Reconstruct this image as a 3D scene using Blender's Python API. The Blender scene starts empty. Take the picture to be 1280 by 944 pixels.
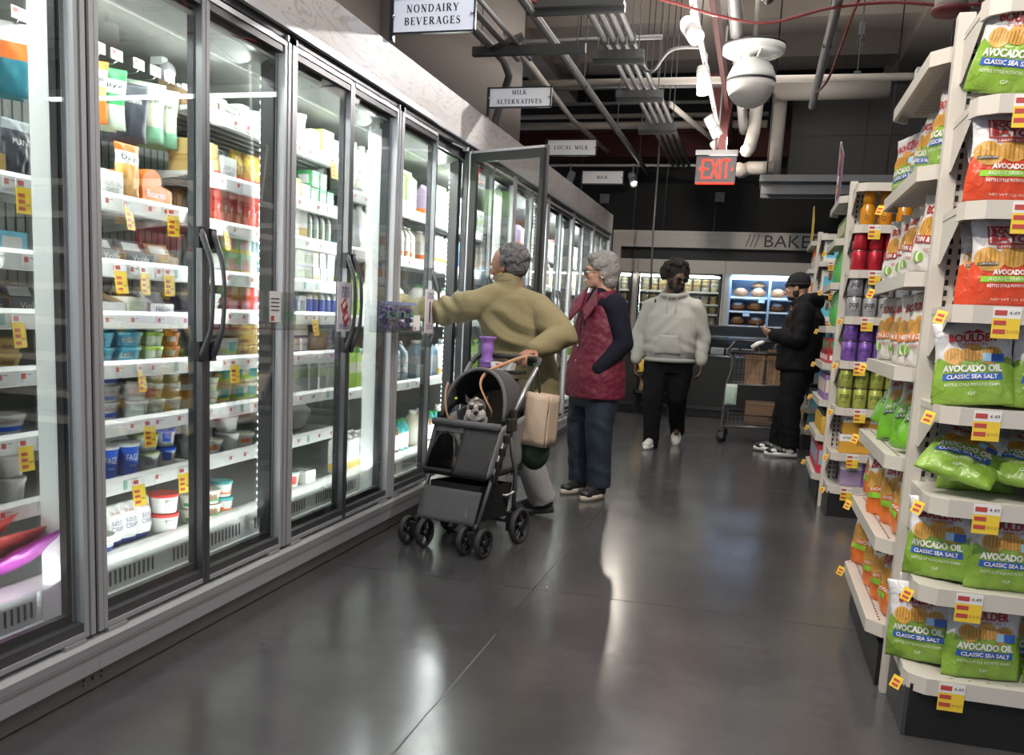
import bpy, bmesh, math, random
import numpy as np
from mathutils import Vector, Matrix
random.seed(7)
SC = bpy.context.scene
COL = SC.collection
PI = math.pi

# ------------------------------------------------------------------ camera
cd = bpy.data.cameras.new('camera'); cam = bpy.data.objects.new('camera', cd); COL.objects.link(cam)
F_PX, PX, PY = 1171.2, 596.86, 576.8
cd.sensor_width = 36.0; cd.lens = F_PX/1280*36.0
cd.shift_x = (640-PX)/1280; cd.shift_y = (PY-472)/1280
cd.clip_start = .05; cd.clip_end = 100
Rw = [(0.95784281, 0.08692752, -0.27382616), (0.28373947, -0.13679191, 0.94909425), (0.0450452, -0.98677838, -0.15568991)]
M4 = Matrix(((Rw[0][0], -Rw[0][1], -Rw[0][2], 0), (Rw[1][0], -Rw[1][1], -Rw[1][2], 0), (Rw[2][0], -Rw[2][1], -Rw[2][2], 1.2), (0, 0, 0, 1)))
cam.matrix_world = M4
SC.camera = cam
# ------------------------------------------------------------------ view, world
SC.view_settings.view_transform = 'Standard'; SC.view_settings.look = 'None'
SC.view_settings.gamma = 1.0; SC.view_settings.use_curve_mapping = False
SC.view_settings.exposure = 0.0
SC.cycles.transparent_max_bounces = 24
SC.cycles.max_bounces = 7; SC.cycles.diffuse_bounces = 3; SC.cycles.glossy_bounces = 3
SC.cycles.caustics_reflective = False; SC.cycles.caustics_refractive = False
SC.cycles.use_denoising = True
SC.cycles.sample_clamp_indirect = 4
w = bpy.data.worlds.new('world'); SC.world = w; w.use_nodes = True
w.node_tree.nodes['Background'].inputs[0].default_value = (.80, .86, 1.0, 1)
w.node_tree.nodes['Background'].inputs[1].default_value = 0.52
# ------------------------------------------------------------------ lights of the room and added fill
def aim(o, tgt):
    d = Vector(tgt)-o.location
    o.rotation_euler = d.to_track_quat('-Z', 'Y').to_euler()
def spot(loc, tgt, W, ang=70, col=(1, .93, .84), r=.04, blend=.6):
    l = bpy.data.lights.new('spot_lamp_light', 'SPOT'); l.energy = W; l.spot_size = math.radians(ang); l.spot_blend = blend
    l.color = col; l.shadow_soft_size = r
    o = bpy.data.objects.new('spot_lamp_light', l); o.location = loc; COL.objects.link(o); aim(o, tgt); return o
def area(loc, tgt, W, sx, sy, col=(1, 1, 1)):
    l = bpy.data.lights.new('area_lamp_and_fill', 'AREA'); l.energy = W; l.shape = 'RECTANGLE'; l.size = sx; l.size_y = sy; l.color = col
    o = bpy.data.objects.new('area_lamp_and_fill', l); o.location = loc; COL.objects.link(o); aim(o, tgt); return o
WARM = (1, .90, .78)
spot((-.2, .6, 3.3), (.9, 3.2, 1.2), 210, 60, WARM)          # over the camera, on to the near end of the crisps
spot((-1.2, 2.2, 3.5), (.6, 3.9, .9), 190, 60, WARM)
spot((-.6, 4.6, 3.4), (.7, 7.0, .9), 210, 60, WARM)
spot((-.62, 6.7, 3.3), (-.85, 9.2, 1.0), 300, 55, WARM)      # the bright one of the track
spot((-.66, 7.9, 3.3), (.5, 9.6, 1.0), 120, 60, WARM)
spot((.3, 3.4, 3.4), (-1.05, 5.9, 1.0), 330, 55, WARM)
spot((-.5, 7.2, 3.2), (-1.8, 4.0, 2.4), 210, 70, (1, .95, .92)); spot((-.5, 11.2, 3.2), (-1.8, 8.5, 2.4), 120, 70, WARM)       # back on to the pale board over the doors
spot((-.55, 10.2, 3.2), (-.6, 13, 1.9), 110, 80, WARM)
spot((-2.3, 13.0, 2.98), (-1.2, 12.2, .6), 50, 80, WARM)
spot((-1.7, 13.0, 2.93), (-.9, 11.0, .6), 60, 80, WARM)
area((-.4, 2.2, 4.1), (-.4, 2.4, 0), 100, 2.0, 4.0, (1, .96, .92))  # added broad overhead fill in place of single store lamps
area((-.4, 8.0, 4.1), (-.4, 8.1, 0), 80, 2.0, 5.0, (1, .96, .92))  # the same added fill over the far half of the aisle
area((-.6, 6.0, 2.9), (-.6, 6.0, 6), 150, .5, 10.0, (1, .92, .84))   # added upward fill that brightens the ceiling; no fitting hangs here
spot((-1.0, 2.9, 3.3), (-1.6, 4.5, 2.55), 45, 40, (.45, .65, 1.0))  # a cool lamp on the nearest hanging sign
BAY = 1.203
for k in range(0, 9):                                           # the cold light inside the cases: lamps on the posts, with added fill above and below
    y = 2.32+BAY*(k-1)
    a = area((-1.975, y+.034, 1.2), (-2.14, y+.62, 1.17), 10, .014, 1.85, (.93, 1.0, .98)); a.data.spread = math.radians(110)
    a = area((-1.975, y-.034, 1.2), (-2.14, y-.62, 1.17), 10, .014, 1.85, (.93, 1.0, .98)); a.data.spread = math.radians(110)
    area((-2.00, y+.60, 2.10), (-2.28, y+.60, 1.2), 12, 1.1, .05, (.93, 1.0, .98))  # added fill along the header, for the middle of the bay
    area((-1.96, y+.60, .34), (-2.3, y+.60, .75), 5, 1.1, .04, (.93, 1.0, .98))  # added fill from the deck front up on to the goods

# ------------------------------------------------------------------ materials
MATS = {}
def mat(name, col=(.5, .5, .5), rough=.5, metal=0, emit=0, spec=.5, noise=0, nscale=8, bump=0, bscale=60, coat=0):
    if name in MATS: return MATS[name]
    m = bpy.data.materials.new(name); m.use_nodes = True; nt = m.node_tree; b = nt.nodes['Principled BSDF']
    b.inputs['Base Color'].default_value = (*col, 1); b.inputs['Roughness'].default_value = rough
    b.inputs['Metallic'].default_value = metal; b.inputs['Specular IOR Level'].default_value = spec
    if coat: b.inputs['Coat Weight'].default_value = coat; b.inputs['Coat Roughness'].default_value = .08
    if emit:
        b.inputs['Emission Color'].default_value = (*col, 1); b.inputs['Emission Strength'].default_value = emit
    if noise or bump:
        tc = nt.nodes.new('ShaderNodeTexCoord')
    if noise:
        n = nt.nodes.new('ShaderNodeTexNoise'); n.inputs['Scale'].default_value = nscale; n.inputs['Detail'].default_value = 5
        mx = nt.nodes.new('ShaderNodeMix'); mx.data_type = 'RGBA'
        mx.inputs[6].default_value = (*[c*(1-noise) for c in col], 1); mx.inputs[7].default_value = (*[min(1, c*(1+noise)) for c in col], 1)
        nt.links.new(tc.outputs['Object'], n.inputs['Vector']); nt.links.new(n.outputs['Fac'], mx.inputs[0]); nt.links.new(mx.outputs[2], b.inputs['Base Color'])
    if bump:
        n2 = nt.nodes.new('ShaderNodeTexNoise'); n2.inputs['Scale'].default_value = bscale; n2.inputs['Detail'].default_value = 3
        bp = nt.nodes.new('ShaderNodeBump'); bp.inputs['Strength'].default_value = bump; bp.inputs['Distance'].default_value = .02
        nt.links.new(tc.outputs['Object'], n2.inputs['Vector']); nt.links.new(n2.outputs['Fac'], bp.inputs['Height']); nt.links.new(bp.outputs[0], b.inputs['Normal'])
    MATS[name] = m; return m
def glassmat(name, tint=(.97, .985, .98), k=.42, rough=.01, add=.03):
    m = bpy.data.materials.new(name); m.use_nodes = True; nt = m.node_tree; nt.nodes.clear()
    out = nt.nodes.new('ShaderNodeOutputMaterial'); tr = nt.nodes.new('ShaderNodeBsdfTransparent'); gl = nt.nodes.new('ShaderNodeBsdfGlossy')
    tr.inputs[0].default_value = (*tint, 1); gl.inputs['Roughness'].default_value = rough
    lw = nt.nodes.new('ShaderNodeLayerWeight'); lw.inputs[0].default_value = .35
    mm = nt.nodes.new('ShaderNodeMath'); mm.operation = 'MULTIPLY_ADD'; mm.inputs[1].default_value = k; mm.inputs[2].default_value = add
    mx = nt.nodes.new('ShaderNodeMixShader')
    nt.links.new(lw.outputs['Fresnel'], mm.inputs[0]); nt.links.new(mm.outputs[0], mx.inputs[0]); nt.links.new(tr.outputs[0], mx.inputs[1]); nt.links.new(gl.outputs[0], mx.inputs[2]); nt.links.new(mx.outputs[0], out.inputs[0])
    MATS[name] = m; return m
GLASS = glassmat('door_glass'); PLASTIC = glassmat('clear_plastic', (.94, .96, .96), .22, .05, .03)
MESHM = glassmat('dark_mesh_fabric', (.22, .22, .22), .1, .6, .0)
ALU = mat('brushed_aluminium', (.60, .60, .62), .38, .35, bump=.02, bscale=200)
ALUD = mat('dark_aluminium', (.20, .20, .21), .4, .8)
BLK = mat('black_gasket', (.022, .022, .024), .45)
BLKP = mat('black_plastic', (.016, .016, .017), .4)
WHT = mat('white_enamel', (.72, .74, .72), .4)
WHT2 = mat('white_shelf_strip', (.80, .80, .77), .4)
INNER = mat('case_lining', (.44, .45, .42), .5, noise=.08, nscale=5)
INNERD = mat('case_back_lining', (.30, .32, .30), .55, noise=.12, nscale=9)
SHELF = mat('ribbed_shelf_metal', (.62, .64, .61), .35, .2)
LEDW = mat('led_strip_light', (.92, 1, 1), .5, emit=9)
KICKU = mat('kick_upper_grey', (.27, .265, .25), .5, noise=.06)
KICKM = mat('kick_pale_band', (.42, .42, .44), .5)
KICKL = mat('kick_lower_taupe', (.235, .215, .19), .55, noise=.08)
CREAM = mat('gondola_cream_metal', (.60, .57, .52), .45)
CREAM2 = mat('gondola_back_panel', (.42, .40, .37), .5)
DARKBASE = mat('gondola_black_base', (.012, .012, .013), .4)
RED = mat('print_red', (.45, .02, .02), .45); TAGR = mat('tag_red', (.50, .07, .06), .5); TAGY = mat('tag_yellow', (.85, .60, .05), .5); TAGW = mat('tag_white', (.82, .82, .80), .5)
TAGG = mat('tag_green', (.20, .42, .34), .5)
INK = mat('black_ink', (.02, .02, .02), .5); WHI = mat('white_print', (.85, .85, .83), .45); BLUEP = mat('blue_print', (.03, .12, .50), .45)
NAVY = mat('navy_print', (.02, .03, .15), .45)
CHROME = mat('chrome', (.7, .7, .7), .15, 1)

def wood_mat():
    m = bpy.data.materials.new('pale_limewashed_board'); m.use_nodes = True; nt = m.node_tree; b = nt.nodes['Principled BSDF']
    tc = nt.nodes.new('ShaderNodeTexCoord'); mp = nt.nodes.new('ShaderNodeMapping'); mp.inputs['Scale'].default_value = (1, 1.1, 5)
    n = nt.nodes.new('ShaderNodeTexNoise'); n.inputs['Scale'].default_value = 2.2; n.inputs['Detail'].default_value = 3; n.inputs['Distortion'].default_value = .8
    wv = nt.nodes.new('ShaderNodeMath'); wv.operation = 'MULTIPLY'; wv.inputs[1].default_value = 16
    fr = nt.nodes.new('ShaderNodeMath'); fr.operation = 'PINGPONG'; fr.inputs[1].default_value = 1
    cr = nt.nodes.new('ShaderNodeValToRGB'); cr.color_ramp.elements[0].position = 0; cr.color_ramp.elements[0].color = (.42, .39, .375, 1)
    cr.color_ramp.elements[1].position = .35; cr.color_ramp.elements[1].color = (.60, .565, .55, 1)
    L = nt.links.new
    L(tc.outputs['Object'], mp.inputs[0]); L(mp.outputs[0], n.inputs['Vector']); L(n.outputs['Fac'], wv.inputs[0]); L(wv.outputs[0], fr.inputs[0]); L(fr.outputs[0], cr.inputs[0]); L(cr.outputs[0], b.inputs['Base Color'])
    b.inputs['Roughness'].default_value = .5; return m
WOOD = wood_mat()
def floor_mat():
    m = bpy.data.materials.new('polished_dark_concrete'); m.use_nodes = True; nt = m.node_tree; b = nt.nodes['Principled BSDF']; L = nt.links.new
    tc = nt.nodes.new('ShaderNodeTexCoord')
    n = nt.nodes.new('ShaderNodeTexNoise'); n.inputs['Scale'].default_value = 1.3; n.inputs['Detail'].default_value = 8; n.inputs['Roughness'].default_value = .65
    cr = nt.nodes.new('ShaderNodeValToRGB'); cr.color_ramp.elements[0].position = .3; cr.color_ramp.elements[0].color = (.050, .049, .051, 1)
    cr.color_ramp.elements[1].position = .72; cr.color_ramp.elements[1].color = (.098, .095, .098, 1)
    n2 = nt.nodes.new('ShaderNodeTexNoise'); n2.inputs['Scale'].default_value = 5; n2.inputs['Detail'].default_value = 6
    mr = nt.nodes.new('ShaderNodeMapRange'); mr.inputs[3].default_value = .12; mr.inputs[4].default_value = .27
    n3 = nt.nodes.new('ShaderNodeTexNoise'); n3.inputs['Scale'].default_value = 240; n3.inputs['Detail'].default_value = 2
    bp = nt.nodes.new('ShaderNodeBump'); bp.inputs['Strength'].default_value = .04; bp.inputs['Distance'].default_value = .004
    for q in (n, n2, n3): L(tc.outputs['Object'], q.inputs['Vector'])
    L(n.outputs['Fac'], cr.inputs[0]); L(cr.outputs[0], b.inputs['Base Color']); L(n2.outputs['Fac'], mr.inputs[0]); L(mr.outputs[0], b.inputs['Roughness'])
    L(n3.outputs['Fac'], bp.inputs['Height']); L(bp.outputs[0], b.inputs['Normal'])
    b.inputs['Specular IOR Level'].default_value = .6
    return m
FLOOR = floor_mat()
CONC = mat('board_marked_concrete', (.62, .56, .50), .8, noise=.22, nscale=1.6, bump=.15, bscale=9)
CONCW = mat('smooth_concrete_wall', (.30, .27, .25), .8, noise=.12, nscale=1.1)
BLACKW = mat('black_wall_paint', (.016, .017, .018), .6)
DGREY = mat('dark_grey_panel', (.050, .050, .047), .6, noise=.06, nscale=3)
PIPEG = mat('grey_conduit', (.16, .16, .16), .4, .4); PIPEW = mat('white_painted_pipe', (.42, .39, .35), .45); REDP = mat('red_oxide_paint', (.060, .006, .005), .7)
UNI = mat('dark_unistrut', (.055, .058, .06), .5, .3)
CABR = mat('red_cable', (.13, .008, .008), .6)

# ------------------------------------------------------------------ mesh builder
class MB:
    def __init__(s): s.v = []; s.f = []; s.m = []; s.mats = []; s.sm = []
    def mi(s, m):
        if m not in s.mats: s.mats.append(m)
        return s.mats.index(m)
    def add(s, vs, fs, m, smooth=False, M=None):
        o = len(s.v); k = s.mi(m)
        for p in vs:
            s.v.append(tuple(M @ Vector(p)) if M is not None else tuple(p))
        for f in fs: s.f.append([i+o for i in f]); s.m.append(k); s.sm.append(smooth)
        return s
    def box(s, a, b, m, M=None, bev=0):
        x0, y0, z0 = [min(a[i], b[i]) for i in range(3)]; x1, y1, z1 = [max(a[i], b[i]) for i in range(3)]
        if bev:
            bm = bmesh.new(); bmesh.ops.create_cube(bm, size=1)
            for v in bm.verts: v.co = Vector(((x0+x1)/2+v.co.x*(x1-x0), (y0+y1)/2+v.co.y*(y1-y0), (z0+z1)/2+v.co.z*(z1-z0)))
            bmesh.ops.bevel(bm, geom=bm.edges[:], offset=bev, segments=2, affect='EDGES', profile=.6)
            bm.verts.index_update()
            s.add([v.co[:] for v in bm.verts], [[v.index for v in f.verts] for f in bm.faces], m, False, M); bm.free(); return s
        return s.add([(x0, y0, z0), (x1, y0, z0), (x1, y1, z0), (x0, y1, z0), (x0, y0, z1), (x1, y0, z1), (x1, y1, z1), (x0, y1, z1)],
                     [(0, 3, 2, 1), (4, 5, 6, 7), (0, 1, 5, 4), (1, 2, 6, 5), (2, 3, 7, 6), (3, 0, 4, 7)], m, False, M)
    def tube(s, pts, r, m, n=8, closed=False, cap=True, M=None, flat=None):
        pts = [Vector(p) for p in pts]; N = len(pts); rs = r if isinstance(r, (list, tuple)) else [r]*N
        vs = []; fs = []; up = None
        for i, p in enumerate(pts):
            a = pts[(i-1) % N] if (closed or i > 0) else p; b = pts[(i+1) % N] if (closed or i < N-1) else p
            t = (b-a)
            if t.length < 1e-9: t = Vector((0, 0, 1))
            t.normalize()
            if up is None:
                up = Vector((0, 0, 1)) if abs(t.z) < .9 else Vector((1, 0, 0))
            u = (up - t*up.dot(t))
            if u.length < 1e-6: u = t.orthogonal()
            u.normalize(); up = u; v = t.cross(u)
            for k in range(n):
                an = 2*PI*k/n+PI/n; fx = 1 if flat is None else flat
                vs.append(p+u*math.cos(an)*rs[i]+v*math.sin(an)*rs[i]*fx)
        for i in range(N if closed else N-1):
            j = (i+1) % N
            for k in range(n): k2 = (k+1) % n; fs.append((i*n+k, i*n+k2, j*n+k2, j*n+k))
        if cap and not closed: fs.append(tuple(range(n-1, -1, -1))); fs.append(tuple((N-1)*n+k for k in range(n)))
        return s.add(vs, fs, m, n > 5, M)
    def lathe(s, prof, m, n=20, c=(0, 0, 0), sx=1, sy=1, M=None, sq=0, ring=False):
        vs = []; fs = []
        for (r, z) in prof:
            for k in range(n):
                a = 2*PI*k/n; ca, sa = math.cos(a), math.sin(a)
                if sq:
                    q = (abs(ca)**sq+abs(sa)**sq)**(-1/sq)
                    ca *= q; sa *= q
                vs.append((c[0]+r*ca*sx, c[1]+r*sa*sy, c[2]+z))
        for i in range(len(prof)-1):
            for k in range(n): k2 = (k+1) % n; fs.append((i*n+k, i*n+k2, (i+1)*n+k2, (i+1)*n+k))
        if ring:
            q = (len(prof)-1)*n
            for k in range(n): k2 = (k+1) % n; fs.append((q+k, q+k2, k2, k))
        else: fs.append(tuple(range(n-1, -1, -1))); fs.append(tuple((len(prof)-1)*n+k for k in range(n)))
        return s.add(vs, fs, m, True, M)
    def prism(s, poly, ax, a, b, m, M=None):   # polygon in the two other axes, extruded along ax
        n = len(poly)
        def P(p, t):
            if ax == 0: return (t, p[0], p[1])
            if ax == 1: return (p[0], t, p[1])
            return (p[0], p[1], t)
        vs = [P(p, a) for p in poly]+[P(p, b) for p in poly]
        fs = [tuple(range(n)), tuple(range(2*n-1, n-1, -1))]+[(i, (i+1) % n+0, (i+1) % n+n, i+n) for i in range(n)]
        return s.add(vs, fs, m, False, M)
    def ball(s, c, r, m, n=12, k=8, M=None):
        rr = r if isinstance(r, (list, tuple)) else (r, r, r)
        vs = []; fs = []
        for i in range(k+1):
            t = PI*i/k
            for j in range(n): a = 2*PI*j/n; vs.append((c[0]+rr[0]*math.sin(t)*math.cos(a), c[1]+rr[1]*math.sin(t)*math.sin(a), c[2]+rr[2]*math.cos(t)))
        for i in range(k):
            for j in range(n): j2 = (j+1) % n; fs.append((i*n+j, (i+1)*n+j, (i+1)*n+j2, i*n+j2))
        return s.add(vs, fs, m, True, M)
    def mesh(s, name):
        me = bpy.data.meshes.new(name); me.from_pydata(s.v, [], s.f)
        for m in s.mats: me.materials.append(m)
        me.polygons.foreach_set('material_index', s.m); me.polygons.foreach_set('use_smooth', s.sm)
        me.update(); return me
    def build(s, name, parent=None, recalc=True):
        me = s.mesh(name)
        if recalc:
            bm = bmesh.new(); bm.from_mesh(me); bmesh.ops.recalc_face_normals(bm, faces=bm.faces[:]); bm.to_mesh(me); bm.free()
        o = bpy.data.objects.new(name, me); COL.objects.link(o)
        if parent is not None: o.parent = parent
        return o
def tag(o, label, cat, group=None, kind=None):
    if label: o['label'] = label
    if cat: o['category'] = cat
    if group: o['group'] = group
    if kind: o['kind'] = kind
    return o
def empty(name, loc=(0, 0, 0), rz=0, label=None, cat=None, group=None):
    o = bpy.data.objects.new(name, None); o.location = loc; o.rotation_euler = (0, 0, rz); COL.objects.link(o); o.empty_display_size = .1
    return tag(o, label, cat, group)
def struct(o): o['kind'] = 'structure'; return o
def dup(root, loc=None, rz=None, label=None, group=None, rot=None, scale=None, mats=None):
    kids = [c for c in root.children]
    r = root.copy(); COL.objects.link(r)
    if loc is not None: r.location = loc
    if rz is not None: r.rotation_euler = (0, 0, rz)
    if rot is not None: r.rotation_euler = rot
    if scale is not None: r.scale = scale
    if label: r['label'] = label
    if group: r['group'] = group
    for ch in kids:
        c = ch.copy(); COL.objects.link(c); c.parent = r
        for g in list(ch.children):
            d = g.copy(); COL.objects.link(d); d.parent = c
    return r
# ------------------------------------------------------------------ lettering
_TC = {}
def text_geo(txt, spacing=1.0):
    key = (txt, spacing)
    if key in _TC: return _TC[key]
    cu = bpy.data.curves.new('lettering', 'FONT'); cu.body = txt; cu.size = 1; cu.align_x = 'CENTER'; cu.align_y = 'CENTER'; cu.resolution_u = 2; cu.space_character = spacing
    o = bpy.data.objects.new('lettering', cu); COL.objects.link(o)
    dg = bpy.context.evaluated_depsgraph_get(); me = o.evaluated_get(dg).to_mesh()
    vs = [tuple(v.co[:2]) for v in me.vertices]; fs = [tuple(p.vertices) for p in me.polygons]
    o.evaluated_get(dg).to_mesh_clear(); bpy.data.objects.remove(o); bpy.data.curves.remove(cu)
    if vs:
        xs = [v[0] for v in vs]; ys = [v[1] for v in vs]
        cx, cy = (min(xs)+max(xs))/2, (min(ys)+max(ys))/2
        bw, bh = max(xs)-min(xs), max(ys)-min(ys)
        vs = [((x-cx)/bw, (y-cy)/bh) for x, y in vs]
    _TC[key] = (vs, fs); return vs, fs
def put_text(mb, txt, fn, cu, cv, w, h, m, bold=0, spacing=1.0):
    """write txt centred at (cu,cv) of the surface fn(u,v)->xyz, w wide and h high"""
    vs, fs = text_geo(txt, spacing)
    offs = [(0, 0)] if not bold else [(-bold, 0), (bold, 0), (0, bold), (0, -bold)]
    for dx, dy in offs:
        mb.add([fn(cu+x*w+dx, cv+y*h+dy) for x, y in vs], fs, m)
# ------------------------------------------------------------------ organic bodies: overlapping solids fused into one skin
def fuse(mb, name, voxel=.012, smooth=6, parent=None, wr=None, m=None, subdiv=0):
    me = mb.mesh(name+'_raw'); o = bpy.data.objects.new(name, me); COL.objects.link(o)
    r = o.modifiers.new('r', 'REMESH'); r.mode = 'VOXEL'; r.voxel_size = voxel; r.use_smooth_shade = True
    if smooth:
        s_ = o.modifiers.new('s', 'SMOOTH'); s_.iterations = smooth; s_.factor = .5
    dg = bpy.context.evaluated_depsgraph_get(); nm = bpy.data.meshes.new_from_object(o.evaluated_get(dg)); nm.name = name
    bpy.data.objects.remove(o); bpy.data.meshes.remove(me)
    n = len(nm.vertices); co = np.empty(n*3); nm.vertices.foreach_get('co', co); co = co.reshape(-1, 3)
    if wr is not None:
        no = np.empty(n*3); nm.vertices.foreach_get('normal', no); no = no.reshape(-1, 3)
        co = co+no*wr(co)[:, None]; nm.vertices.foreach_set('co', co.ravel())
    nm.materials.clear(); nm.materials.append(m)
    nm.polygons.foreach_set('material_index', [0]*len(nm.polygons)); nm.polygons.foreach_set('use_smooth', [True]*len(nm.polygons)); nm.update()
    ob = bpy.data.objects.new(name, nm); COL.objects.link(ob)
    if parent is not None: ob.parent = parent
    return ob
def limb(mb, pts, rs, m=None, n=14, sub=3):
    """tapered limb through joints, round at both ends"""
    m = m or BLK
    P = [Vector(p) for p in pts]; pp = []; rr = []
    for i in range(len(P)-1):
        for k in range(sub): t = k/sub; pp.append(P[i].lerp(P[i+1], t)); rr.append(rs[i]*(1-t)+rs[i+1]*t)
    pp.append(P[-1]); rr.append(rs[-1])
    mb.tube(pp, rr, m, n=n)
    for p, r in zip(P, rs): mb.ball(p, r*.99, m, n=n, k=8)
def loft(mb, rings, m=None, n=24):
    """rings: (centre, (half width vec), (half depth vec))"""
    m = m or BLK; vs = []; fs = []
    for c, a, b in rings:
        c, a, b = Vector(c), Vector(a), Vector(b)
        for k in range(n):
            t = 2*PI*k/n; ct, st = math.cos(t), math.sin(t); q = (abs(ct)**2.4+abs(st)**2.4)**(-1/2.4)
            vs.append(c+a*ct*q+b*st*q)
    for i in range(len(rings)-1):
        for k in range(n): k2 = (k+1) % n; fs.append((i*n+k, i*n+k2, (i+1)*n+k2, (i+1)*n+k))
    fs.append(tuple(range(n-1, -1, -1))); fs.append(tuple((len(rings)-1)*n+k for k in range(n)))
    mb.add(vs, fs, m, True)
def catmull(pts, n=6):
    P = [Vector(p) for p in pts]; out = []
    for i in range(len(P)-1):
        a = P[max(i-1, 0)]; b = P[i]; c = P[i+1]; d = P[min(i+2, len(P)-1)]
        for k in range(n):
            t = k/n; out.append(.5*((2*b)+(c-a)*t+(2*a-5*b+4*c-d)*t*t+(3*b-a-3*c+d)*t**3))
    out.append(P[-1]); return out
ORD = ['first', 'second', 'third', 'fourth', 'fifth', 'sixth', 'seventh', 'eighth', 'ninth', 'tenth', 'eleventh', 'twelfth', 'thirteenth', 'fourteenth', 'fifteenth', 'sixteenth', 'seventeenth', 'eighteenth', 'nineteenth', 'twentieth']
# ================================================================== THE SETTING
def slab(name, a, b, m): return struct(MB().box(a, b, m).build(name))
slab('floor', (-4.6, -1.5, -.2), (7.5, 15.2, 0), FLOOR)
jm = MB(); JM = mat('floor_joint', (.018, .018, .018), .5); JL = mat('floor_joint_edge', (.22, .21, .2), .4)
jm.box((-.856, -1.5, .0002), (-.852, 13, .0006), JM); jm.box((-.852, 2.6, .0002), (-.8495, 3.3, .0007), JL)
for y in (3.95, 7.2, 10.4): jm.box((-1.8, y, .0002), (5, y+.004, .0006), JM)
struct(jm.build('trim_1'))
# ceiling: slab with deep ribs both ways
cm = MB(); cm.box((-8, -1.5, 4.9), (7.5, 15.2, 5.05), CONC)
for y in (1.0, 3.4, 5.2, 6.8, 8.4, 10.0, 11.6, 13.2): cm.box((-8, y, 4.62), (7.5, y+.55, 4.9), CONC)
for x in (-3.4, -.95, 1.4, 3.8): cm.box((x, -1.5, 4.50), (x+.42, 15.2, 4.9), CONC)
struct(cm.build('ceiling'))
slab('wall_back', (-8, 15.0, 0), (7.5, 15.2, 4.9), BLACKW)
slab('wall_left', (-3.5, -1.5, 0), (-3.3, 11.9, 4.9), CONCW)
slab('wall_right', (7.3, -1.5, 0), (7.5, 15.2, 4.9), mat('far_side_wall', (.22, .21, .2), .7))
slab('wall_left_far', (-8, 11.7, 0), (-3.3, 11.9, 4.9), CONCW)
# a round concrete column rises behind the cold cases
c = MB(); c.lathe([(.80, 2.46), (.80, 4.9)], CONCW, n=48, c=(-3.05, 8.6, 0)); o = c.build('wall_column'); struct(o)
# red steel beam and grey upper wall band
b = MB(); b.box((-7.9, 13.55, 3.46), (7.3, 13.75, 3.80), REDP); b.box((-7.9, 13.5, 3.76), (7.3, 13.8, 3.80), REDP); b.box((-7.9, 13.5, 3.44), (7.3, 13.8, 3.47), REDP); tag(b.build('steel_beam'), 'dark red steel beam crossing the room high above the bakery counter', 'beam')
# dark grey boarded enclosure high at the back
g = MB(); g.box((.18, 12.0, 2.96), (3.4, 12.6, 3.98), DGREY)
for x in (1.0, 1.95, 2.8): g.box((x, 11.994, 2.96), (x+.006, 12.0, 3.98), BLKP)
g.box((.18, 11.99, 3.42), (3.4, 12.0, 3.425), BLKP)
tag(g.build('duct_enclosure'), 'large dark grey boarded enclosure hanging from the ceiling behind the exit sign', 'enclosure')
l = MB()
for y in (11.2, 11.55): l.box((-.10, y, 2.66), (1.3, y+.05, 2.76), PIPEG)
for x in (.02, .22, .42, .62, .82, 1.02): l.box((x, 11.25, 2.70), (x+.07, 11.55, 2.73), PIPEG)
l.box((-.12, 11.1, 2.78), (1.3, 11.7, 2.85), PIPEG)
for x in (-.05, 1.2): l.tube([(x, 11.4, 2.8), (x, 11.4, 4.9)], .008, UNI, n=6)
tag(l.build('cable_ladder'), 'grey metal ladder tray hung below the dark grey enclosure', 'cable tray')

# ------------------------------------------------------------------ ceiling services
def pipe(name, pts, r, m, label, cat='pipe', group=None, hang=None, sm=0):
    b = MB(); P = catmull(pts, sm) if sm else pts; b.tube(P, r, m, n=10)
    o = b.build(name)
    if hang:
        for x, y, z in hang: h = MB(); h.tube([(x, y, z), (x, y, 4.9)], .005, UNI, n=5); h.box((x-.03, y-.015, z-.03), (x+.03, y+.015, z+.04), UNI); h.build('hanger', o)
    return tag(o, label, cat, group)
pipe('conduit', [(-1.62, 1, 3.2), (-1.62, 13.4, 3.2)], .032, PIPEG, 'single thick grey conduit running the length of the aisle', 'conduit', hang=[(-1.62, y, 3.2) for y in (4, 6.4, 8.4, 10.4, 12.4)])
for i, dx in enumerate((-.11, -.04, .03, .10)):
    pipe('conduit', [(-1.30+dx*1.2+1.2, 4.6, 3.42), (-1.20+dx, 6.6, 3.3), (-1.20+dx, 8.9, 3.3), (-1.16+dx, 9.3, 3.28), (-1.16+dx, 13.4, 3.28)], .022, PIPEG, f'thin grey conduit, {ORD[i]} of four bending together over the aisle', 'conduit', 'bundle of four thin conduits', hang=[(-1.2+dx, 7.5, 3.3), (-1.2+dx, 10.5, 3.3)])
for i, (y, x0, x1) in enumerate(((6.35, -1.62, -1.0), (7.6, -1.42, -1.02), (8.9, -1.42, -1.0), (10.4, -1.4, -1.0))):
    u = MB(); u.box((x0, y, 3.20), (x1, y+.05, 3.26), UNI); u.box((x0, y+.06, 3.17), (x1, y+.1, 3.23), UNI)
    for x in (x0+.04, x1-.04): u.tube([(x, y+.02, 3.2), (x, y+.02, 4.9)], .005, UNI, n=5)
    tag(u.build('strut_rail'), f'dark slotted strut rail under the thin conduits, {ORD[i]} along the aisle', 'bracket', 'strut rails')
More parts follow.
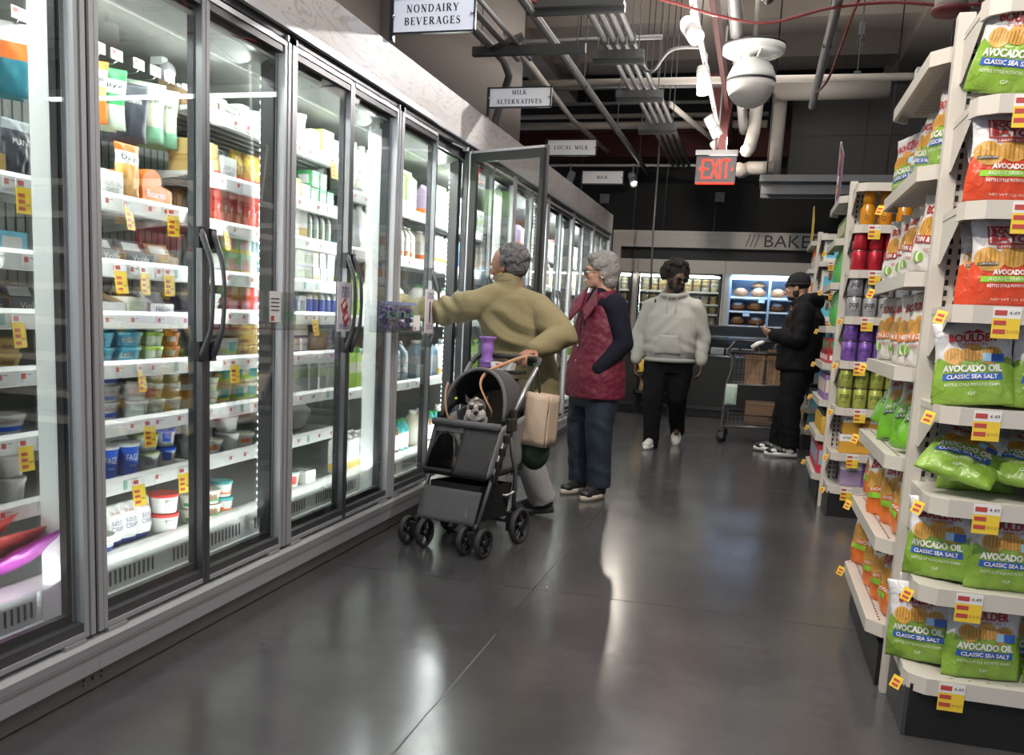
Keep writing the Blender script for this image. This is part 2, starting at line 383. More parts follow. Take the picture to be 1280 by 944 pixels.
# the pair of conduits over the first signs with their two strut rails
for i, (dx, r) in enumerate(((0, .03), (.11, .02), (.20, .016))):
    pipe('conduit', [(-1.96+dx, 3.4, 3.05), (-1.96+dx, 7.0, 3.05)]+([(-1.98, 7.25, 3.0), (-2.1, 7.35, 2.7), (-2.1, 7.35, 2.2)] if i == 0 else []), r, PIPEG, ('thick grey conduit over the first hanging signs that turns down a wall', 'middle grey conduit of three over the first hanging signs', 'thinnest grey conduit of three over the first hanging signs')[i], 'conduit')
for i, (y, z) in enumerate(((5.35, 2.97), (6.6, 2.98))):
    u = MB(); u.box((-2.08, y, z), (-1.28, y+.05, z+.06), UNI)
    for x in (-2.02, -1.34): u.tube([(x, y+.02, z), (x, y+.02, 4.9)], .005, UNI, n=5)
    u.tube([(-1.95, y+.02, z+.03), (-1.72, y+.02, z+.12)], .03, UNI, n=8)
    tag(u.build('strut_rail'), ('long dark strut rail beside the nondairy beverages sign', 'long dark strut rail above the milk alternatives sign')[i], 'bracket')
pipe('pipe', [(-3.2, 10.0, 3.60), (3.2, 10.0, 3.57)], .035, PIPEW, 'long pale pipe crossing the aisle above the dome lamp', hang=[(-2, 10.0, 3.6), (.7, 10, 3.6)])
for i, (y, z, r, m) in enumerate(((8.6, 3.62, .02, PIPEG), (10.9, 3.75, .02, PIPEG), (11.4, 3.9, .025, PIPEW), (11.9, 3.8, .02, PIPEG), (12.3, 3.62, .045, PIPEW), (12.8, 3.75, .02, PIPEG), (13.1, 3.9, .03, PIPEW))):
    pipe('pipe', [(-4.5, y, z), (-.1 if i else -1.0, y, z)], r, m, f'{"pale" if m is PIPEW else "grey"} cross pipe high at the back, {ORD[i]} away from the entrance', 'pipe', 'cross pipes at the back')
pipe('pipe', [(-1.1, 10.6, 3.5), (-.5, 14.0, 3.5)], .03, PIPEW, 'pale slanting pipe near the local milk sign')
pipe('pipe', [(-2.2, 7.9, 3.5), (-2.3, 11.3, 3.5), (-2.2, 13.4, 3.5)], .03, PIPEW, 'pale pipe running along above the case board')
pipe('conduit', [(-.33, 1.0, 3.3), (-.33, 11.0, 3.3)], .05, PIPEG, 'thick grey conduit ending over the dome lamp', 'conduit', hang=[(-.33, 4, 3.3), (-.33, 8, 3.3)])
pipe('conduit', [(.30, 1.0, 3.2), (.30, 9.4, 3.2)], .032, PIPEG, 'grey conduit above the crisps shelves', 'conduit', hang=[(.3, 7.4, 3.2)])
pipe('cable', [(-2.9, 4.2, 2.96), (-1.9, 6.0, 3.22), (-1.3, 6.5, 3.22), (-.9, 6.5, 3.28), (-.4, 6.6, 3.17), (-.1, 6.6, 3.12), (.25, 6.5, 3.16), (.6, 6.5, 3.18), (1.1, 6.4, 3.12), (2.2, 6.2, 3.15)], .009, CABR, 'red fire alarm cable sagging across the ceiling', 'cable', sm=8)
pipe('cable', [(-2.0, 5.2, 3.05), (-1.3, 6.0, 3.25), (-.9, 6.2, 3.2), (-.4, 6.4, 3.34), (.3, 6.4, 3.32), (1.0, 6.6, 3.4)], .012, BLKP, 'black cable sagging across near the top', 'cable', sm=8)
pipe('cable', [(.50, 6.3, 3.42), (.40, 6.6, 3.15), (.34, 7.5, 3.0), (.28, 8.1, 3.02)], .009, CABR, 'red cable dropping beside the grey conduit over the crisps', 'cable', sm=8)
pipe('cable', [(-1.12, 8.3, 3.3), (-1.0, 8.1, 3.22), (-.85, 8.0, 3.35), (-.6, 8.0, 3.36)], .012, PIPEG, 'grey cable bridging the thin conduits and the lamp track', 'cable', sm=8)
pipe('pipe', [(.02, 11.6, 3.80), (.02, 11.6, 2.90)], .085, PIPEW, 'fat pale vertical pipe beside the dark grey enclosure')
pipe('pipe', [(-.06, 11.5, 3.84), (1.15, 11.5, 3.84)], .13, PIPEW, 'fat pale horizontal duct over the dark grey enclosure')
pipe('pipe', [(.02, 11.5, 2.98), (-.25, 11.5, 2.98), (-.34, 11.5, 2.94), (-.36, 11.3, 2.94)], .075, PIPEW, 'pale elbow pipe low beside the exit sign')
pipe('pipe', [(-.20, 10.8, 3.9), (-.22, 10.8, 3.25), (-.25, 10.8, 3.08), (-.27, 10.6, 3.02)], .07, PIPEW, 'pale pipe coming down behind the dome lamp')
for i, (x, y) in enumerate(((-1.96, 14.5), (-1.50, 14.5), (-.75, 14.5))):
    pipe('conduit', [(x, 14.985, 4.9 if i < 2 else 3.0), (x-.02, 14.985, 2.4)], .015, PIPEG, ('thin conduit down the black wall under the milk sign lamp', 'thin conduit down the black wall with a cross bar', 'thin conduit under the square wall box')[i], 'conduit')
bx = MB(); bx.box((-.78, 14.92, 3.02), (-.64, 15.0, 3.16), PIPEW); tag(bx.build('junction_box'), 'small square pale box on the black back wall below the exit sign', 'junction box')
bx = MB(); bx.box((-2.52, 14.92, 2.98), (-2.38, 15.0, 3.12), PIPEW); tag(bx.build('junction_box'), 'small square pale box on the black wall under the milk sign', 'junction box')
pipe('cable', [(-1.36, 12.2, 4.6), (-1.36, 12.2, 2.3), (-1.34, 12.2, 1.6)], .013, PIPEG, 'dark cable hanging down behind the man in the hoodie', 'cable')
# red steel post shape above the track
b = MB(); b.prism([(-.62, 3.3), (-.50, 3.3), (-.44, 3.9), (-.80, 3.9)], 1, 11.0, 11.15, REDP); b.box((-.62, 10.98, 2.9), (-.50, 11.12, 3.5), REDP)
b.box((-.54, 6.2, 3.50), (-.50, 13.5, 3.53), REDP); b.box((-.535, 6.2, 3.53), (-.505, 13.5, 3.70), REDP)
tag(b.build('steel_beam'), 'dark red steel beam running along above the lamp track', 'beam')
# track and its lamps
TRK = mat('white_track', (.55, .53, .50), .4); LAMPG = mat('lamp_grey_enamel', (.50, .50, .49), .35); BULB = mat('lit_bulb', (1, .93, .82), .5, emit=40)
def track(name, a, b, label):
    t = MB(); a, b = Vector(a), Vector(b); d = (b-a).normalized(); s_ = Vector((-d.y, d.x, 0))*.018; u = Vector((0, 0, .03))
    vs = [a-s_, a+s_, b+s_, b-s_]; vs = vs+[v+u for v in vs]
    t.add(vs, [(0, 1, 2, 3), (4, 7, 6, 5), (0, 4, 5, 1), (1, 5, 6, 2), (2, 6, 7, 3), (3, 7, 4, 0)], TRK)
    o = t.build(name)
    for q in (.1, .5, .9): p = a.lerp(b, q); h = MB(); h.tube([p, (p.x, p.y, 4.6)], .006, UNI, n=5); h.build('hanger', o)
    return tag(o, label, 'lamp track')
track('lamp_track', (-.60, 3.0, 3.30), (-.60, 12.2, 3.30), 'white lamp track running down the middle of the aisle')
track('lamp_track', (-5.0, 13.2, 3.26), (0.0, 13.2, 3.26), 'long white lamp track crossing under the dark red beam')
def tlamp(loc, d, label, on=True):
    d = Vector(d).normalized(); q = Vector((0, 0, -1)).rotation_difference(d).to_matrix().to_4x4(); Mx = Matrix.Translation(loc) @ q
    e = empty('track_lamp', loc, 0, label, 'lamp', 'track lamps'); I = Matrix.Translation(-Vector(loc)) @ Mx
    a = MB(); a.lathe([(.045, .10), (.05, .08), (.05, -.02), (.046, -.03)], LAMPG, n=20, M=I)
    for z in (.0, .02, .04, .06): a.lathe([(.053, z), (.053, z+.008)], LAMPG, n=20, M=I)
    a.lathe([(.055, -.03), (.055, -.12), (.045, -.12), (.04, -.05)], LAMPG, n=20, M=I); a.build('lamp_head', e)
    a = MB(); a.tube([(0, 0, .03), (0, .0, .18)], .009, LAMPG, n=8); a.box((-.02, -.05, .16), (.02, .05, .19), TRK); a.build('arm', e)
    a = MB(); a.lathe([(.034, -.085), (.036, -.075)], BULB, n=16, M=I); a.build('bulb', e)
for i, (loc, d, lb) in enumerate((((-.60, 6.75, 3.14), (.45, -.75, -.7), 'bright track lamp facing the viewer over the aisle'),
        ((-.60, 8.2, 3.17), (.1, -.1, -1), 'track lamp pointing straight down behind the bright one'),
        ((-.60, 5.6, 3.12), (-.7, -.2, -.7), 'pale cylindrical track lamp before the bright one on the aisle track'),
        ((-.60, 9.9, 3.14), (.5, .2, -.8), 'track lamp turned toward the crisps, over the exit sign'),
        ((-.60, 11.2, 3.14), (.6, -.1, -.8), 'last track lamp, tilted just above the exit sign'),
        ((-2.66, 13.2, 3.10), (-.2, -.5, -1), 'lit lamp on the cross track beside the milk sign, over the case board'),
        ((-1.80, 13.2, 3.10), (.35, -.8, -.8), 'brightly lit lamp on the cross track just past the milk sign'))):
    tlamp(loc, d, lb)
# dome lamp with its disc
e = empty('dome_lamp', (-.205, 7.6, 3.0), 0, 'large white globe lamp with a ring plate hanging over the aisle', 'lamp')
DOME = mat('frosted_dome', (.62, .60, .58), .3); a = MB()
a.lathe([(.008, -.190), (.06, -.182), (.11, -.155), (.15, -.11), (.172, -.05), (.176, 0)], DOME, n=40); a.build('diffuser', e)
a = MB(); a.lathe([(.176, .0), (.17, .045), (.145, .10), (.11, .14), (.08, .155), (.05, .165)], WHT, n=40); a.build('housing', e)
a = MB(); a.lathe([(.178, -.006), (.180, .002), (.178, .010), (.17, .010)], BLKP, n=40); a.build('band', e)
a = MB(); a.lathe([(.13, .19), (.21, .19), (.225, .20), (.225, .245), (.21, .255), (.10, .245)], WHT, n=40); a.lathe([(.226, .25), (.228, .258), (.2, .262)], BLKP, n=40)
for k in range(5): an = 2*PI*k/5; a.tube([(.1*math.cos(an), .1*math.sin(an), .15), (.19*math.cos(an), .19*math.sin(an), .2)], .008, WHT, n=6)
a.build('ring_plate', e); a = MB(); a.tube([(0, 0, .16), (0, 0, 1.8)], .02, PIPEW, n=8); a.build('stem', e)
e = empty('security_camera', (-.115, 6.55, 3.25), 0, 'small white ceiling camera with a black eye above the globe lamp', 'camera'); a = MB()
a.lathe([(.04, .09), (.05, .08), (.05, 0), (.03, 0)], WHT, n=20); a.build('housing', e); a = MB(); a.ball((0, 0, 0), .035, BLKP); a.build('lens', e)
a = MB(); a.tube([(0, 0, .08), (0, 0, 1.6)], .012, PIPEW, n=8); a.build('stem', e)
e = empty('hanging_lamp', (.87, 6.0, 2.95), 0, 'pale round fitting with a dark red underside above the crisps', 'lamp'); a = MB()
a.lathe([(.08, .02), (.085, .06), (.08, .16), (.03, .16)], mat('fitting_taupe', (.30, .28, .25), .5), n=28); a.build('housing', e)
a = MB(); a.lathe([(.02, -.02), (.09, 0), (.105, .02), (.1, .03)], mat('fitting_red', (.16, .03, .03), .5), n=28); a.build('shade', e)
a = MB(); a.tube([(0, 0, .16), (0, 0, 1.9)], .012, UNI, n=8); a.build('stem', e)
# long linear lamp over the far aisles
e = empty('linear_lamp', (2.6, 9.4, 3.40), 0, 'long white linear lamp over the shelves, its end showing past the crisps', 'lamp')
a = MB(); a.box((-1.46, -.07, .02), (1.7, .07, .10), WHT); a.build('housing', e)
a = MB(); a.box((-1.44, -.05, -.005), (1.68, .05, .02), mat('lit_tube', (.93, .95, 1), .5, emit=7)); a.build('tube', e)
for x in (-1.2, 1.4): a = MB(); a.tube([(x, 0, .1), (x, 0, 1.5)], .006, UNI, n=5); a.build('hanger', e)
# sprinkler rings
for i, (x, y, z) in enumerate(((.52, 6.6, 3.26), (.55, 7.8, 3.3))):
    a = MB(); a.box((x-.02, y, z+.06), (x+.02, y+.03, z+.15), UNI); a.tube([(x+.03*math.cos(t*PI/6), y, z+.03*math.sin(t*PI/6)) for t in range(12)], .004, UNI, n=5, closed=True); a.tube([(x, y, z+.03), (x, y, z+.08)], .004, UNI, n=5); a.tube([(x, y, z+.15), (x, y, 4.9)], .004, UNI, n=5)
    tag(a.build('pipe_ring_hanger'), ('near', 'far')[i]+' ring hanger with a dark clip beside the red cable', 'bracket')
# exit sign
e = empty('exit_sign', (-.55, 10.2, 2.62), 0, 'lit red EXIT sign hanging above the aisle', 'sign'); RLIT = mat('lit_red', (1, .06, .03), .5, emit=1.6)
a = MB(); a.box((-.20, -.03, 0), (.20, .03, .28), mat('exit_panel', (.30, .28, .29), .3), bev=.006); a.box((-.21, -.05, .28), (.21, .05, .33), PIPEG); a.build('panel', e)
a = MB(); a.box((-.19, -.034, .0), (.19, .03, .012), RLIT)
def lf(u, v): return (u, -.034, v)
def stroke(mb, pts, w, m, yy=-.034):
    for (x0, z0), (x1, z1) in zip(pts[:-1], pts[1:]):
        d = Vector((x1-x0, z1-z0)).normalized(); n = Vector((-d.y, d.x))*w/2
        mb.add([(x0-n.x, yy, z0-n.y), (x1-n.x, yy, z1-n.y), (x1+n.x, yy, z1+n.y), (x0+n.x, yy, z0+n.y)], [(0, 1, 2, 3)], m)
for pts in ([(-.13, .05), (-.13, .24)], [(-.13, .058), (-.06, .058)], [(-.13, .145), (-.07, .145)], [(-.13, .232), (-.06, .232)], [(-.045, .05), (.025, .24)], [(-.045, .24), (.025, .05)], [(.047, .05), (.047, .24)], [(.105, .05), (.105, .24)], [(.07, .232), (.145, .232)]): stroke(a, pts, .018, RLIT)
a.add([(-.17, -.034, .145), (-.15, -.034, .17), (-.15, -.034, .12)], [(0, 1, 2)], RLIT); a.add([(.175, -.034, .145), (.155, -.034, .17), (.155, -.034, .12)], [(0, 1, 2)], RLIT)
a.build('lettering', e, recalc=False); a = MB(); a.tube([(0, 0, .33), (0, 0, 2.2)], .01, PIPEG, n=8); a.build('stem', e)

# ------------------------------------------------------------------ hanging category signs with serif capitals
def serif(ch):
    """strokes (x0,y0,x1,y1,w) in a unit box; thick stems .2, thin .08, serifs"""
    T, t, S = .20, .075, .05
    def V(x, a=0, b=1, w=T): return [(x, a, x, b, w)]
    def sf(x, y, l=.17): return [(x-l, y, x+l, y, S)]
    def arc(cx, cy, rx, ry, a0, a1, n=10, thick=T, thin=t):
        o = []
        for i in range(n):
            p = math.radians(a0+(a1-a0)*i/n); q = math.radians(a0+(a1-a0)*(i+1)/n); mm = (p+q)/2
            o.append((cx+rx*math.cos(p), cy+ry*math.sin(p), cx+rx*math.cos(q), cy+ry*math.sin(q), thin+(thick-thin)*abs(math.cos(mm))**1.5))
        return o
    D = {'I': (.42, V(.2)+sf(.2, .02)+sf(.2, .98)),
     'L': (.72, V(.2)+sf(.2, .02)+sf(.2, .98)+[(.2, .03, .68, .03, t), (.68, 0, .68, .22, t)]),
     'T': (.80, V(.4)+sf(.4, .02)+[(.02, .97, .78, .97, t), (.04, .97, .04, .78, t), (.76, .97, .76, .78, t)]),
     'E': (.74, V(.2)+sf(.2, .02)+sf(.2, .98)+[(.2, .03, .68, .03, t), (.68, 0, .68, .2, t), (.2, .97, .64, .97, t), (.64, 1, .64, .8, t), (.2, .52, .52, .52, t), (.52, .42, .52, .62, t)]),
     'N': (.95, [(.2, 0, .2, 1, t), (.78, 0, .78, 1, t), (.16, 1, .78, .0, T)]+sf(.2, .02)+sf(.78, .98)+sf(.14, .98, .1)),
     'M': (1.15, [(.2, 0, .2, 1, t), (.95, 0, .95, 1, T), (.2, 1, .56, .05, T), (.56, .05, .95, 1, t)]+sf(.2, .02)+sf(.95, .02)+sf(.16, .98, .12)+sf(1.0, .98, .12)),
     'A': (.92, [(.12, 0, .46, 1, t), (.46, 1, .80, 0, T), (.24, .34, .68, .34, t)]+sf(.12, .02, .13)+sf(.80, .02, .16)),
     'V': (.90, [(.12, 1, .46, 0, T), (.46, 0, .80, 1, t)]+sf(.12, .98, .16)+sf(.80, .98, .13)),
     'Y': (.90, [(.12, 1, .45, .45, T), (.45, .45, .78, 1, t), (.45, 0, .45, .48, T)]+sf(.12, .98, .16)+sf(.78, .98, .13)+sf(.45, .02)),
     'K': (.92, V(.2)+sf(.2, .02)+sf(.2, .98)+[(.24, .42, .70, .98, t), (.38, .58, .76, 0, T)]+sf(.72, .98, .14)+sf(.80, .02, .13)),
     'O': (.95, arc(.47, .5, .37, .5, 0, 360, 24)), 'C': (.85, arc(.47, .5, .37, .5, 50, 310, 18)+[(.72, .95, .72, .7, t), (.72, .05, .72, .28, t)]),
     'G': (.92, arc(.47, .5, .37, .5, 50, 310, 18)+[(.72, .95, .72, .7, t), (.74, .08, .74, .45, T)]+sf(.74, .45, .13)),
     'D': (.95, V(.2)+sf(.2, .02, .14)+sf(.2, .98, .14)+arc(.4, .5, .42, .47, -90, 90, 14)+[(.2, .03, .4, .03, t), (.2, .97, .4, .97, t)]),
     'B': (.80, V(.2)+sf(.2, .02, .14)+sf(.2, .98, .14)+arc(.38, .75, .26, .22, -90, 90, 8)+arc(.38, .27, .31, .25, -90, 90, 8)+[(.2, .03, .4, .03, t), (.2, .97, .4, .97, t), (.2, .53, .4, .53, t)]),
     'R': (.88, V(.2)+sf(.2, .02)+sf(.2, .98, .14)+arc(.38, .74, .28, .24, -90, 90, 8)+[(.2, .97, .4, .97, t), (.2, .5, .4, .5, t), (.42, .5, .76, 0, T)]+sf(.8, .02, .1)),
     'S': (.70, arc(.35, .74, .24, .24, 50, 250, 10, .1)+arc(.35, .27, .26, .25, -130, 80, 10, .16)+[(.20, .68, .50, .36, .18), (.55, .95, .55, .75, t), (.12, .05, .12, .27, t)]),
     ' ': (.5, [])}
    return D[ch]
def serif_line(mb, txt, fn, cx, cz, h, m, track_=.18, sxx=.95):
    W = sum((serif(c)[0]+track_)*h*sxx for c in txt)-track_*h*sxx; x = cx-W/2
    for c in txt:
        w, st = serif(c)
        for (x0, y0, x1, y1, ww) in st:
            a = Vector((x+x0*h*sxx, cz+(y0-.5)*h)); b = Vector((x+x1*h*sxx, cz+(y1-.5)*h)); d = b-a
            if d.length < 1e-6: continue
            d.normalize(); n = Vector((-d.y, d.x))*ww*h/2
            mb.add([fn(*(a-n)), fn(*(b-n)), fn(*(b+n)), fn(*(a+n))], [(0, 1, 2, 3)], m)
        x += (w+track_)*h*sxx
SIGNP = mat('sign_panel_pale', (.84, .84, .86), .4); SIGNF = mat('sign_frame_black', (.012, .013, .016), .4)
for y, lines, lb, z0, z1 in ((4.48, ['NONDAIRY', 'BEVERAGES'], 'bluish', 2.515, 2.68), (6.19, ['MILK', 'ALTERNATIVES'], '', 2.535, 2.665), (7.98, ['LOCAL MILK'], '', 2.53, 2.665), (9.62, ['MILK'], '', 2.53, 2.665)):
    low = ' '.join(lines).lower(); zz0 = z0; H = z1-z0
    e = empty('hanging_sign', (-1.8, y, 2.485), 0, f'pale {lb+" " if lb else ""}aisle sign reading {low}, in a black frame over the cases', 'sign', 'aisle signs'); a = MB()
    a.box((-.03, -.015, 0), (-.012, .015, H+.05), SIGNF); 
    X0, X1 = -.03, .40
    a.box((X0, -.012, z0-2.485), (X1, .012, z0-2.485+.008), SIGNF); a.box((X0, -.012, z1-2.485-.008), (X1, .012, z1-2.485), SIGNF); a.box((X0, -.012, z0-2.485), (X0+.012, .012, z1-2.485), SIGNF); a.box((X1-.008, -.012, z0-2.485), (X1, .012, z1-2.485), SIGNF)
    a.build('frame', e); a = MB(); a.box((X0+.011, -.008, z0-2.478), (X1-.007, .008, z1-2.492), SIGNP); a.build('panel', e)
    a = MB(); zc = (z0+z1)/2-2.485; fn = lambda u, v: (u, -.0095, v)
    if len(lines) == 2: h = .034 if y < 5 else .028; serif_line(a, lines[0], fn, .185, zc+.031, h, INK); serif_line(a, lines[1], fn, .185, zc-.026, h, INK)
    else: serif_line(a, lines[0], fn, .185, zc, .030, INK, .24)
    a.build('lettering', e, recalc=False)
    a = MB(); a.ball((X0+.018, -.012, zc), .009, CHROME); a.ball((X1-.016, -.012, zc), .009, CHROME); a.build('clamp', e)
# ================================================================== THE COLD CASES
NB = 9
def Vp(k): return 2.32+BAY*(k-1)
YEND = 11.95
fo = MB(); fo.box((-1.93, .2, 2.285), (-1.84, YEND, 2.485), WOOD); fo = fo.build('header_board'); tag(fo, 'long pale wood-grain board running over all the glass doors', 'board')
sub = MB(); sub.box((-1.86, .2, 2.255), (-1.838, YEND, 2.285), ALU); sub.box((-1.93, .2, 2.225), (-1.862, YEND, 2.285), BLKP); sub.build('edge_trim', fo)
bt = MB(); bt.box((-3.0, .2, 2.25), (-1.93, YEND, 2.44), mat('case_top_grey', (.12, .12, .12), .7)); bt.build('case_roof', fo)
ep = MB(); ep.box((-2.85, YEND, 0), (-1.84, YEND+.03, 2.485), mat('case_end_panel', (.22, .21, .20), .5)); tag(ep.build('closing_board'), 'plain grey end panel closing the far end of the cases', 'panel')

def handle_mb():
    b = MB(); P = catmull([(.012, 0, 1.44), (.03, 0, 1.40), (.055, 0, 1.33), (.062, 0, 1.22), (.055, 0, 1.11), (.03, 0, 1.04), (.012, 0, 1.0)], 4)
    n = len(P); R = [.0075+.009*(abs(2*i/(n-1)-1)**2.2)*(1 if 1 < i < n-2 else .5) for i in range(n)]
    b.tube(P, R, mat('handle_grey', (.10, .10, .105), .35, .3), n=10, flat=1.3); b.box((0, -.018, 1.38), (.02, .018, 1.45), BLKP); b.box((0, -.018, .99), (.02, .018, 1.06), BLKP); return b
DW = .592
def make_door(sgn, lit=ALU):
    """hinge at origin, door runs to sgn*y; outer face at x=+.015"""
    s = sgn; b = MB(); z0, z1 = .185, 2.215; W = DW
    def bx(y0, y1, za, zb, m, xa=-.015, xb=.015): b.box((xa, s*y0, za), (xb, s*y1, zb), m)
    bx(0, .020, z0, z1, lit, -.015, .018); bx(.020, .026, z0, z1, BLKP, -.015, .010); bx(.026, .044, z0, z1, lit)
    bx(W-.022, W, z0, z1, ALUD, -.012, .012)
    bx(.044, W-.022, z1-.018, z1, lit); bx(.044, W-.022, z1-.045, z1-.018, BLKP, -.015, .010)
    bx(.044, W-.022, z0, z0+.016, lit, -.012, .014); bx(.044, W-.022, z0+.016, z0+.045, ALUD, -.015, .010)
    o = b.build('door')
    g = MB()
    def gx(y0, y1, za, zb): g.box((-.04, s*y0, za), (-.016, s*y1, zb), BLK)
    gx(.03, .078, z0+.02, z1-.02); gx(W-.03, W-.004, z0+.02, z1-.02); gx(.07, W-.03, z0+.02, z0+.075); gx(.07, W-.03, z1-.075, z1-.02)
    g.box((-.0165, s*.058, z0+.05), (-.0145, s*.062, z1-.05), ALU)
    g.build('gasket', o)
    p = MB(); p.box((-.006, s*.044, z0+.04), (-.002, s*(W-.022), z1-.04), GLASS); p.build('pane', o)
    h = handle_mb().build('handle', o); h.location = (0, s*(W-.035), 0)
    return o
SECT = [(.35, 2.0), (2.0, 3.22), (3.22, 4.60)] + [(4.60+1.22*i, 5.82+1.22*i) for i in range(6)]
SH1 = [1.53, 1.315, 1.142, .973, .772, .568]; SH2 = [1.93, 1.69, 1.51, 1.315, 1.16, .97, .775, .57]; SH3 = [1.80, 1.51, 1.15, .755]
ZS = [SH1, SH1, SH2]+[SH3]*6
DECK = .30
cases = []
BN = ['first', 'second', 'third', 'fourth', 'fifth', 'sixth', 'seventh', 'eighth', 'ninth']
CDESC = ['near end, cut by the picture edge', 'hung bags of shreds above blue and white tubs', 'white cartons and big white bottles on the top shelves', 'its far glass door standing open', 'green and blue cartons behind the reaching arm', 'pale bottles behind the open door', 'mixed cartons beyond the olive jacket', 'milk jugs beyond the open door', 'the last doors by the bakery']
for k in range(NB):
    y0, y1 = Vp(k), Vp(k+1) if k < NB-1 else YEND
    e = empty('refrigerated_case', (-1.87, y0, 0), 0, f'{BN[k]} glass cold case: {CDESC[k]}', 'cold case', 'row of glass-door cold cases'); cases.append(e)
    L = y1-y0; b = MB()
    b.box((-.93, 0, .1), (-.90, L, 2.25), INNERD)
    for q in range(int(L/.05)): b.box((-.90, q*.05+.02, 1.2), (-.899, q*.05+.028, 2.0), BLK)
    b.build('back_panel', e)
    b = MB(); b.box((-.90, 0, 2.12), (-.16, L, 2.15), INNER); b.prism([(-.16, 2.12), (-.05, 2.16), (-.05, 2.2), (-.16, 2.16)], 1, 0, L, INNERD); b.box((-.07, 0, 2.17), (-.03, L, 2.25), BLK); b.build('inner_ceiling', e)
    b = MB(); b.box((-.90, 0, .26), (-.25, L, DECK), SHELF); b.prism([(-.25, .26), (-.18, .26), (-.18, .30), (-.25, .315)], 1, 0, L, WHT2); b.build('deck', e)
    b = MB(); b.prism([(-.18, .20), (-.168, .20), (-.168, .30), (-.18, .30)], 1, 0, L, WHT); b.prism([(-.17, .195), (-.055, .165), (-.055, .175), (-.17, .205)], 1, 0, L, WHT); b.box((-.055, 0, .12), (-.02, L, .185), BLK)
    n = int(L/.026)
    for q in range(n):
        yy = (q+.5)*L/n
        if abs((yy % .601)-.3) > .26: continue
        b.box((-.1685, yy-.005, .225), (-.1672, yy+.005, .275), INK)
        b.prism([(-.150, .1995), (-.085, .1826), (-.085, .1836), (-.150, .2005)], 1, yy-.005, yy+.005, INK)
    b.build('air_grille', e)
    b = MB(); b.prism([(-.06, .115), (.012, .112), (.022, .118), (.026, .155), (.018, .168), (-.06, .178)], 1, 0, L, ALU); b.prism([(-.06, .115), (.016, .115), (.024, .13), (.010, .12)], 1, 0, L, KICKU)
    b.prism([(-.9, .004), (.002, .004), (.014, .064), (.020, .066), (.020, .115), (.010, .13), (-.9, .13)], 1, 0, L, KICKL)
    b.box((.0195, .0005, .066), (.0215, L-.0005, .114), KICKM); b.box((.016, 0, .114), (.0225, L, .134), KICKU); b.box((-.9, 0, 0), (-.02, L, .01), BLK)  # the black strip at the floor stands in for the shadow there
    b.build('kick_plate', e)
    if k == 1:
        b = MB()
        for (yy, zz, r) in ((-.06, .05, .006), (-.02, .045, .008), (.02, .055, .006), (.022, .035, .005), (-.06, .035, .004)): b.ball((.011, yy, zz), (.003, r*.7, r), BLK, n=8, k=5)
        b.build('rust_spot', e)
    # post with its led strip
    b = MB(); b.box((-.09, -.034, .18), (-.045, .034, 2.2), BLK)
    b.box((-.012, -.008, .18), (.010, .008, 2.22), BLKP)
    if k % 2 == 1: b.box((-.150, -.036, .2), (-.078, -.030, 2.12), WHT)
    po = b.build('post', e)
    b = MB()
    for sg in ((-1, 1) if k % 2 == 0 else (1,)):
        for q in range(58):
            zz = .34+q*.0305
            if q % 15 == 14: continue
            b.box((-.108, sg*.024-.003, zz), (-.104, sg*.024+.003, zz+.010), LEDW)
    b.box((-.104, -.03, .3), (-.09, .03, 2.14), WHT if k % 2 else BLK)
    b.build('led_strip', po)
    # doors
    d1 = make_door(1); d1.parent = e; d1.location = (0, .008, 0)
    d2 = make_door(-1); d2.parent = e; d2.location = (0, L-.008, 0)
    if k == 3: d2.rotation_euler = (0, 0, math.radians(68.2)); d2.location = (.03, L-.012, 0)
    for yy, sg in ((.006, 1), (L-.006, -1)):
        b = MB(); b.box((-.02, yy-.035, 2.215), (.02, yy+.035, 2.238), ALU); b.tube([(.0, yy+sg*.02, 2.228), (.0, yy+sg*.30, 2.215)], .006, ALU, n=6); b.build('hinge', e)
        b = MB(); b.box((-.02, yy+sg*.045, .166), (.018, yy+sg*.135, .182), ALU); b.build('bottom_hinge', e)
def tag_geo(b, y, z, kind, rnd):
    x = -2.0825
    if kind == 'w':
        b.box((x, y, z-.036), (x+.0015, y+.052, z-.004), TAGW); b.box((x+.0015, y+.005, z-.026), (x+.002, y+.022, z-.010), TAGR)
        b.box((x+.0015, y+.028, z-.014), (x+.002, y+.045, z-.012), INK)
    else:
        b.box((x, y, z-.036), (x+.0015, y+.02, z-.004), TAGG)
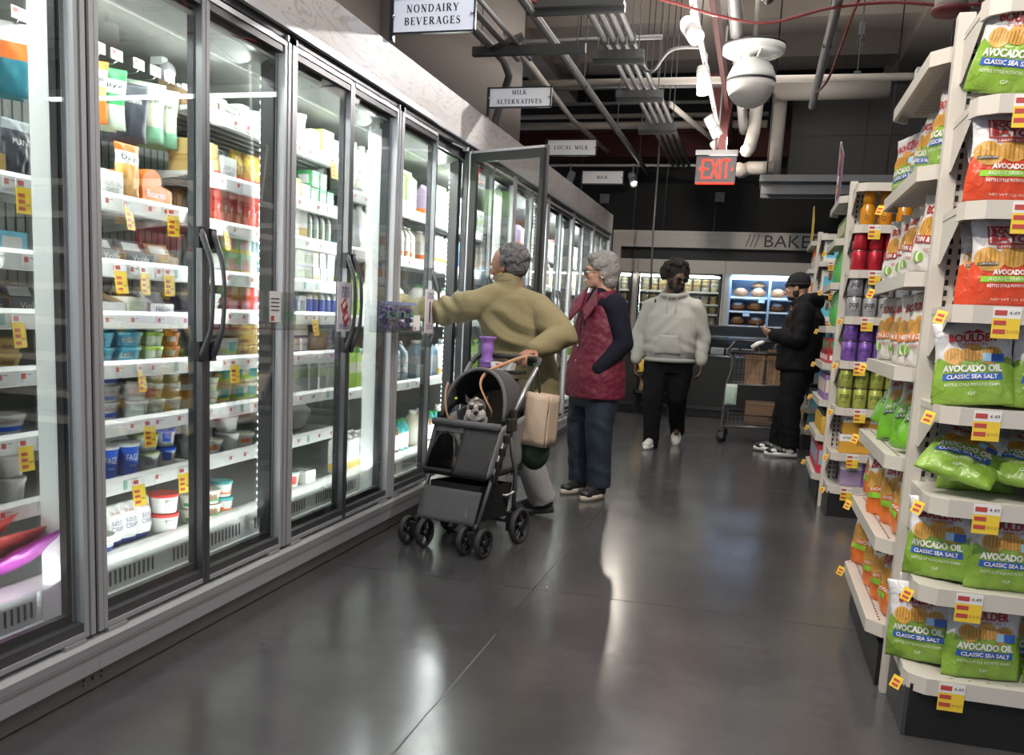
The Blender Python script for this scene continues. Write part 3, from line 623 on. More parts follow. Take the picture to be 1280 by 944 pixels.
for si, ((ya, yb), zs) in enumerate(zip(SECT, ZS)):
    e = min(cases, key=lambda c: abs(c.location.y+.6-(ya+yb)/2)); rnd = random.Random(si)
    for zi, z in enumerate(zs+[DECK]):
        sh = None
        if z != DECK:
            b = MB(); ox, oy = e.location.x, e.location.y; dp = .42 if z > 1.2 else .5
            b.box((-2.095-ox, ya+.012-oy, z-.016), (-2.10-dp-ox, yb-.012-oy, z), SHELF)
            for q in range(7): b.box((-2.12-q*.065-ox, ya+.015-oy, z-.024), (-2.13-q*.065-ox, yb-.015-oy, z-.016), WHT)
            for yy in (ya+.012, yb-.02): b.prism([(-2.14-ox, z-.018), (-2.10-dp-ox, z-.018), (-2.10-dp-ox, z-.06)], 1, yy-oy, yy+.006-oy, SHELF)
            sh = b.build('shelf', e)
            b = MB(); b.prism([(-2.097-ox, z-.050), (-2.083-ox, z-.046), (-2.083-ox, z-.002), (-2.093-ox, z+.012), (-2.097-ox, z+.012)], 1, ya+.012-oy, yb-.012-oy, WHT2); b.build('price_rail', sh)
        if si <= 3:
            b = MB(); y = ya+.06
            while y < yb-.08:
                tag_geo(b, y, z-(.0 if z != DECK else -.03), 'w' if rnd.random() < .85 else 'g', rnd); y += rnd.uniform(.09, .2)
            Mo = Matrix.Translation(-e.location)
            b.v = [tuple(Mo @ Vector(v)) for v in b.v]
            if z == DECK:
                b.v = [(v[0]+.028-.028, v[1], v[2]-.0) for v in b.v]
                continue
            b.build('price_labels', sh)
            if si <= 2:
                sale = {1: {0: (2.78, 3.02, 3.15), 1: (2.72, 2.86, 3.0, 3.18), 4: (2.87,), 3: (2.84,), 5: (3.08, 2.8)}, 2: {0: (4.37,), 4: (4.2,), 2: (3.40,), 5: (3.45,)}, 0: {}}[si].get(zi, ())
                if si == 1: sale = list(sale)+{0: [2.29], 2: [2.26], 4: [2.27]}.get(zi, [])
                for y in sale:
                    t = MB(); t.box((0, 0, -.075), (.002, .055, 0), TAGY); 
                    for zz in (-.018, -.036, -.056): t.box((.002, .006, zz-.010), (.0026, .030, zz), TAGR)
                    t.box((.002, .034, -.052), (.0026, .050, -.046), mat('tag_ink', (.35, .25, .05), .5)); t.box((.0, 0, 0), (.0022, .055, .022), TAGW); t.box((.0022, .006, .004), (.0028, .028, .018), TAGR)
                    o = t.build('sale_tag', sh); o.location = (-2.0805-e.location.x, y-e.location.y, z-.028); o.rotation_euler = (0, rnd.uniform(-.15, -.02), rnd.uniform(-.25, .2))

# ------------------------------------------------------------------ packaged goods of the cold cases
def flatM(name, c, r=.45): return mat('pack_'+name, c, r)
CC = dict(white=(.78, .78, .75), cream=(.72, .66, .52), blue=(.02, .11, .62), sky=(.13, .60, .82), orange=(.80, .20, .03), lime=(.42, .70, .10), green=(.05, .30, .10), sage=(.52, .60, .36), teal=(.05, .38, .38),
          red=(.60, .04, .03), gold=(.55, .38, .10), brown=(.22, .11, .05), dark=(.05, .055, .07), navy=(.03, .04, .18), purple=(.16, .05, .28), pink=(.72, .30, .33), kraft=(.38, .24, .13), yellow=(.80, .55, .08), grey=(.35, .38, .40), bluegrey=(.16, .26, .34), palegreen=(.52, .66, .50), magenta=(.45, .07, .35), clear=(.70, .74, .72), ivory=(.74, .72, .60))
def K(n): return flatM(n, CC[n])
PROTO = {}
def arcfn(R, z0=0, a0=-.35):
    return lambda u, v: ((R+.0012)*math.cos(a0+u/R), (R+.0012)*math.sin(a0+u/R), z0+v)
def band(mb, R0, R1, z0, z1, m, a0=-1.7, a1=1.3, n=14, ex=.0008, sx=1, sy=1):
    vs = []; fs = []
    for i in range(n+1):
        a = a0+(a1-a0)*i/n
        vs.append(((R0+ex)*math.cos(a)*sx, (R0+ex)*math.sin(a)*sy, z0)); vs.append(((R1+ex)*math.cos(a)*sx, (R1+ex)*math.sin(a)*sy, z1))
    for i in range(n): fs.append((2*i, 2*i+2, 2*i+3, 2*i+1))
    mb.add(vs, fs, m, True)
def reg(key, o, w, h, desc, cat, d=None): PROTO[key] = (o, w, h, desc, cat, d or w); o.location = (0, 0, -50)
def tub(key, r, h, body, lid, desc, bandc=None, patch=None, txt=None, sy=1.0, tc=INK, taper=.82):
    b = MB(); b.lathe([(r*taper*.96, 0), (r*taper, .004), (r*.985, h-.012), (r*.985, h-.010)], body, n=22, sy=sy); o = b.build('tub')
    l = MB(); l.lathe([(r*1.02, h-.014), (r*1.04, h-.012), (r*1.04, h-.002), (r*1.0, h), (r*.9, h-.001)], lid, n=22, sy=sy); l.build('lid', o)
    p = MB(); R = lambda z: r*taper+(r*.985-r*taper)*z/h
    if bandc: band(p, R(h*.18), R(h*.42), h*.18, h*.42, bandc, sy=sy)
    if patch: band(p, R(h*.3), R(h*.78), h*.3, h*.78, patch, -.9, -.1, 6, .0012, sy=sy)
    if txt:
        fn = lambda u, v: ((R(v)+.0016)*math.cos(-.35+u/r), (R(v)+.0016)*math.sin(-.35+u/r)*sy, v)
        for i, (s_, zz, ww, hh, m) in enumerate(txt): put_text(p, s_, fn, 0, h*zz, ww*r, hh*h, m)
    if p.v: p.build('label', o, recalc=False)
    reg(key, o, 2*r*sy*1.06, h, desc, 'tub')
def bottle(key, r, h, body, cap, desc, label=None, l2=None, sq=4, txt=None, neck=.35, capname='cap', cat='bottle'):
    b = MB(); b.lathe([(r*.92, 0), (r, .01), (r, h*.68), (r*.9, h*.76), (r*neck*1.1, h*.90), (r*neck, h*.93)], body, n=24, sq=sq); o = b.build('bottle' if cat == 'bottle' else 'jug')
    l = MB(); l.lathe([(r*neck*1.25, h*.91), (r*neck*1.3, h*.92), (r*neck*1.25, h)], cap, n=16); l.build(capname, o)
    p = MB()
    def ring(z0, z1, m, ex):
        vs = []; fs = []; n = 16
        for i in range(n+1):
            a = -1.75+2.6*i/n; ca, sa = math.cos(a), math.sin(a); q = (abs(ca)**sq+abs(sa)**sq)**(-1/sq) if sq else 1
            for z in (z0, z1): vs.append(((r+ex)*ca*q, (r+ex)*sa*q, z))
        for i in range(n): fs.append((2*i, 2*i+2, 2*i+3, 2*i+1))
        p.add(vs, fs, m)
    if label: ring(h*.12, h*.60, label, .001)
    if l2: ring(h*.12, h*.24, l2, .0018)
    if txt:
        for s_, zz, ww, hh, m in txt: put_text(p, s_, lambda u, v: (r+.0028, u, v), 0, h*zz, ww*r, hh*h, m)
    if p.v: p.build('label', o, recalc=False)
    reg(key, o, 2*r*1.04, h, desc, cat)
def carton(key, w, h, body, desc, top=None, bandc=None, patch=None, cap=None, txt=None):
    b = MB(); hw = w/2; hh = h*.80; b.box((-hw, -hw, 0), (hw, hw, hh), body)
    t = top or body; b.add([(-hw, -hw, hh), (hw, -hw, hh), (hw, hw, hh), (-hw, hw, hh), (0, -hw, h*.94), (0, hw, h*.94)], [(0, 1, 4), (2, 3, 5), (1, 2, 5, 4), (3, 0, 4, 5)], t); b.box((-.003, -hw, h*.93), (.003, hw, h), t)
    o = b.build('carton')
    p = MB()
    for (c, za, zb) in ((bandc, .08, .25), (patch, .38, .62)):
        if c: p.box((hw, -hw*.95, h*za), (hw+.0008, hw*.95, h*zb), c); p.box((-hw*.9, -hw-.0008, h*za), (hw*.9, -hw, h*zb), c)
    if txt:
        for s_, zz, ww, h2, m in txt: put_text(p, s_, lambda u, v: (hw+.002, u, v), 0, h*zz, ww*hw, h2*h, m)
    if p.v: p.build('label', o)
    if cap: c_ = MB(); c_.lathe([(.014, 0), (.014, .018)], cap, n=12, M=Matrix.Translation((hw*.5, 0, h*.86)) @ Matrix.Rotation(.9, 4, 'Y')); c_.build('cap', o)
    reg(key, o, w*1.06, h, desc, 'carton')
def boxp(key, w, h, d, body, desc, patch=None, p2=None, txt=None, name='box', cat='box'):
    b = MB(); b.box((-d/2, -w/2, 0), (d/2, w/2, h), body, bev=.002); o = b.build(name); p = MB()
    if patch: p.box((d/2, -w*.42, h*.2), (d/2+.0008, w*.30, h*.75), patch); p.box((-d*.3, -w/2-.0008, h*.2), (d*.3, -w/2, h*.75), patch)
    if p2: p.box((d/2, -w*.5, h*.02), (d/2+.001, w*.5, h*.2), p2); p.box((-d*.5, -w/2-.001, h*.02), (d*.5, -w/2, h*.2), p2)
    if txt:
        for s_, zz, ww, h2, m in txt: put_text(p, s_, lambda u, v: (d/2+.002, u, v), 0, h*zz, ww*w, h2*h, m)
    if p.v: p.build('label', o)
    reg(key, o, w*1.03, h, desc, cat, d)
def pouch_mesh(w, h, t, wr=.004, seed=0, nu=16, nv=22):
    rr = random.Random(seed); ph = [rr.uniform(0, 6.28) for _ in range(8)]
    def fn(u, v, side=1, ex=0):   # u in [-.5,.5]*w , v in [0,h]
        a = max(-1, min(1, 2*u/w)); q = max(0.0, min(1.0, v/h))
        s_ = (1-abs(a)**2.6)**.55 if abs(a) < 1 else 0
        e_ = max(0.0, math.sin(PI*(q*.94+.03)))**.5*(1.15-.45*q) - .16
        d = max(0, s_*max(0, e_))*t*.5
        d += wr*(math.sin(9*a+ph[0]+5*q)*math.sin(13*q+ph[1]-3*a)+.6*math.sin(22*a+ph[2])*math.exp(-((q-.92)/.12)**2)+.6*math.sin(19*a+ph[3])*math.exp(-((q-.06)/.1)**2))*min(1, d/(t*.12)+.25)
        xx = w/2*a*(1-.055*math.sin(PI*q)-.03*math.sin(7*q+ph[4]))
        return (side*(d+ex), xx, q*h)
    vs = []; fs = []; 
    for side in (1, -1):
        o = len(vs)
        for j in range(nv+1):
            for i in range(nu+1): vs.append(fn((i/nu-.5)*w, j/nv*h, side, .0006))
        for j in range(nv):
            for i in range(nu):
                f = (o+j*(nu+1)+i, o+j*(nu+1)+i+1, o+(j+1)*(nu+1)+i+1, o+(j+1)*(nu+1)+i); fs.append(f if side == 1 else f[::-1])
    n1 = (nu+1)*(nv+1)
    for j in range(nv):
        for i in (0, nu): a = j*(nu+1)+i; fs.append((a, a+nu+1, n1+a+nu+1, n1+a))
    for j in (0, nv):
        for i in range(nu): a = j*(nu+1)+i; fs.append((a, a+1, n1+a+1, n1+a))
    return vs, fs, fn
def pouch(key, w, h, t, bands, desc, txt=None, seed=0, cat='bag', extra=None):
    """bands: list of (z fraction top, material) from the bottom up"""
    nv = 22; vs, fs, fn = pouch_mesh(w, h, t, .003, seed); b = MB()
    for f in fs:
        zc = sum(vs[i][2] for i in f)/len(f)/h; m = bands[-1][1]
        for q, mm in bands:
            if zc < q: m = mm; break
        b.add([vs[i] for i in f], [tuple(range(len(f)))], m, True)
    o = b.build('bag'); bm = bmesh.new(); bm.from_mesh(o.data); bmesh.ops.remove_doubles(bm, verts=bm.verts[:], dist=1e-5); bmesh.ops.recalc_face_normals(bm, faces=bm.faces[:]); bm.to_mesh(o.data); bm.free()
    for p in o.data.polygons: p.use_smooth = True
    p = MB()
    if txt:
        for s_, zz, ww, h2, m in txt: put_text(p, s_, lambda u, v: fn(u, v, 1, .003), 0, h*zz, ww*w, h2*h, m)
    if extra: extra(p, lambda u, v, e=.0022: fn(u, v, 1, e), w, h)
    if p.v: p.build('print', o, recalc=False)
    reg(key, o, w*.86, h, desc, cat, t)
# near tubs and boxes
tub('tubBlue', .058, .052, K('sky'), K('sky'), 'wide sky-blue dip tub', patch=K('white'), sy=1.25, txt=[('DIP', .5, .7, .25, INK)])
tub('tubLime', .042, .052, K('palegreen'), K('lime'), 'small lime-lidded tub', patch=K('white'))
tub('tubOrange', .046, .052, K('orange'), K('orange'), 'orange dip tub', patch=K('white'), sy=1.1)
tub('tubWhiteBlue', .062, .060, K('white'), K('white'), 'white spread tub', bandc=K('blue'), sy=1.3, txt=[('butter', .68, 1.0, .2, RED)])
tub('tubWhiteOval', .055, .045, K('white'), K('white'), 'low white oval tub', patch=K('brown'), sy=1.4)
tub('tubPaleGreen', .048, .060, K('clear'), K('white'), 'clear-sided tub', bandc=K('palegreen'))
tub('tubSage', .048, .058, K('sage'), K('palegreen'), 'sage green tub', patch=K('ivory'), txt=[('wildbrine', .6, .9, .14, INK)])
tub('cupBlue', .047, .118, K('blue'), K('white'), 'tall blue yogurt tub', bandc=K('blue'), txt=[('FAGE', .55, 1.1, .2, WHI), ('SOUR', .3, .6, .08, WHI)], taper=.8)
tub('cupGreenW', .055, .068, K('clear'), K('sage'), 'pale green-topped round tub', patch=K('grey'))
tub('cupBlueW', .050, .072, K('white'), K('blue'), 'blue-squiggle white tub', patch=K('blue'), txt=[('Y', .55, .5, .5, K('blue'))])
tub('cupWhite', .050, .075, K('white'), K('white'), 'plain white tub', bandc=K('clear'))
tub('cupGood', .055, .078, K('white'), K('red'), 'white cottage cheese tub', txt=[('good', .68, 1.0, .22, INK), ('CULTURE', .5, .8, .09, INK), ('COTTAGE', .2, .7, .08, RED)], taper=.84)
band_good = None
tub('cupDaisy', .055, .072, K('white'), K('white'), 'white sour cream tub', bandc=K('navy'), txt=[('Daisy', .72, .8, .2, RED), ('SOUR CREAM', .52, 1.1, .12, K('navy'))])
tub('cupPurple', .052, .060, K('ivory'), K('ivory'), 'cream fruit tub', patch=K('brown'), bandc=K('green'))
tub('cupTeal', .045, .070, K('clear'), K('teal'), 'small teal-lidded tub', patch=K('white'), bandc=K('orange'))
tub('cupWhiteGreen', .050, .080, K('ivory'), K('ivory'), 'green-striped ivory tub', bandc=K('lime'), patch=K('teal'))
tub('cupWide', .070, .060, K('white'), K('ivory'), 'wide white tub', patch=K('orange'))
tub('cupGold', .055, .046, K('gold'), K('gold'), 'low gold tub', patch=K('brown'))
tub('cupPink', .040, .080, K('white'), K('white'), 'pink-panel white cup', patch=K('pink'), txt=[('Oat', .6, .7, .2, INK)])
tub('cupRed', .056, .088, K('white'), K('grey'), 'red-strip white tub', patch=K('red'), txt=[('Oat', .7, .4, .15, INK)])
tub('tubRound', .050, .035, K('white'), K('clear'), 'flat round cheese pack', patch=K('sage'))
pouch('creamBag', .095, .155, .07, [(.12, K('navy')), (1, K('white'))], 'sour cream pouch', [('Daisy', .8, .6, .10, RED), ('SOUR', .58, .62, .11, K('navy')), ('CREAM', .44, .68, .11, K('navy'))], 1)
pouch('shredGreen', .135, .20, .05, [(.30, K('palegreen')), (.42, K('ivory')), (.60, K('green')), (.84, K('white')), (1, K('green'))], 'hanging green and white bag', [('Daiya', .72, .72, .14, INK)], 2)
pouch('shredOrange', .125, .20, .05, [(.40, K('orange')), (.60, flatM('amber', (.8, .42, .12))), (.86, K('white')), (1, K('orange'))], 'hanging orange and white bag', [('Daiya', .72, .72, .14, INK)], 3)
pouch('shredDark', .135, .20, .05, [(.2, K('dark')), (1, K('dark'))], 'hanging charcoal bag', [('Violife', .72, .6, .1, WHI)], 4)
pouch('shredPale', .145, .21, .05, [(.26, flatM('mint', (.25, .55, .35))), (.80, flatM('palecream', (.62, .64, .50))), (1, K('palegreen'))], 'hanging pale green bag', [('Follow', .72, .6, .10, INK)], 5)
pouch('shredTeal', .14, .21, .05, [(.5, flatM('seablue', (.04, .22, .28))), (.75, K('orange')), (1, K('white'))], 'hanging teal and orange bag', None, 6)
pouch('standOrange', .12, .19, .05, [(.62, flatM('amber', (.8, .42, .12))), (.86, K('white')), (1, K('orange'))], 'standing orange pouch', [('Daiya', .74, .72, .13, INK)], 7)
pouch('standDark', .12, .165, .05, [(.8, K('dark')), (1, K('grey'))], 'standing charcoal pouch', [('PLANT', .62, .6, .10, WHI)], 8)
pouch('standGold', .10, .13, .05, [(.6, K('gold')), (1, K('yellow'))], 'gold snack pouch', None, 9)
pouch('standGreen', .13, .15, .05, [(1, flatM('leafgreen', (.15, .55, .06)))], 'bright green pouch', [('GREENS', .6, .6, .12, WHI)], 10)
pouch('bagMagenta', .20, .24, .05, [(1, mat('magenta_foil', (.33, .04, .30), .35, .2))], 'crumpled magenta foil bag', None, 11)
pouch('bagRed', .17, .2, .05, [(1, mat('red_film', (.50, .07, .06), .3))], 'crumpled red film bag', None, 12)
boxp('boxOlive', .12, .085, .14, K('white'), 'white open-top carton', txt=[('OLIVE OIL', .5, .75, .18, INK), ('CHEESE', .25, .55, .18, INK)])
def dome(key, desc):
    b = MB(); P = [(-.09, 0), (.09, 0), (.09, .06), (.02, .075)]+[(-.03+.055*math.cos(a), .085+.04*math.sin(a)) for a in [PI*t/8 for t in range(0, 9)]]+[(-.09, .06)]
    b.prism([(p[0], p[1]) for p in P], 0, -.08, .08, K('orange')); o = b.build('box'); l = MB(); put_text(l, 'Boursin', lambda u, v: (.082, u, v), -.01, .04, .11, .025, WHI); l.build('label', o, recalc=False); reg(key, o, .185, .12, desc, 'box')
dome('boxDome', 'orange round-backed display box')
def tray(key, mats_, desc, kraft=K('kraft'), front=K('white'), lean=.5, n=5, w=.15, txt=None):
    b = MB(); d = .16; b.box((d/2-.003, -w/2, 0), (d/2, w/2, .04), front); b.box((-d/2, -w/2, 0), (d/2, w/2, .004), kraft)
    for s in (-1, 1): b.add([(d/2, s*w/2, 0), (-d/2, s*w/2, 0), (-d/2, s*w/2, .10), (d/2, s*w/2, .04)], [(0, 1, 2, 3)], kraft)
    o = b.build('tray')
    for i in range(n):
        p = MB(); I = Matrix.Translation((d/2-.02-i*.028, 0, .004)) @ Matrix.Rotation(-lean, 4, 'Y'); mm = mats_[i % len(mats_)]
        p.box((-.008, -w*.44, 0), (.008, w*.44, .085), mm, M=I, bev=.003); p.box((.008, -w*.3, .045), (.009, w*.3, .075), K('white') if mm is not K('white') else K('sage'), M=I); p.build('packet', o)
    if txt: p = MB(); put_text(p, txt, lambda u, v: (d/2+.002, u, v), 0, .02, w*.6, .02, WHI if front is K('dark') else INK); p.build('label', o, recalc=False)
    reg(key, o, w*1.03, .1, desc, 'tray')
tray('trayDark', [K('dark'), K('white'), K('dark')], 'charcoal slice tray', front=K('dark'), txt='Violife')
tray('trayWhite', [K('clear'), K('white'), K('ivory')], 'white slice tray', txt='FRESH')
tray('trayKraft', [K('kraft'), K('ivory')], 'kraft packet tray', front=K('kraft'))
tray('trayBlue', [K('ivory'), K('navy')], 'white cheese tray', lean=1.0)
tray('trayRed', [K('red'), K('white')], 'red and white tray')
boxp('boxBeige', .12, .06, .12, K('ivory'), 'beige packet', patch=K('sage'))
boxp('canRed', .055, .10, .055, mat('pack_redcan', (.62, .05, .03), .3), 'red metallic drink box', txt=[('f', .6, .3, .3, WHI)])
boxp('boxWhiteG', .13, .085, .08, K('white'), 'green-cornered white box', patch=K('ivory'), txt=[('WHOLE', .5, .4, .12, K('green'))])
boxp('boxRound', .088, .085, .06, K('palegreen'), 'pink-print box', patch=K('pink'), p2=K('yellow'))
boxp('boxSilver', .070, .085, .06, K('clear'), 'silvery printed box', patch=K('bluegrey'))
boxp('packRed', .10, .058, .06, K('red'), 'red packet', patch=K('pink'))
boxp('packBlue', .11, .060, .06, K('sky'), 'blue packet', patch=K('white'))
boxp('boxGreen', .085, .075, .09, K('green'), 'green carton box', patch=K('white'))
boxp('boxWhite', .095, .075, .09, K('white'), 'white carton box', patch=K('ivory'), txt=[('SALT', .5, .5, .14, K('navy'))])
boxp('boxTofu', .075, .072, .06, K('white'), 'slim white box', patch=K('sage'))
boxp('boxSalt', .075, .072, .07, K('white'), 'white butter box', p2=K('navy'), txt=[('SALTED', .6, .7, .14, INK)])
boxp('boxYellow', .09, .09, .06, K('yellow'), 'yellow box', patch=K('white'))
boxp('boxPurple', .10, .095, .07, K('navy'), 'navy lettered box', txt=[('NOW', .5, .7, .35, WHI)])
boxp('boxGoldBar', .16, .06, .12, mat('gold_foil', (.60, .42, .16), .35, .4), 'long gold foil block')
boxp('boxPeach', .10, .10, .07, K('cream'), 'peach and white box', p2=K('orange'), patch=K('white'))
boxp('loaf', .2, .1, .1, K('brown'), 'brown plastic-wrapped loaf', patch=K('kraft'))
boxp('boxYG', .12, .12, .08, flatM('yellowgreen', (.5, .58, .15)), 'yellow-green box', patch=K('white'))
bottle('btlMilkG', .055, .27, K('white'), K('white'), 'large white milk bottle', label=None, l2=K('ivory'), txt=[('milk', .45, 1.2, .11, K('brown'))])
bottle('btlMilkB', .052, .25, K('white'), K('white'), 'big blue-lettered white bottle', txt=[('milk', .50, 1.2, .11, BLUEP), ('milk', .25, .5, .04, K('orange'))])
bottle('btlCow', .048, .20, K('ivory'), K('white'), 'spotted white bottle', l2=K('orange'), label=K('white'), sq=3)
bottle('btlBlue', .045, .20, K('sky'), K('white'), 'blue and white bottle', label=K('blue'), txt=[('cow', .3, .8, .12, WHI)])
bottle('btlSmall', .032, .12, K('white'), K('blue'), 'small blue-capped bottle', label=K('blue'), sq=0)
bottle('btlSmallG', .032, .15, K('clear'), K('green'), 'slim green-capped bottle', label=K('palegreen'), sq=0)
bottle('jugGrey', .062, .25, K('bluegrey'), K('white'), 'blue-grey milk jug', label=K('grey'), cat='jug')
bottle('jugGreen', .058, .22, K('white'), K('green'), 'green-capped white jug', label=K('ivory'), cat='jug')
bottle('jugCream', .058, .24, K('cream'), K('white'), 'cream coloured jug', label=K('ivory'), cat='jug', sq=0)
bottle('btlBrown', .035, .20, K('brown'), K('brown'), 'brown coffee bottle', label=K('white'), sq=0)
bottle('btlTeal', .038, .21, K('teal'), K('green'), 'teal juice bottle', label=K('ivory'), sq=0)
bottle('btlRed', .042, .18, K('red'), K('white'), 'red bottle', label=K('orange'), sq=0)
bottle('btlNavy', .045, .20, K('navy'), K('navy'), 'navy blue jug', label=K('navy'), cat='jug')
bottle('btlIvory', .048, .24, K('ivory'), K('ivory'), 'ivory bottle', label=K('cream'), sq=0)
carton('ctGreen', .075, .24, flatM('cartongreen', (.28, .50, .12)), 'green carton', bandc=K('white'))
carton('ctPurple', .072, .20, flatM('lilac', (.45, .33, .50)), 'lilac carton', bandc=K('orange'))
carton('ctBlue', .072, .22, K('bluegrey'), 'blue-grey carton', bandc=K('white'), top=K('white'))
carton('ctWhite', .078, .22, K('white'), 'white carton', bandc=K('yellow'), patch=K('ivory'), cap=K('white'))
carton('ctYellow', .072, .21, K('yellow'), 'yellow and white carton', top=K('white'), patch=K('white'))
carton('ctTeal', .070, .23, K('white'), 'teal-topped carton', top=K('teal'), bandc=K('orange'), cap=K('white'))
carton('ctLime', .080, .24, K('lime'), 'lime green carton', top=K('lime'), patch=K('ivory'), cap=K('green'))
carton('ctBeige', .095, .19, K('clear'), 'large beige carton', patch=K('sage'), txt=[('BROTH', .7, 1.2, .06, INK)])
carton('ctRed', .072, .20, K('white'), 'red-topped carton', top=K('red'), bandc=K('orange'))
carton('ctBlueTop', .075, .21, K('white'), 'blue-panel carton', patch=K('blue'), bandc=K('yellow'))
NPLACED = [0]; USED = {}; CNT = {}
def shelf_word(zs, z):
    if z <= DECK+.01: return 'bottom deck'
    i = zs.index(z); n = len(zs)
    return ORD[n-1-i]+' shelf up'
def put(key, x, y, z, label, group, rz=0, rot=None):
    o, w, h, desc, cat, d = PROTO[key]; r = dup(o, (x, y, z), rz, label, group); r['category'] = cat
    if rot: r.rotation_euler = rot
    NPLACED[0] += 1; USED[label] = USED.get(label, 0)+1; return r
def fill(si, z, y, items, rows=1, yend=None, bayname=None):
    ya, yb = SECT[si]; zs = ZS[si]; yend = yend or yb-.03; cnt = {}
    sw = shelf_word(zs, z); rnd = random.Random(int(si*100+z*1000)); zi = z+.001
    for it in items:
        key, n, st = it[0], it[1], it[2] if len(it) > 2 else 1
        gapx = it[3] if len(it) > 3 else 0
        if key == 'gap': y += n; continue
        o, w, h, desc, cat, d = PROTO[key]
        for i in range(n):
            if y+w > yend: break
            yc = y+w/2; sec = BN[max(0, min(8, int((yc-Vp(0))//BAY)))]
            c = CNT.get((sec, sw, key), 0); CNT[(sec, sw, key)] = c+1
            for j in range(st):
                for r in range(rows):
                    if r and j < st-1: continue
                    x = -2.106-d/2-gapx-r*(d*1.05+.01)+rnd.uniform(-.006, .006)
                    pos = f'{ORD[min(c, 19)]} of its kind'
                    stw = '' if st == 1 else (' top' if j == st-1 else (' bottom' if j == 0 else ' middle'))
                    lb = f'{desc}{stw}, {pos}, {sw}, {sec} case'
                    if r: lb = f'{desc}{stw} in back row, {ORD[min(c, 19)]}, {sw}, {sec} case'
                    put(key, x, yc+rnd.uniform(-.003, .003), zi+j*(h+.0006), lb, f'{desc} pack, {sw}, {sec} case', rnd.uniform(-.08, .08))
            y += w+.004
    return y
# section of the near cases -------------------------------------------------
S = SH1
hang = [('shredOrange', 2.60), ('shredOrange', 2.72), ('shredGreen', 2.83), ('shredGreen', 2.95), ('shredDark', 3.08), ('shredDark', 3.21), ('shredPale', 3.35), ('shredPale', 3.49), ('shredTeal', 2.18), ('shredTeal', 2.32), ('shredDark', 2.05), ('shredDark', 2.46)]
# (bags hang from pegs well back in the case)
for i, (k_, y) in enumerate([('shredTeal', 2.29), ('shredTeal', 2.42), ('shredOrange', 2.775), ('shredGreen', 2.865), ('shredDark', 2.985), ('shredPale', 3.08), ('shredPale', 3.165)]):
    for r in range(2):
        put(k_, -2.215-r*.05, y+r*.02, 1.785-(.02 if k_ == 'shredDark' else 0)-i*.004, f'{PROTO[k_][3]}, {"front" if r == 0 else "back"} one of its peg, {ORD[i]} peg from the near end', 'bags hung on pegs', 0, (0, .10, -.55))
    h_ = MB(); h_.tube([(-2.77, y, 1.985), (-2.18, y, 1.985), (-2.165, y, 1.995)], .003, CHROME, n=6); h_.box((-2.168, y-.03, 1.995), (-2.166, y+.03, 2.03), TAGW); h_.box((-2.166, y-.025, 2.012), (-2.1655, y-.002, 2.026), TAGR)
    tag(h_.build('peg_hook'), f'chrome peg hook with a price card, {ORD[i]} from the near end', 'hook', 'peg hooks')
a = empty('door_sensor', (-2.30, 3.30, 2.06), 0, 'small round silver knob fixed under the ceiling of the second case', 'knob')
b = MB(); b.lathe([(.026, 0), (.03, .004), (.03, .05), (.024, .055)], ALU, n=20, M=Matrix.Rotation(PI/2-.3, 4, 'Y')); b.build('body', a); b = MB(); b.box((-.03, -.02, .03), (.02, .02, .06), WHT); b.build('bracket', a)
fill(1, S[0], 2.13, [('boxGoldBar', 1), ('standDark', 1), ('gap', 0.28), ('boxOlive', 1), ('standOrange', 1), ('boxDome', 1), ('standDark', 1)], 1)
fill(1, S[1], 2.13, [('packBlue', 2), ('gap', 0.29), ('trayDark', 2), ('trayWhite', 0), ('trayKraft', 1)], 1)
fill(1, S[2], 2.13, [('trayDark', 2), ('gap', 0.21), ('trayBlue', 1), ('boxBeige', 1), ('trayWhite', 1), ('trayRed', 1)], 1)
fill(1, S[3], 2.13, [('tubOrange', 1, 1), ('cupGold', 1, 2), ('gap', 0.30), ('tubBlue', 2, 3), ('tubLime', 1, 3), ('tubOrange', 1, 3)], 1)
fill(1, S[4], 2.13, [('cupBlue', 1, 1), ('tubWhiteBlue', 1), ('gap', 0.28), ('tubWhiteBlue', 1, 3), ('tubPaleGreen', 1, 2), ('tubSage', 2, 3)], 1)
fill(1, S[5], 2.13, [('cupGreenW', 1, 2), ('cupWhite', 1, 2), ('gap', 0.35), ('cupBlue', 2, 1), ('cupGreenW', 1, 2), ('cupBlueW', 1, 2)], 1)
fill(1, DECK, 2.13, [('cupDaisy', 1, 1), ('gap', 0.41), ('cupDaisy', 1, 1), ('creamBag', 3, 1, .05), ('gap', .01), ('cupGood', 1, 2)], 1)
for i, (k_, x, y, z, rt) in enumerate((('bagRed', -2.20, 2.20, .43, (.5, .9, .2)), ('bagRed', -2.16, 2.30, .40, (.3, 1.0, -.3)), ('bagMagenta', -2.12, 2.19, .37, (-.6, .95, .1)), ('bagRed', -2.25, 2.08, .40, (.2, 1.2, .6)))):
    put(k_, x, y, z, f'{PROTO[k_][3]} heaped at the bottom of the first case, {["upper", "middle", "front", "rear"][i]} one', 'crumpled bags heaped in the first case', 0, rt)
for si in (0,):
    for z, its in zip(SH1+[DECK], ([('standDark', 3), ('standGold', 4)], [('packBlue', 6)], [('trayDark', 6)], [('cupGold', 6, 2)], [('cupBlue', 8)], [('cupGreenW', 8, 2)], [('cupWhite', 8, 2)])): fill(0, z, 1.35, its)
S = SH2
fill(2, S[0], 3.24, [('trayWhite', 2), ('boxTofu', 1), ('gap', .05), ('cupWhite', 3, 1), ('gap', .08), ('cupWhite', 1, 2), ('boxPeach', 1), ('boxYG', 1), ('boxPurple', 1), ('btlSmall', 1)], 1)
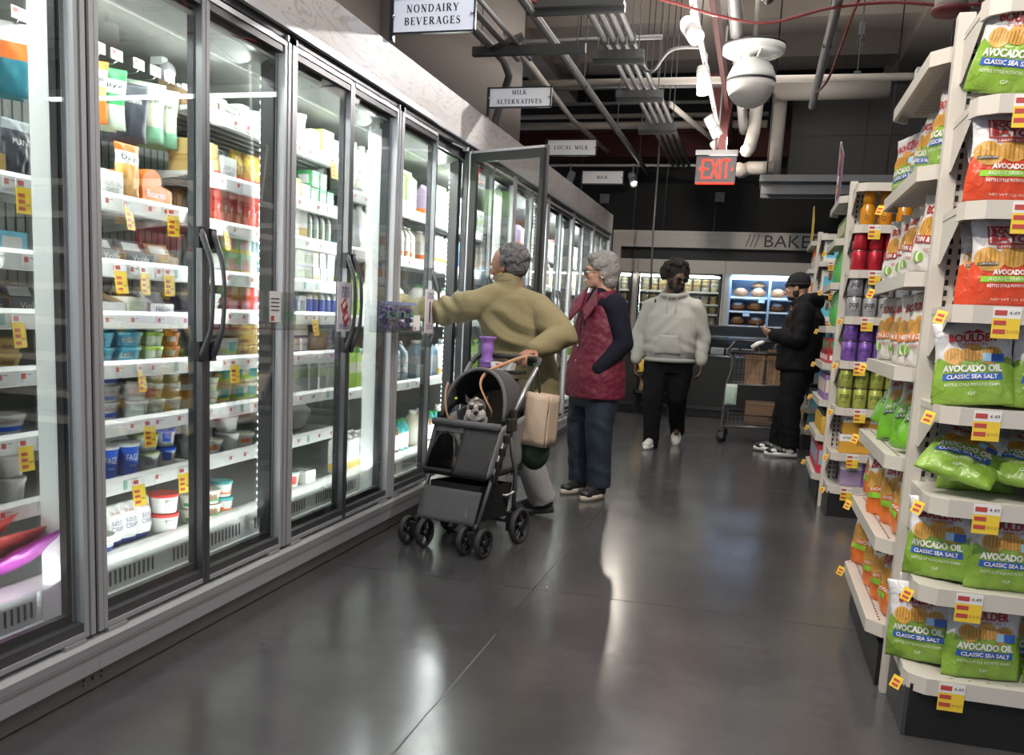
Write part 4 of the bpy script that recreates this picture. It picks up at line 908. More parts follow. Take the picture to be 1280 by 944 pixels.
fill(2, S[1], 3.24, [('boxGoldBar', 1, 2), ('boxOlive', 1), ('standGold', 4), ('gap', .02), ('boxYellow', 2), ('boxWhite', 1), ('boxGreen', 2, 2), ('boxGreen', 1, 1), ('btlSmall', 0)], 1)
fill(2, S[2], 3.24, [('gap', .12), ('canRed', 6, 2), ('boxWhiteG', 1, 2), ('gap', .03), ('boxPeach', 1, 1), ('boxWhite', 1, 2), ('ctWhite', 1), ('btlSmallG', 4), ('btlMilkB', 1)], 1)
fill(2, S[3], 3.24, [('gap', .12), ('cupWhite', 1), ('boxRound', 2, 2), ('boxSilver', 3, 2), ('gap', .03), ('boxTofu', 7, 2)], 1)
fill(2, S[4], 3.24, [('tubRound', 2, 2), ('packRed', 3, 2), ('packBlue', 1, 2), ('gap', .08), ('btlSmall', 2), ('boxSilver', 1), ('btlSmall', 7)], 1)
fill(2, S[5], 3.24, [('gap', .10), ('tubBlue', 1, 1), ('cupWhiteGreen', 1), ('cupGold', 3, 3), ('gap', .08), ('boxSalt', 2, 2), ('loaf', 1, 1), ('tubSage', 2, 2), ('btlSmallG', 4)], 1)
fill(2, S[6], 3.24, [('gap', .10), ('tubSage', 1, 2), ('cupWhiteGreen', 3, 2), ('gap', .14), ('ctBeige', 6)], 1)
fill(2, S[7], 3.24, [('cupWhite', 1, 2), ('cupWide', 1, 1), ('cupWhite', 1, 2), ('cupWide', 1, 1), ('gap', .09), ('cupPink', 1, 2), ('cupPink', 1, 2)], 1)
j = MB(); j.lathe([(.05, 0), (.075, .01), (.075, .17), (.05, .22), (.025, .26), (.025, .28)], K('white'), n=24, sq=4, M=Matrix.Rotation(-PI/2, 4, 'X')); j = tag(j.build('milk_jug'), 'white milk jug lying on its side on the shelf behind the poster', 'jug'); j.location = (-2.25, 4.18, .57+.078); k_ = MB(); k_.lathe([(.03, .28), (.03, .30)], K('white'), n=16, M=Matrix.Rotation(-PI/2, 4, 'X')); k_.build('cap', j)
fill(2, DECK, 3.24, [('cupPurple', 2, 2), ('cupTeal', 1, 2), ('gap', .38), ('cupRed', 1), ('cupRed', 1), ('gap', .03), ('boxWhite', 1, 1), ], 1)
S = SH3
fill(3, S[0], 4.62, [('btlMilkG', 6), ('ctPurple', 1), ('ctGreen', 3)], 2)
fill(3, S[1], 4.62, [('btlMilkB', 6), ('btlCow', 5)], 2)
fill(3, S[2], 4.62, [('ctLime', 3), ('boxSilver', 2, 2), ('jugGreen', 4), ('btlSmall', 3)], 1)
fill(3, S[3], 4.62, [('ctLime', 3), ('ctWhite', 3), ('ctTeal', 3), ('jugGrey', 2)], 2)
fill(3, DECK, 4.62, [('ctWhite', 3), ('ctBlueTop', 2), ('ctRed', 1), ('jugCream', 2), ('btlBrown', 2), ('btlTeal', 2)], 1)
fill(4, S[0], 5.84, [('ctPurple', 2), ('ctGreen', 4), ('ctWhite', 1), ('ctBlue', 3), ('ctWhite', 1), ('ctYellow', 2), ('ctBlue', 1)], 1)
fill(4, S[1], 5.84, [('btlCow', 6), ('btlBlue', 3), ('btlCow', 3)], 1)
fill(4, S[2], 5.84, [('jugGreen', 3), ('btlSmall', 3), ('jugGreen', 4)], 1)
fill(4, S[3], 5.84, [('jugGrey', 3), ('ctWhite', 2), ('jugGrey', 4), ('ctTeal', 2)], 1)
fill(4, DECK, 5.84, [('jugCream', 2), ('btlBrown', 1), ('btlTeal', 2), ('btlIvory', 2), ('btlNavy', 2), ('btlRed', 4)], 1)
pool = [['ctBeige', 'ctWhite', 'ctRed', 'ctYellow', 'ctPurple', 'btlMilkG'], ['btlIvory', 'btlCow', 'ctWhite', 'btlMilkB'], ['jugGreen', 'ctYellow', 'btlIvory', 'ctRed'], ['jugGrey', 'ctWhite', 'jugCream', 'ctLime'], ['jugCream', 'btlIvory', 'jugGreen', 'btlRed']]
for si in range(5, 9):
    rr = random.Random(50+si)
    for zi, z in enumerate(SH3+[DECK]):
        its = []
        for q in range(4): its.append((rr.choice(pool[zi]), 3))
        fill(si, z, SECT[si][0]+.02, its)
for k_, v in PROTO.items():
    o = v[0]
    for c in list(o.children): bpy.data.objects.remove(c)
    bpy.data.objects.remove(o)
# cards and holders fixed on the door fronts
e = empty('card_holder', (-1.84, 3.32, 1.10), 0, 'clear plastic holder with a white price card on the second case', 'card holder')
b = MB(); b.box((0, 0, .0), (.003, .24, .15), PLASTIC); b.box((0, 0, 0), (.05, .24, .003), PLASTIC); b.build('tray', e)
b = MB(); b.box((.004, .01, .03), (.006, .10, .15), TAGW); b.box((.0065, .02, .035), (.007, .045, .055), TAGR)
for z in (.12, .105, .09, .075): b.box((.0065, .02, z), (.007, .085, z+.004), INK)
put_text(b, '99', lambda u, v: (.0075, u, v), .17, .055, .06, .035, K('green')); b.build('price_card', e)
e = empty('poster_card', (-1.835, 3.95, 1.09), 0, 'tall white card with blue heading and red packets beside the handles', 'poster')
b = MB(); b.box((0, 0, 0), (.002, .155, .225), flatM('poster_paper', (.66, .62, .68))); b.build('card', e)
b = MB(); f_ = lambda u, v: (.0035, u, v); put_text(b, '30%', f_, .085, .190, .09, .03, K('navy')); put_text(b, 'LESS', f_, .085, .165, .08, .018, K('navy'))
for (u, v) in ((.07, .12), (.09, .065)):
    I = Matrix.Translation((.003, u, v)) @ Matrix.Rotation(.6, 4, 'X'); b.box((0, -.028, -.022), (.0015, .028, .022), K('red'), M=I); b.box((.001, -.02, -.008), (.002, .02, .012), K('white'), M=I); b.box((0, -.03, -.03), (.0012, .03, -.022), K('brown'), M=I)
for v in (.03, .022, .014): b.box((.0025, .02, v), (.003, .13, v+.003), K('purple'))
b.build('print', e, recalc=False)
e = empty('poster_card', (-1.835, 5.13, 1.075), 0, 'narrow white card by the handle in front of the reaching arm', 'poster')
b = MB(); b.box((0, 0, 0), (.002, .155, .25), flatM('poster_paper', (.66, .62, .68))); b.build('card', e)
b = MB(); put_text(b, '25%', f_, .08, .215, .10, .035, K('navy')); b.box((.003, .07, .06), (.0035, .09, .18), INK)
for v in (.045, .035, .025): b.box((.0025, .02, v), (.003, .13, v+.003), K('purple'))
b.build('print', e, recalc=False)
e = empty('clear_tray', (-1.85, 4.36, 1.085), 0, 'clear plastic tray on the door with a small white price card', 'tray')
b = MB(); b.box((.0, 0, 0), (.11, .50, .003), PLASTIC); b.box((.107, 0, 0), (.11, .50, .075), PLASTIC); b.box((0, 0, 0), (.11, .003, .08), PLASTIC); b.box((0, .497, 0), (.11, .5, .08), PLASTIC); b.build('shell', e)
b = MB(); b.box((.112, .33, .01), (.114, .42, .09), TAGW); b.box((.1145, .34, .015), (.115, .36, .03), TAGR); b.build('price_card', e)
for i in range(4):
    y = 4.42+i*.115; e = empty('snack_pouch', (-1.80, y, 1.09), 0, f'clear purple-tinted grape pouch, {ORD[i]} from the near end of the tray', 'pouch', 'pouches in the clear door tray')
    vs, fs, fn = pouch_mesh(.115, .15, .05, .004, 40+i, 10, 14); b = MB(); b.add(vs, fs, glassmat('pouch_film%d' % i, (.85, .83, .92), .3, .1, .10), True); b.build('film', e)
    b = MB(); rr = random.Random(i)
    for q in range(16): b.ball((rr.uniform(-.008, .008), rr.uniform(-.04, .04), rr.uniform(.015, .12)), .012, flatM('grape', (.20, .16, .32), .3), n=8, k=6)
    b.build('grapes', e); b = MB(); b.box((.027, -.012, .07), (.028, .014, .10), K('green')); b.box((.026, -.055, .135), (.027, .055, .15), flatM('lilacblue', (.25, .30, .55))); b.build('label', e)
e = empty('orange_card', (-2.2, 4.28, .302), 0, 'orange card lying flat on the empty bottom deck', 'card'); b = MB(); b.box((-.03, -.05, 0), (.03, .05, .002), K('orange')); b.build('card', e)
b = MB(); b.box((-.031, -.052, .0), (-.030, .052, .003), TAGW); b.build('edge', e)
# ================================================================== SHELVES OF CRISPS AND DRINKS
PEG = mat('slot_black', (.015, .015, .015), .6)
def rail_tag(sh, lx, ly, lz, face):     # yellow sale tag, face '-y' or '-x'
    t = MB(); t.box((-.035, -.0012, -.085), (.035, 0, -.03), TAGY); t.box((-.035, -.0014, -.03), (.035, 0, 0), TAGW)
    for z0, z1 in ((-.022, -.008), (-.048, -.036), (-.072, -.060)): t.box((-.031, -.002, z0), (.0, -.0012, z1), TAGR)
    put_text(t, '4.49', lambda u, v: (u, -.0022, v), .018, -.015, .026, .010, INK); put_text(t, '$10.00', lambda u, v: (u, -.0022, v), .018, -.066, .028, .009, mat('tag_ink', (.35, .25, .05), .5))
    o = t.build('sale_tag', sh); o.location = (lx, ly, lz); return o
def flag_tag(sh, lx, ly, lz, rz=.0, tilt=.5):
    t = MB(); t.box((-.001, -.016, -.038), (0, .016, 0), TAGY); t.box((-.002, -.010, -.032), (.001, .010, -.024), TAGR); t.box((-.002, -.010, -.018), (.001, .010, -.010), TAGR)
    o = t.build('sale_tag', sh); o.location = (lx, ly, lz); o.rotation_euler = (tilt*.6, .3, rz+.75); return o
def gondola(gy, zs, label, xr=3.3, canopy=2.10):
    e = empty('shelf_unit', (.52, gy, 0), 0, label, 'shelf unit', 'rows of shelf units')
    b = MB(); b.box((.012, .01, .0), (xr-.52, .30, .165), DARKBASE); b.box((.0, .012, 0), (.012, .34, .15), mat('base_side_dark', (.05, .05, .052), .45)); b.build('base', e)
    b = MB(); b.box((.02, .39, .1), (xr-.52, .42, 2.15), CREAM2)
    for q in range(1, 8): b.box((.02, .386, .1+q*.29), (xr-.52, .39, .104+q*.29), CREAM)
    b.build('back_panel', e)
    b = MB(); b.box((-.02, .34, .0), (.028, .385, 2.16), CREAM, bev=.003); b.box((.03, .352, .1), (.075, .39, 2.15), CREAM)
    z = .2
    while z < 2.1: b.box((.030, .3508, z), (.040, .3525, z+.018), PEG); b.box((.058, .3508, z), (.066, .3525, z+.018), PEG); z += .032
    b.build('post', e)
    b = MB(); b.box((1.28, .352, .1), (1.32, .39, 2.15), CREAM); b.build('post', e)
    for i, z in enumerate(list(zs)+[canopy]):
        b = MB(); th = .02
        b.prism([(.015, .02), (.055, -.0), (xr-.52, 0), (xr-.52, .385), (.0, .385), (.0, .06)], 2, z-th, z, CREAM)
        for q in range(14): b.box((.12+q*.05, .03, z), (.128+q*.05, .034, z+.0004), PEG) if z < .25 else None
        s = b.build('shelf' if z < canopy else 'canopy', e)
        b = MB(); b.prism([(0.06, z-.046), (xr-.52, z-.046), (xr-.52, z+.004), (.06, z+.004)], 1, -.012, .0, CREAM)
        b.prism([(.06, -.012), (.06, .002), (.012, .030), (.0, .075), (-.008, .075), (.004, .022), (.05, -.012)], 2, z-.046, z+.004, CREAM)
        b.prism([(.0, z-.02), (.0, z-.03), (.30, z-.13), (.33, z-.13), (.33, z-.02)], 0, .0, .004, CREAM) if False else None
        b.add([(0.002, .07, z-.02), (0.002, .345, z-.02), (0.002, .345, z-.15), (0.002, .30, z-.15), (0.002, .07, z-.045)], [(0, 1, 2, 3, 4)], CREAM)
        b.build('price_rail', s)
        if z < canopy: rail_tag(s, .12+.03*(i % 3)*.5, -.013, z+.0, '-y'); rail_tag(s, .55, -.013, z, '-y')
        if z < canopy and i in (0, 1, 2, 3, 4): flag_tag(s, -.018, .03, z-.015, .2, .35)
    return e
def endcap(gy, zs, label, canopy=2.075):
    y0, y1 = gy+.41, gy+1.34
    e = empty('end_shelf_unit', (.46, y0, 0), 0, label, 'shelf unit', 'end units facing the cold cases'); L = y1-y0
    b = MB(); b.box((.03, .0, 0), (.40, L, .15), DARKBASE); b.build('base', e)
    b = MB(); b.box((.37, 0, .1), (.40, L, 2.12), CREAM2); b.build('back_panel', e)
    b = MB(); b.box((.33, L-.04, 0), (.375, L, 2.12), CREAM)
    z = .2
    while z < 2.08: b.box((.3285, L-.03, z), (.330, L-.015, z+.018), PEG); z += .032
    b.build('post', e)
    for i, z in enumerate(list(zs)+[canopy]):
        b = MB(); b.prism([(.0, .05), (.04, .0), (.37, .0), (.37, L), (.04, L), (.0, L-.05)], 2, z-.018, z, CREAM)
        for q in range(26): b.box((.03, .06+q*.032, z), (.036, .075+q*.032, z+.0005), PEG) ; 
        if z == canopy:
            for q in range(26): b.box((.06, .06+q*.032, z-.0185), (.30, .064+q*.032, z-.018), PEG)
        s = b.build('shelf' if z < canopy else 'canopy', e)
        b = MB(); b.prism([(-.012, .05), (.0, .05), (.0, L-.05), (-.012, L-.05)], 2, z-.042, z+.004, CREAM); b.prism([(-.012, .05), (0, .05), (.05, .0), (.05, -.006), (.035, -.006)], 2, z-.042, z+.004, CREAM); b.prism([(-.012, L-.05), (0, L-.05), (.05, L), (.05, L+.006), (.035, L+.006)], 2, z-.042, z+.004, CREAM); b.build('price_rail', s)
        if z < canopy: flag_tag(s, -.02, L-.06, z-.02, .1, .3)
    return e
G1Z = [.19, .465, .73, .995, 1.282, 1.565, 1.842]; G2Z = [.199, .415, .708, 1.005, 1.285, 1.572, 1.848]
E1Z = [.215, .505, .79, 1.086, 1.392, 1.725]; E2Z = [.21, .48, .72, .97, 1.22, 1.51, 1.80]
gondola(2.93, G1Z, 'front cream shelf unit with black base, full of crisps bags')
endcap(2.93, E1Z, 'cream end unit behind the front post, stacked with leaning crisps bags')
gondola(6.39, G2Z, 'second cream shelf unit, stacked with coloured drink cans')
endcap(6.39, E2Z, 'end unit behind the drink cans, with bright green bags on top')
gondola(9.84, G2Z, 'third shelf unit behind the man in black, with pale blue boxes')
endcap(9.84, E2Z, 'far end unit with orange and white bags on top shelf')
# ---- the crisps bags
def bagmat(name, low, high, jag=.52, amp=.05, freq=55, top=None):
    m = bpy.data.materials.new(name); m.use_nodes = True; nt = m.node_tree; b = nt.nodes['Principled BSDF']; Lk = nt.links.new
    tc = nt.nodes.new('ShaderNodeTexCoord'); sp = nt.nodes.new('ShaderNodeSeparateXYZ'); Lk(tc.outputs['Object'], sp.inputs[0])
    def math_(op, a, bb, c=None):
        n = nt.nodes.new('ShaderNodeMath'); n.operation = op
        for i, v in enumerate((a, bb, c)):
            if v is None: continue
            if isinstance(v, (int, float)): n.inputs[i].default_value = v
            else: Lk(v, n.inputs[i])
        return n.outputs[0]
    f1 = math_('PINGPONG', math_('MULTIPLY', sp.outputs[1], freq), 1); n = nt.nodes.new('ShaderNodeTexNoise'); n.inputs['Scale'].default_value = 30; Lk(tc.outputs['Object'], n.inputs['Vector'])
    th = math_('ADD', math_('MULTIPLY', f1, amp*.25), math_('MULTIPLY_ADD', n.outputs['Fac'], amp*.4, jag*.25-.2*amp))
    st = math_('GREATER_THAN', sp.outputs[2], th)
    mx = nt.nodes.new('ShaderNodeMix'); mx.data_type = 'RGBA'; mx.inputs[6].default_value = (*low, 1); mx.inputs[7].default_value = (*high, 1); Lk(st, mx.inputs[0])
    Lk(mx.outputs[2], b.inputs['Base Color']); b.inputs['Roughness'].default_value = .33; b.inputs['Specular IOR Level'].default_value = .6
    n2 = nt.nodes.new('ShaderNodeTexNoise'); n2.inputs['Scale'].default_value = 26; n2.inputs['Detail'].default_value = 2; n2.inputs['Distortion'].default_value = 1.2
    bp = nt.nodes.new('ShaderNodeBump'); bp.inputs['Strength'].default_value = .5; bp.inputs['Distance'].default_value = .01; Lk(tc.outputs['Object'], n2.inputs['Vector']); Lk(n2.outputs['Fac'], bp.inputs['Height']); Lk(bp.outputs[0], b.inputs['Normal'])
    return m
SILV = (.66, .66, .68)
CHIP = mat('printed_crisp_gold', (.62, .34, .07), .45); CHIPD = mat('printed_crisp_ridge', (.42, .20, .03), .45); LIMEP = mat('print_lime', (.32, .66, .05), .4); ORNG = mat('print_orange', (.85, .24, .02), .4); GRN = mat('print_green', (.20, .45, .03), .4); SKYP = mat('print_sky', (.35, .62, .85), .4); MAROON = mat('print_maroon', (.40, .02, .03), .4)
BW, BH, BT = .225, .255, .095
def surf_quad(mb, fn, u0, u1, v0, v1, m, e, n=8, skew=0):
    vs = []; fs = []; k = 3
    for j in range(k+1):
        for i in range(n+1): u = u0+(u1-u0)*i/n; vs.append(fn(u, v0+(v1-v0)*j/k+skew*(u-u0), 1, e))
    for j in range(k):
        for i in range(n): fs.append((j*(n+1)+i, j*(n+1)+i+1, (j+1)*(n+1)+i+1, (j+1)*(n+1)+i))
    mb.add(vs, fs, m, True)
def surf_disc(mb, fn, cu, cv, ru, rv, m, e, rot=0, n=16):
    vs = []; fs = []
    for j in range(3):
        for i in range(n):
            a = 2*PI*i/n; q = (j+.02)/2; x, y = ru*q*math.cos(a), rv*q*math.sin(a); vs.append(fn(cu+x*math.cos(rot)-y*math.sin(rot), cv+x*math.sin(rot)+y*math.cos(rot), 1, e))
    for j in range(2):
        for i in range(n): i2 = (i+1) % n; fs.append((j*n+i, j*n+i2, (j+1)*n+i2, (j+1)*n+i))
    fs.append(tuple(range(n))); mb.add(vs, fs, m, True)
def crisp_bag(kind, seed):
    w, h, t = BW, BH, BT
    if kind == 'pretzel': w, h = .20, .25
    vs, fs, fn = pouch_mesh(w, h, t, .0042, seed, 20, 26)
    T = dict(sea=((.24, .42, .05), SILV, .52), batch=((.68, .07, .02), SILV, .50), hick=((.78, .76, .74), (.78, .76, .74), .9), pump=((.78, .76, .74), (.76, .74, .74), .9), lime=((.17, .50, .02), (.45, .44, .45), .62), brom=((.85, .20, .03), (.75, .75, .74), .45), leaf=((.10, .60, .10), (.12, .62, .14), .5), orw=((.75, .74, .72), (.85, .22, .03), .5))[kind]
    MK = 'crisps_film_'+kind
    if MK not in MATS: MATS[MK] = bagmat(MK, T[0], T[1], T[2])
    b = MB(); b.add(vs, fs, MATS[MK], True); o = b.build('crisps_bag'); bm = bmesh.new(); bm.from_mesh(o.data); bmesh.ops.remove_doubles(bm, verts=bm.verts[:], dist=1e-5); bmesh.ops.recalc_face_normals(bm, faces=bm.faces[:]); bm.to_mesh(o.data); bm.free()
    for p in o.data.polygons: p.use_smooth = True
    f3 = lambda u, v: fn(u, v, 1, .0042); p = MB(); rr = random.Random(seed)
    def chips(v, n=3, s=1):
        for i in range(n):
            cu = (i-(n-1)/2)*.062*s; surf_disc(p, fn, cu, v+(.006 if i % 2 else -.004), .038*s, .031*s, CHIP, .0022+.0003*i, rot=.4*(i-1))
            for q in range(-2, 3): surf_quad(p, fn, cu+q*.012*s-.002, cu+q*.012*s+.0015, v-.022*s*(1-abs(q)*.18), v+.024*s*(1-abs(q)*.18), CHIPD, .0034+.0003*i, 2)
    if kind == 'sea':
        put_text(p, 'BOULDER', f3, 0, .202, .135, .024, RED, .0012); put_text(p, 'CANYON', f3, .0, .182, .085, .009, RED)
        p.add([f3(u, v) for u, v in ((-.03, .217), (-.01, .227), (0, .221), (.012, .230), (.035, .217))], [(0, 1, 2, 3, 4)], RED)
        chips(.150, 3, .85); put_text(p, 'AVOCADO OIL', f3, 0, .107, .165, .020, WHI, .0012); surf_quad(p, fn, -.082, .082, .072, .092, BLUEP, .0026); put_text(p, 'CLASSIC SEA SALT', lambda u, v: fn(u, v, 1, .0058), 0, .082, .14, .012, WHI, .0005)
        put_text(p, 'KETTLE STYLE POTATO CHIPS', f3, 0, .058, .15, .0085, WHI); put_text(p, 'GF', f3, 0, .032, .022, .010, WHI); surf_quad(p, fn, .055, .09, .125, .15, BLUEP, .0048, 3); surf_quad(p, fn, .03, .055, .127, .152, SKYP, .0050, 3)
    if kind == 'batch':
        for a in ((-.075, .075, .178, .183), (-.075, .075, .228, .233), (-.075, -.070, .178, .233), (.070, .075, .178, .233)): surf_quad(p, fn, *a, RED, .003)
        put_text(p, 'BOULDER', f3, 0, .218, .125, .016, RED, .001); put_text(p, 'BATCH', f3, 0, .197, .13, .021, RED, .0015); surf_quad(p, fn, -.05, .05, .167, .176, RED, .003); put_text(p, 'LIMITED EDITION', lambda u, v: fn(u, v, 1, .005), 0, .1715, .09, .006, WHI)
        chips(.140, 3, 1.1); surf_quad(p, fn, -.10, -.045, .118, .127, mat('banner_brown', (.12, .07, .04), .5), .005); put_text(p, 'CANYON CUT', lambda u, v: fn(u, v, 1, .0075), -.072, .1225, .05, .006, WHI)
        put_text(p, 'AVOCADO OIL', f3, .005, .098, .12, .014, WHI, .001); surf_quad(p, fn, -.085, .085, .070, .087, LIMEP, .0026); put_text(p, 'AGAVE SRIRACHA', lambda u, v: fn(u, v, 1, .0058), 0, .0785, .13, .010, WHI); put_text(p, 'KETTLE STYLE POTATO CHIPS', f3, 0, .059, .13, .008, WHI, .0003); surf_quad(p, fn, .085, .103, .10, .125, SKYP, .004, 3); put_text(p, 'NET WT 5.25 OZ', f3, 0, .02, .10, .006, WHI)
    if kind == 'hick':
        put_text(p, 'BOULDER', f3, 0, .205, .13, .026, RED, .001); put_text(p, 'CANYON', f3, 0, .184, .08, .009, RED); chips(.148, 2, 1.2); surf_quad(p, fn, -.095, .095, .095, .120, MAROON, .0048); put_text(p, 'THIN & CRISPY', lambda u, v: fn(u, v, 1, .0072), 0, .1075, .15, .016, WHI, .0008); put_text(p, 'HICKORY', f3, .02, .072, .09, .014, RED); put_text(p, 'Flavored', f3, .03, .055, .05, .008, RED)
        for i in range(3): surf_disc(p, fn, -.06+i*.012, .05, .016-.003*i, .02-.003*i, GRN if i % 2 == 0 else WHI, .004+.0006*i)
    if kind == 'pump':
        put_text(p, 'BOULDER', f3, 0, .205, .13, .028, RED, .001); put_text(p, 'CANYON', f3, .04, .182, .06, .008, RED); chips(.135, 3, 1.0); surf_disc(p, fn, .03, .165, .02, .016, ORNG, .006); surf_quad(p, fn, -.1, .1, .085, .112, ORNG, .0052); put_text(p, 'THIN & CRISPY', lambda u, v: fn(u, v, 1, .0075), .005, .099, .165, .017, WHI, .0008); put_text(p, 'CHEDDAR SOUR CREAM', f3, .02, .066, .12, .011, RED)
        for i in range(3): surf_disc(p, fn, -.07+i*.012, .056, .018-.003*i, .022-.003*i, GRN if i % 2 == 0 else WHI, .004+.0006*i)
    if kind == 'lime':
        surf_quad(p, fn, -.07, .05, .085, .103, mat('band_darkgreen', (.03, .12, .03), .5), .004); put_text(p, 'GARDEN', lambda u, v: fn(u, v, 1, .0062), -.01, .094, .10, .011, WHI); put_text(p, 'DILL PICKLE', f3, 0, .118, .12, .014, WHI, .0008); put_text(p, 'BOULDER', f3, 0, .215, .12, .02, RED, .001); chips(.165, 2, .8)
    if kind == 'brom':
        put_text(p, 'BATCH', f3, 0, .205, .13, .034, RED, .0015); chips(.145, 3, 1.1); surf_quad(p, fn, -.085, .02, .07, .092, LIMEP, .0044); surf_quad(p, fn, .04, .09, .075, .095, LIMEP, .0044); put_text(p, 'AVOCADO', f3, 0, .104, .13, .012, WHI, .0008); surf_quad(p, fn, .05, .095, .12, .145, SKYP, .006, 3)
    if kind == 'leaf': put_text(p, 'SNAPS', f3, 0, .16, .13, .04, WHI, .001); put_text(p, 'baked pea crisps', f3, 0, .10, .11, .012, WHI)
    if kind == 'orw': surf_quad(p, fn, -.09, .09, .06, .085, ORNG, .003, 8, .2); put_text(p, 'CHIPS', f3, 0, .19, .1, .03, WHI)
    p.build('print', o, recalc=False); o.location = (0, 0, -50); return o
BAGS = {}
KDESC = dict(sea='silver and green crisps bag', batch='red batch crisps bag with boxed logo', hick='white crisps bag with maroon band', pump='white crisps bag with orange band', lime='lime green crisps bag', brom='bright red-orange crisps bag', leaf='bright green snack bag', orw='orange and white snack bag')
def bag(kind, v, loc, rot, label, group, sc=1):
    if (kind, v) not in BAGS: BAGS[(kind, v)] = crisp_bag(kind, v)
    r = dup(BAGS[(kind, v)], loc, None, label, group, rot, (sc, sc, sc)); r['category'] = 'bag'; return r
F_ = -PI/2
gY = 2.93
SW = {1.842: 'top', 1.565: 'second', 1.282: 'third', .995: 'fourth', .73: 'fifth', .465: 'sixth', .19: 'bottom'}
rows = {1.842: ('sea', [(.59, .06, (-.22, .10, -.45)), (.78, .06, (-.05, -.1, -.1)), (.86, .08, (.05, -.05, .1))]), 1.565: ('batch', [(.625, .06, (-.02, -.06, .12)), (.86, .09, (.02, -.1, 0)), (.66, .17, (.1, -.1, -.2))]), 1.282: ('batch', [(.665, .065, (.02, -.05, .1)), (.655, .17, (.0, -.12, .1)), (.88, .08, (0, -.1, 0))]),
    .995: ('sea', [(.615, .08, (.10, -.16, -.25)), (.80, .09, (-.05, -.10, .15)), (.665, .20, (0, -.1, 0)), (.96, .1, (0, -.1, 0))]), .73: ('sea', [(.580, .055, (-.38, -.98, -.05)), (.755, .05, (-.30, -1.02, -.15)), (.68, .22, (0, -.4, 0)), (.95, .06, (-.2, -.95, .1))]),
    .465: ('sea', [(.590, .12, (.06, -.10, -.55)), (.755, .07, (.0, -.08, .06)), (.66, .2, (0, -.1, .1)), (.97, .08, (0, -.1, 0))]), .19: ('sea', [(.575, .14, (.10, -.06, -.50)), (.725, .065, (.02, -.08, .08)), (.62, .24, (.1, -.1, -.5)), (.86, .16, (0, -.06, .05)), (.95, .08, (0, -.08, 0))])}
PL = ['beside the post', 'next along', 'half hidden behind', 'fourth along', 'last along']
for z, (k_, L_) in rows.items():
    for i, (x, dy, r) in enumerate(L_):
        zz = z+.002+(.035 if r[1] < -.7 else 0)+abs(r[0])*.06
        o = bag(k_, i % 4, (x, gY+dy, zz), (0, 0, 0), f'{KDESC[k_]}{" lying down" if r[1] < -.7 else ""}, {SW[z]} shelf of front unit, {PL[i]}', 'crisps bags on the front shelf unit', .95)
        o.rotation_euler = (Matrix.Rotation(F_+r[2], 4, 'Z') @ Matrix.Rotation(r[1], 4, 'Y') @ Matrix.Rotation(r[0], 4, 'X')).to_euler()
er = {1.725: 'sea', 1.392: 'hick', 1.086: 'pump', .79: 'lime', .505: 'brom', .215: 'brom'}
EW = {1.725: 'top', 1.392: 'second', 1.086: 'third', .79: 'fourth', .505: 'fifth', .215: 'bottom'}
rr = random.Random(3)
for z, k_ in er.items():
    for i in range(5):
        y = 3.42+i*.185; r = (rr.uniform(-.14, .14), rr.uniform(.02, .14), rr.uniform(.2, .62))
        if k_ in ('lime',): r = (rr.uniform(-.5, .5), .55+rr.uniform(-.1, .2), rr.uniform(.0, .6))
        o = bag(k_, i % 4, (.535+.02*(i % 2), y, z+.004+(.02 if k_ == 'lime' else 0)), (0, 0, 0), f'{KDESC[k_]}, {ORD[i]} from the near post on the {EW[z]} shelf ', 'crisps bags on the end unit', .98)
        o['label'] = f'{KDESC[k_]}, {ORD[i]} along the {EW[z]} shelf of the front end unit'
        o.rotation_euler = (Matrix.Rotation(PI+r[2], 4, 'Z') @ Matrix.Rotation(-r[1]*.6, 4, 'Y') @ Matrix.Rotation(r[0], 4, 'X')).to_euler()
# ---- drink cans on the second unit
def can_proto(name, c, txt, tm, h=.125, r=.042, neck=True):
    b = MB(); M_ = mat('can_'+name, c, .28, .25)
    b.lathe([(r*.8, 0), (r, .008), (r, h-.014), (r*.86, h-.004)], M_, n=20); o = b.build('drink_can')
    l = MB(); l.lathe([(r*.87, h-.005), (r*.9, h), (r*.8, h), (r*.78, h-.003)], CHROME, n=20); l.build('lid', o)
    p = MB(); fn = lambda u, v: ((r+.001)*math.cos(u/r), (r+.001)*math.sin(u/r), v); put_text(p, txt, fn, 0, h*.55, .056, .034, tm, .0008); put_text(p, 'soda', fn, 0, h*.3, .03, .008, tm)
    p.build('lettering', o, recalc=False); o.location = (0, 0, -50); return o
C2 = {1.572: ('red', (.50, .02, .04), MAROON, 'pop'), 1.285: ('silver', (.42, .43, .46), INK, 'pop'), 1.005: ('purple', (.24, .12, .48), mat('ink_violet', (.08, .03, .25), .5), 'pop'), .708: ('lime', (.46, .52, .12), mat('ink_olive', (.10, .14, .02), .5), 'pop')}
C2W = {1.572: 'third', 1.285: 'fourth', 1.005: 'fifth', .708: 'sixth'}
for z, (n_, c, tm, tx) in C2.items():
    pr = can_proto(n_, c, tx, tm)
    for lay in range(2):
        for i in range(5):
            for r_ in range(2 if (lay == 1 or i == 0) else 1):
                o = dup(pr, (.575+i*.091, 6.45+r_*.09, z+.002+lay*.126), F_-.1, f'{n_} drink can, {["lower", "upper"][lay]} layer, {ORD[i]} from the post{", behind" if r_ else ""}, on the second unit', f'{n_} drink cans'); o['category'] = 'can'
    for ch in list(pr.children): bpy.data.objects.remove(ch)
    bpy.data.objects.remove(pr)
AMB = mat('amber_glass', (.55, .22, .01), .2); LIDG = mat('jar_lid_gold', (.45, .28, .05), .3, .5)
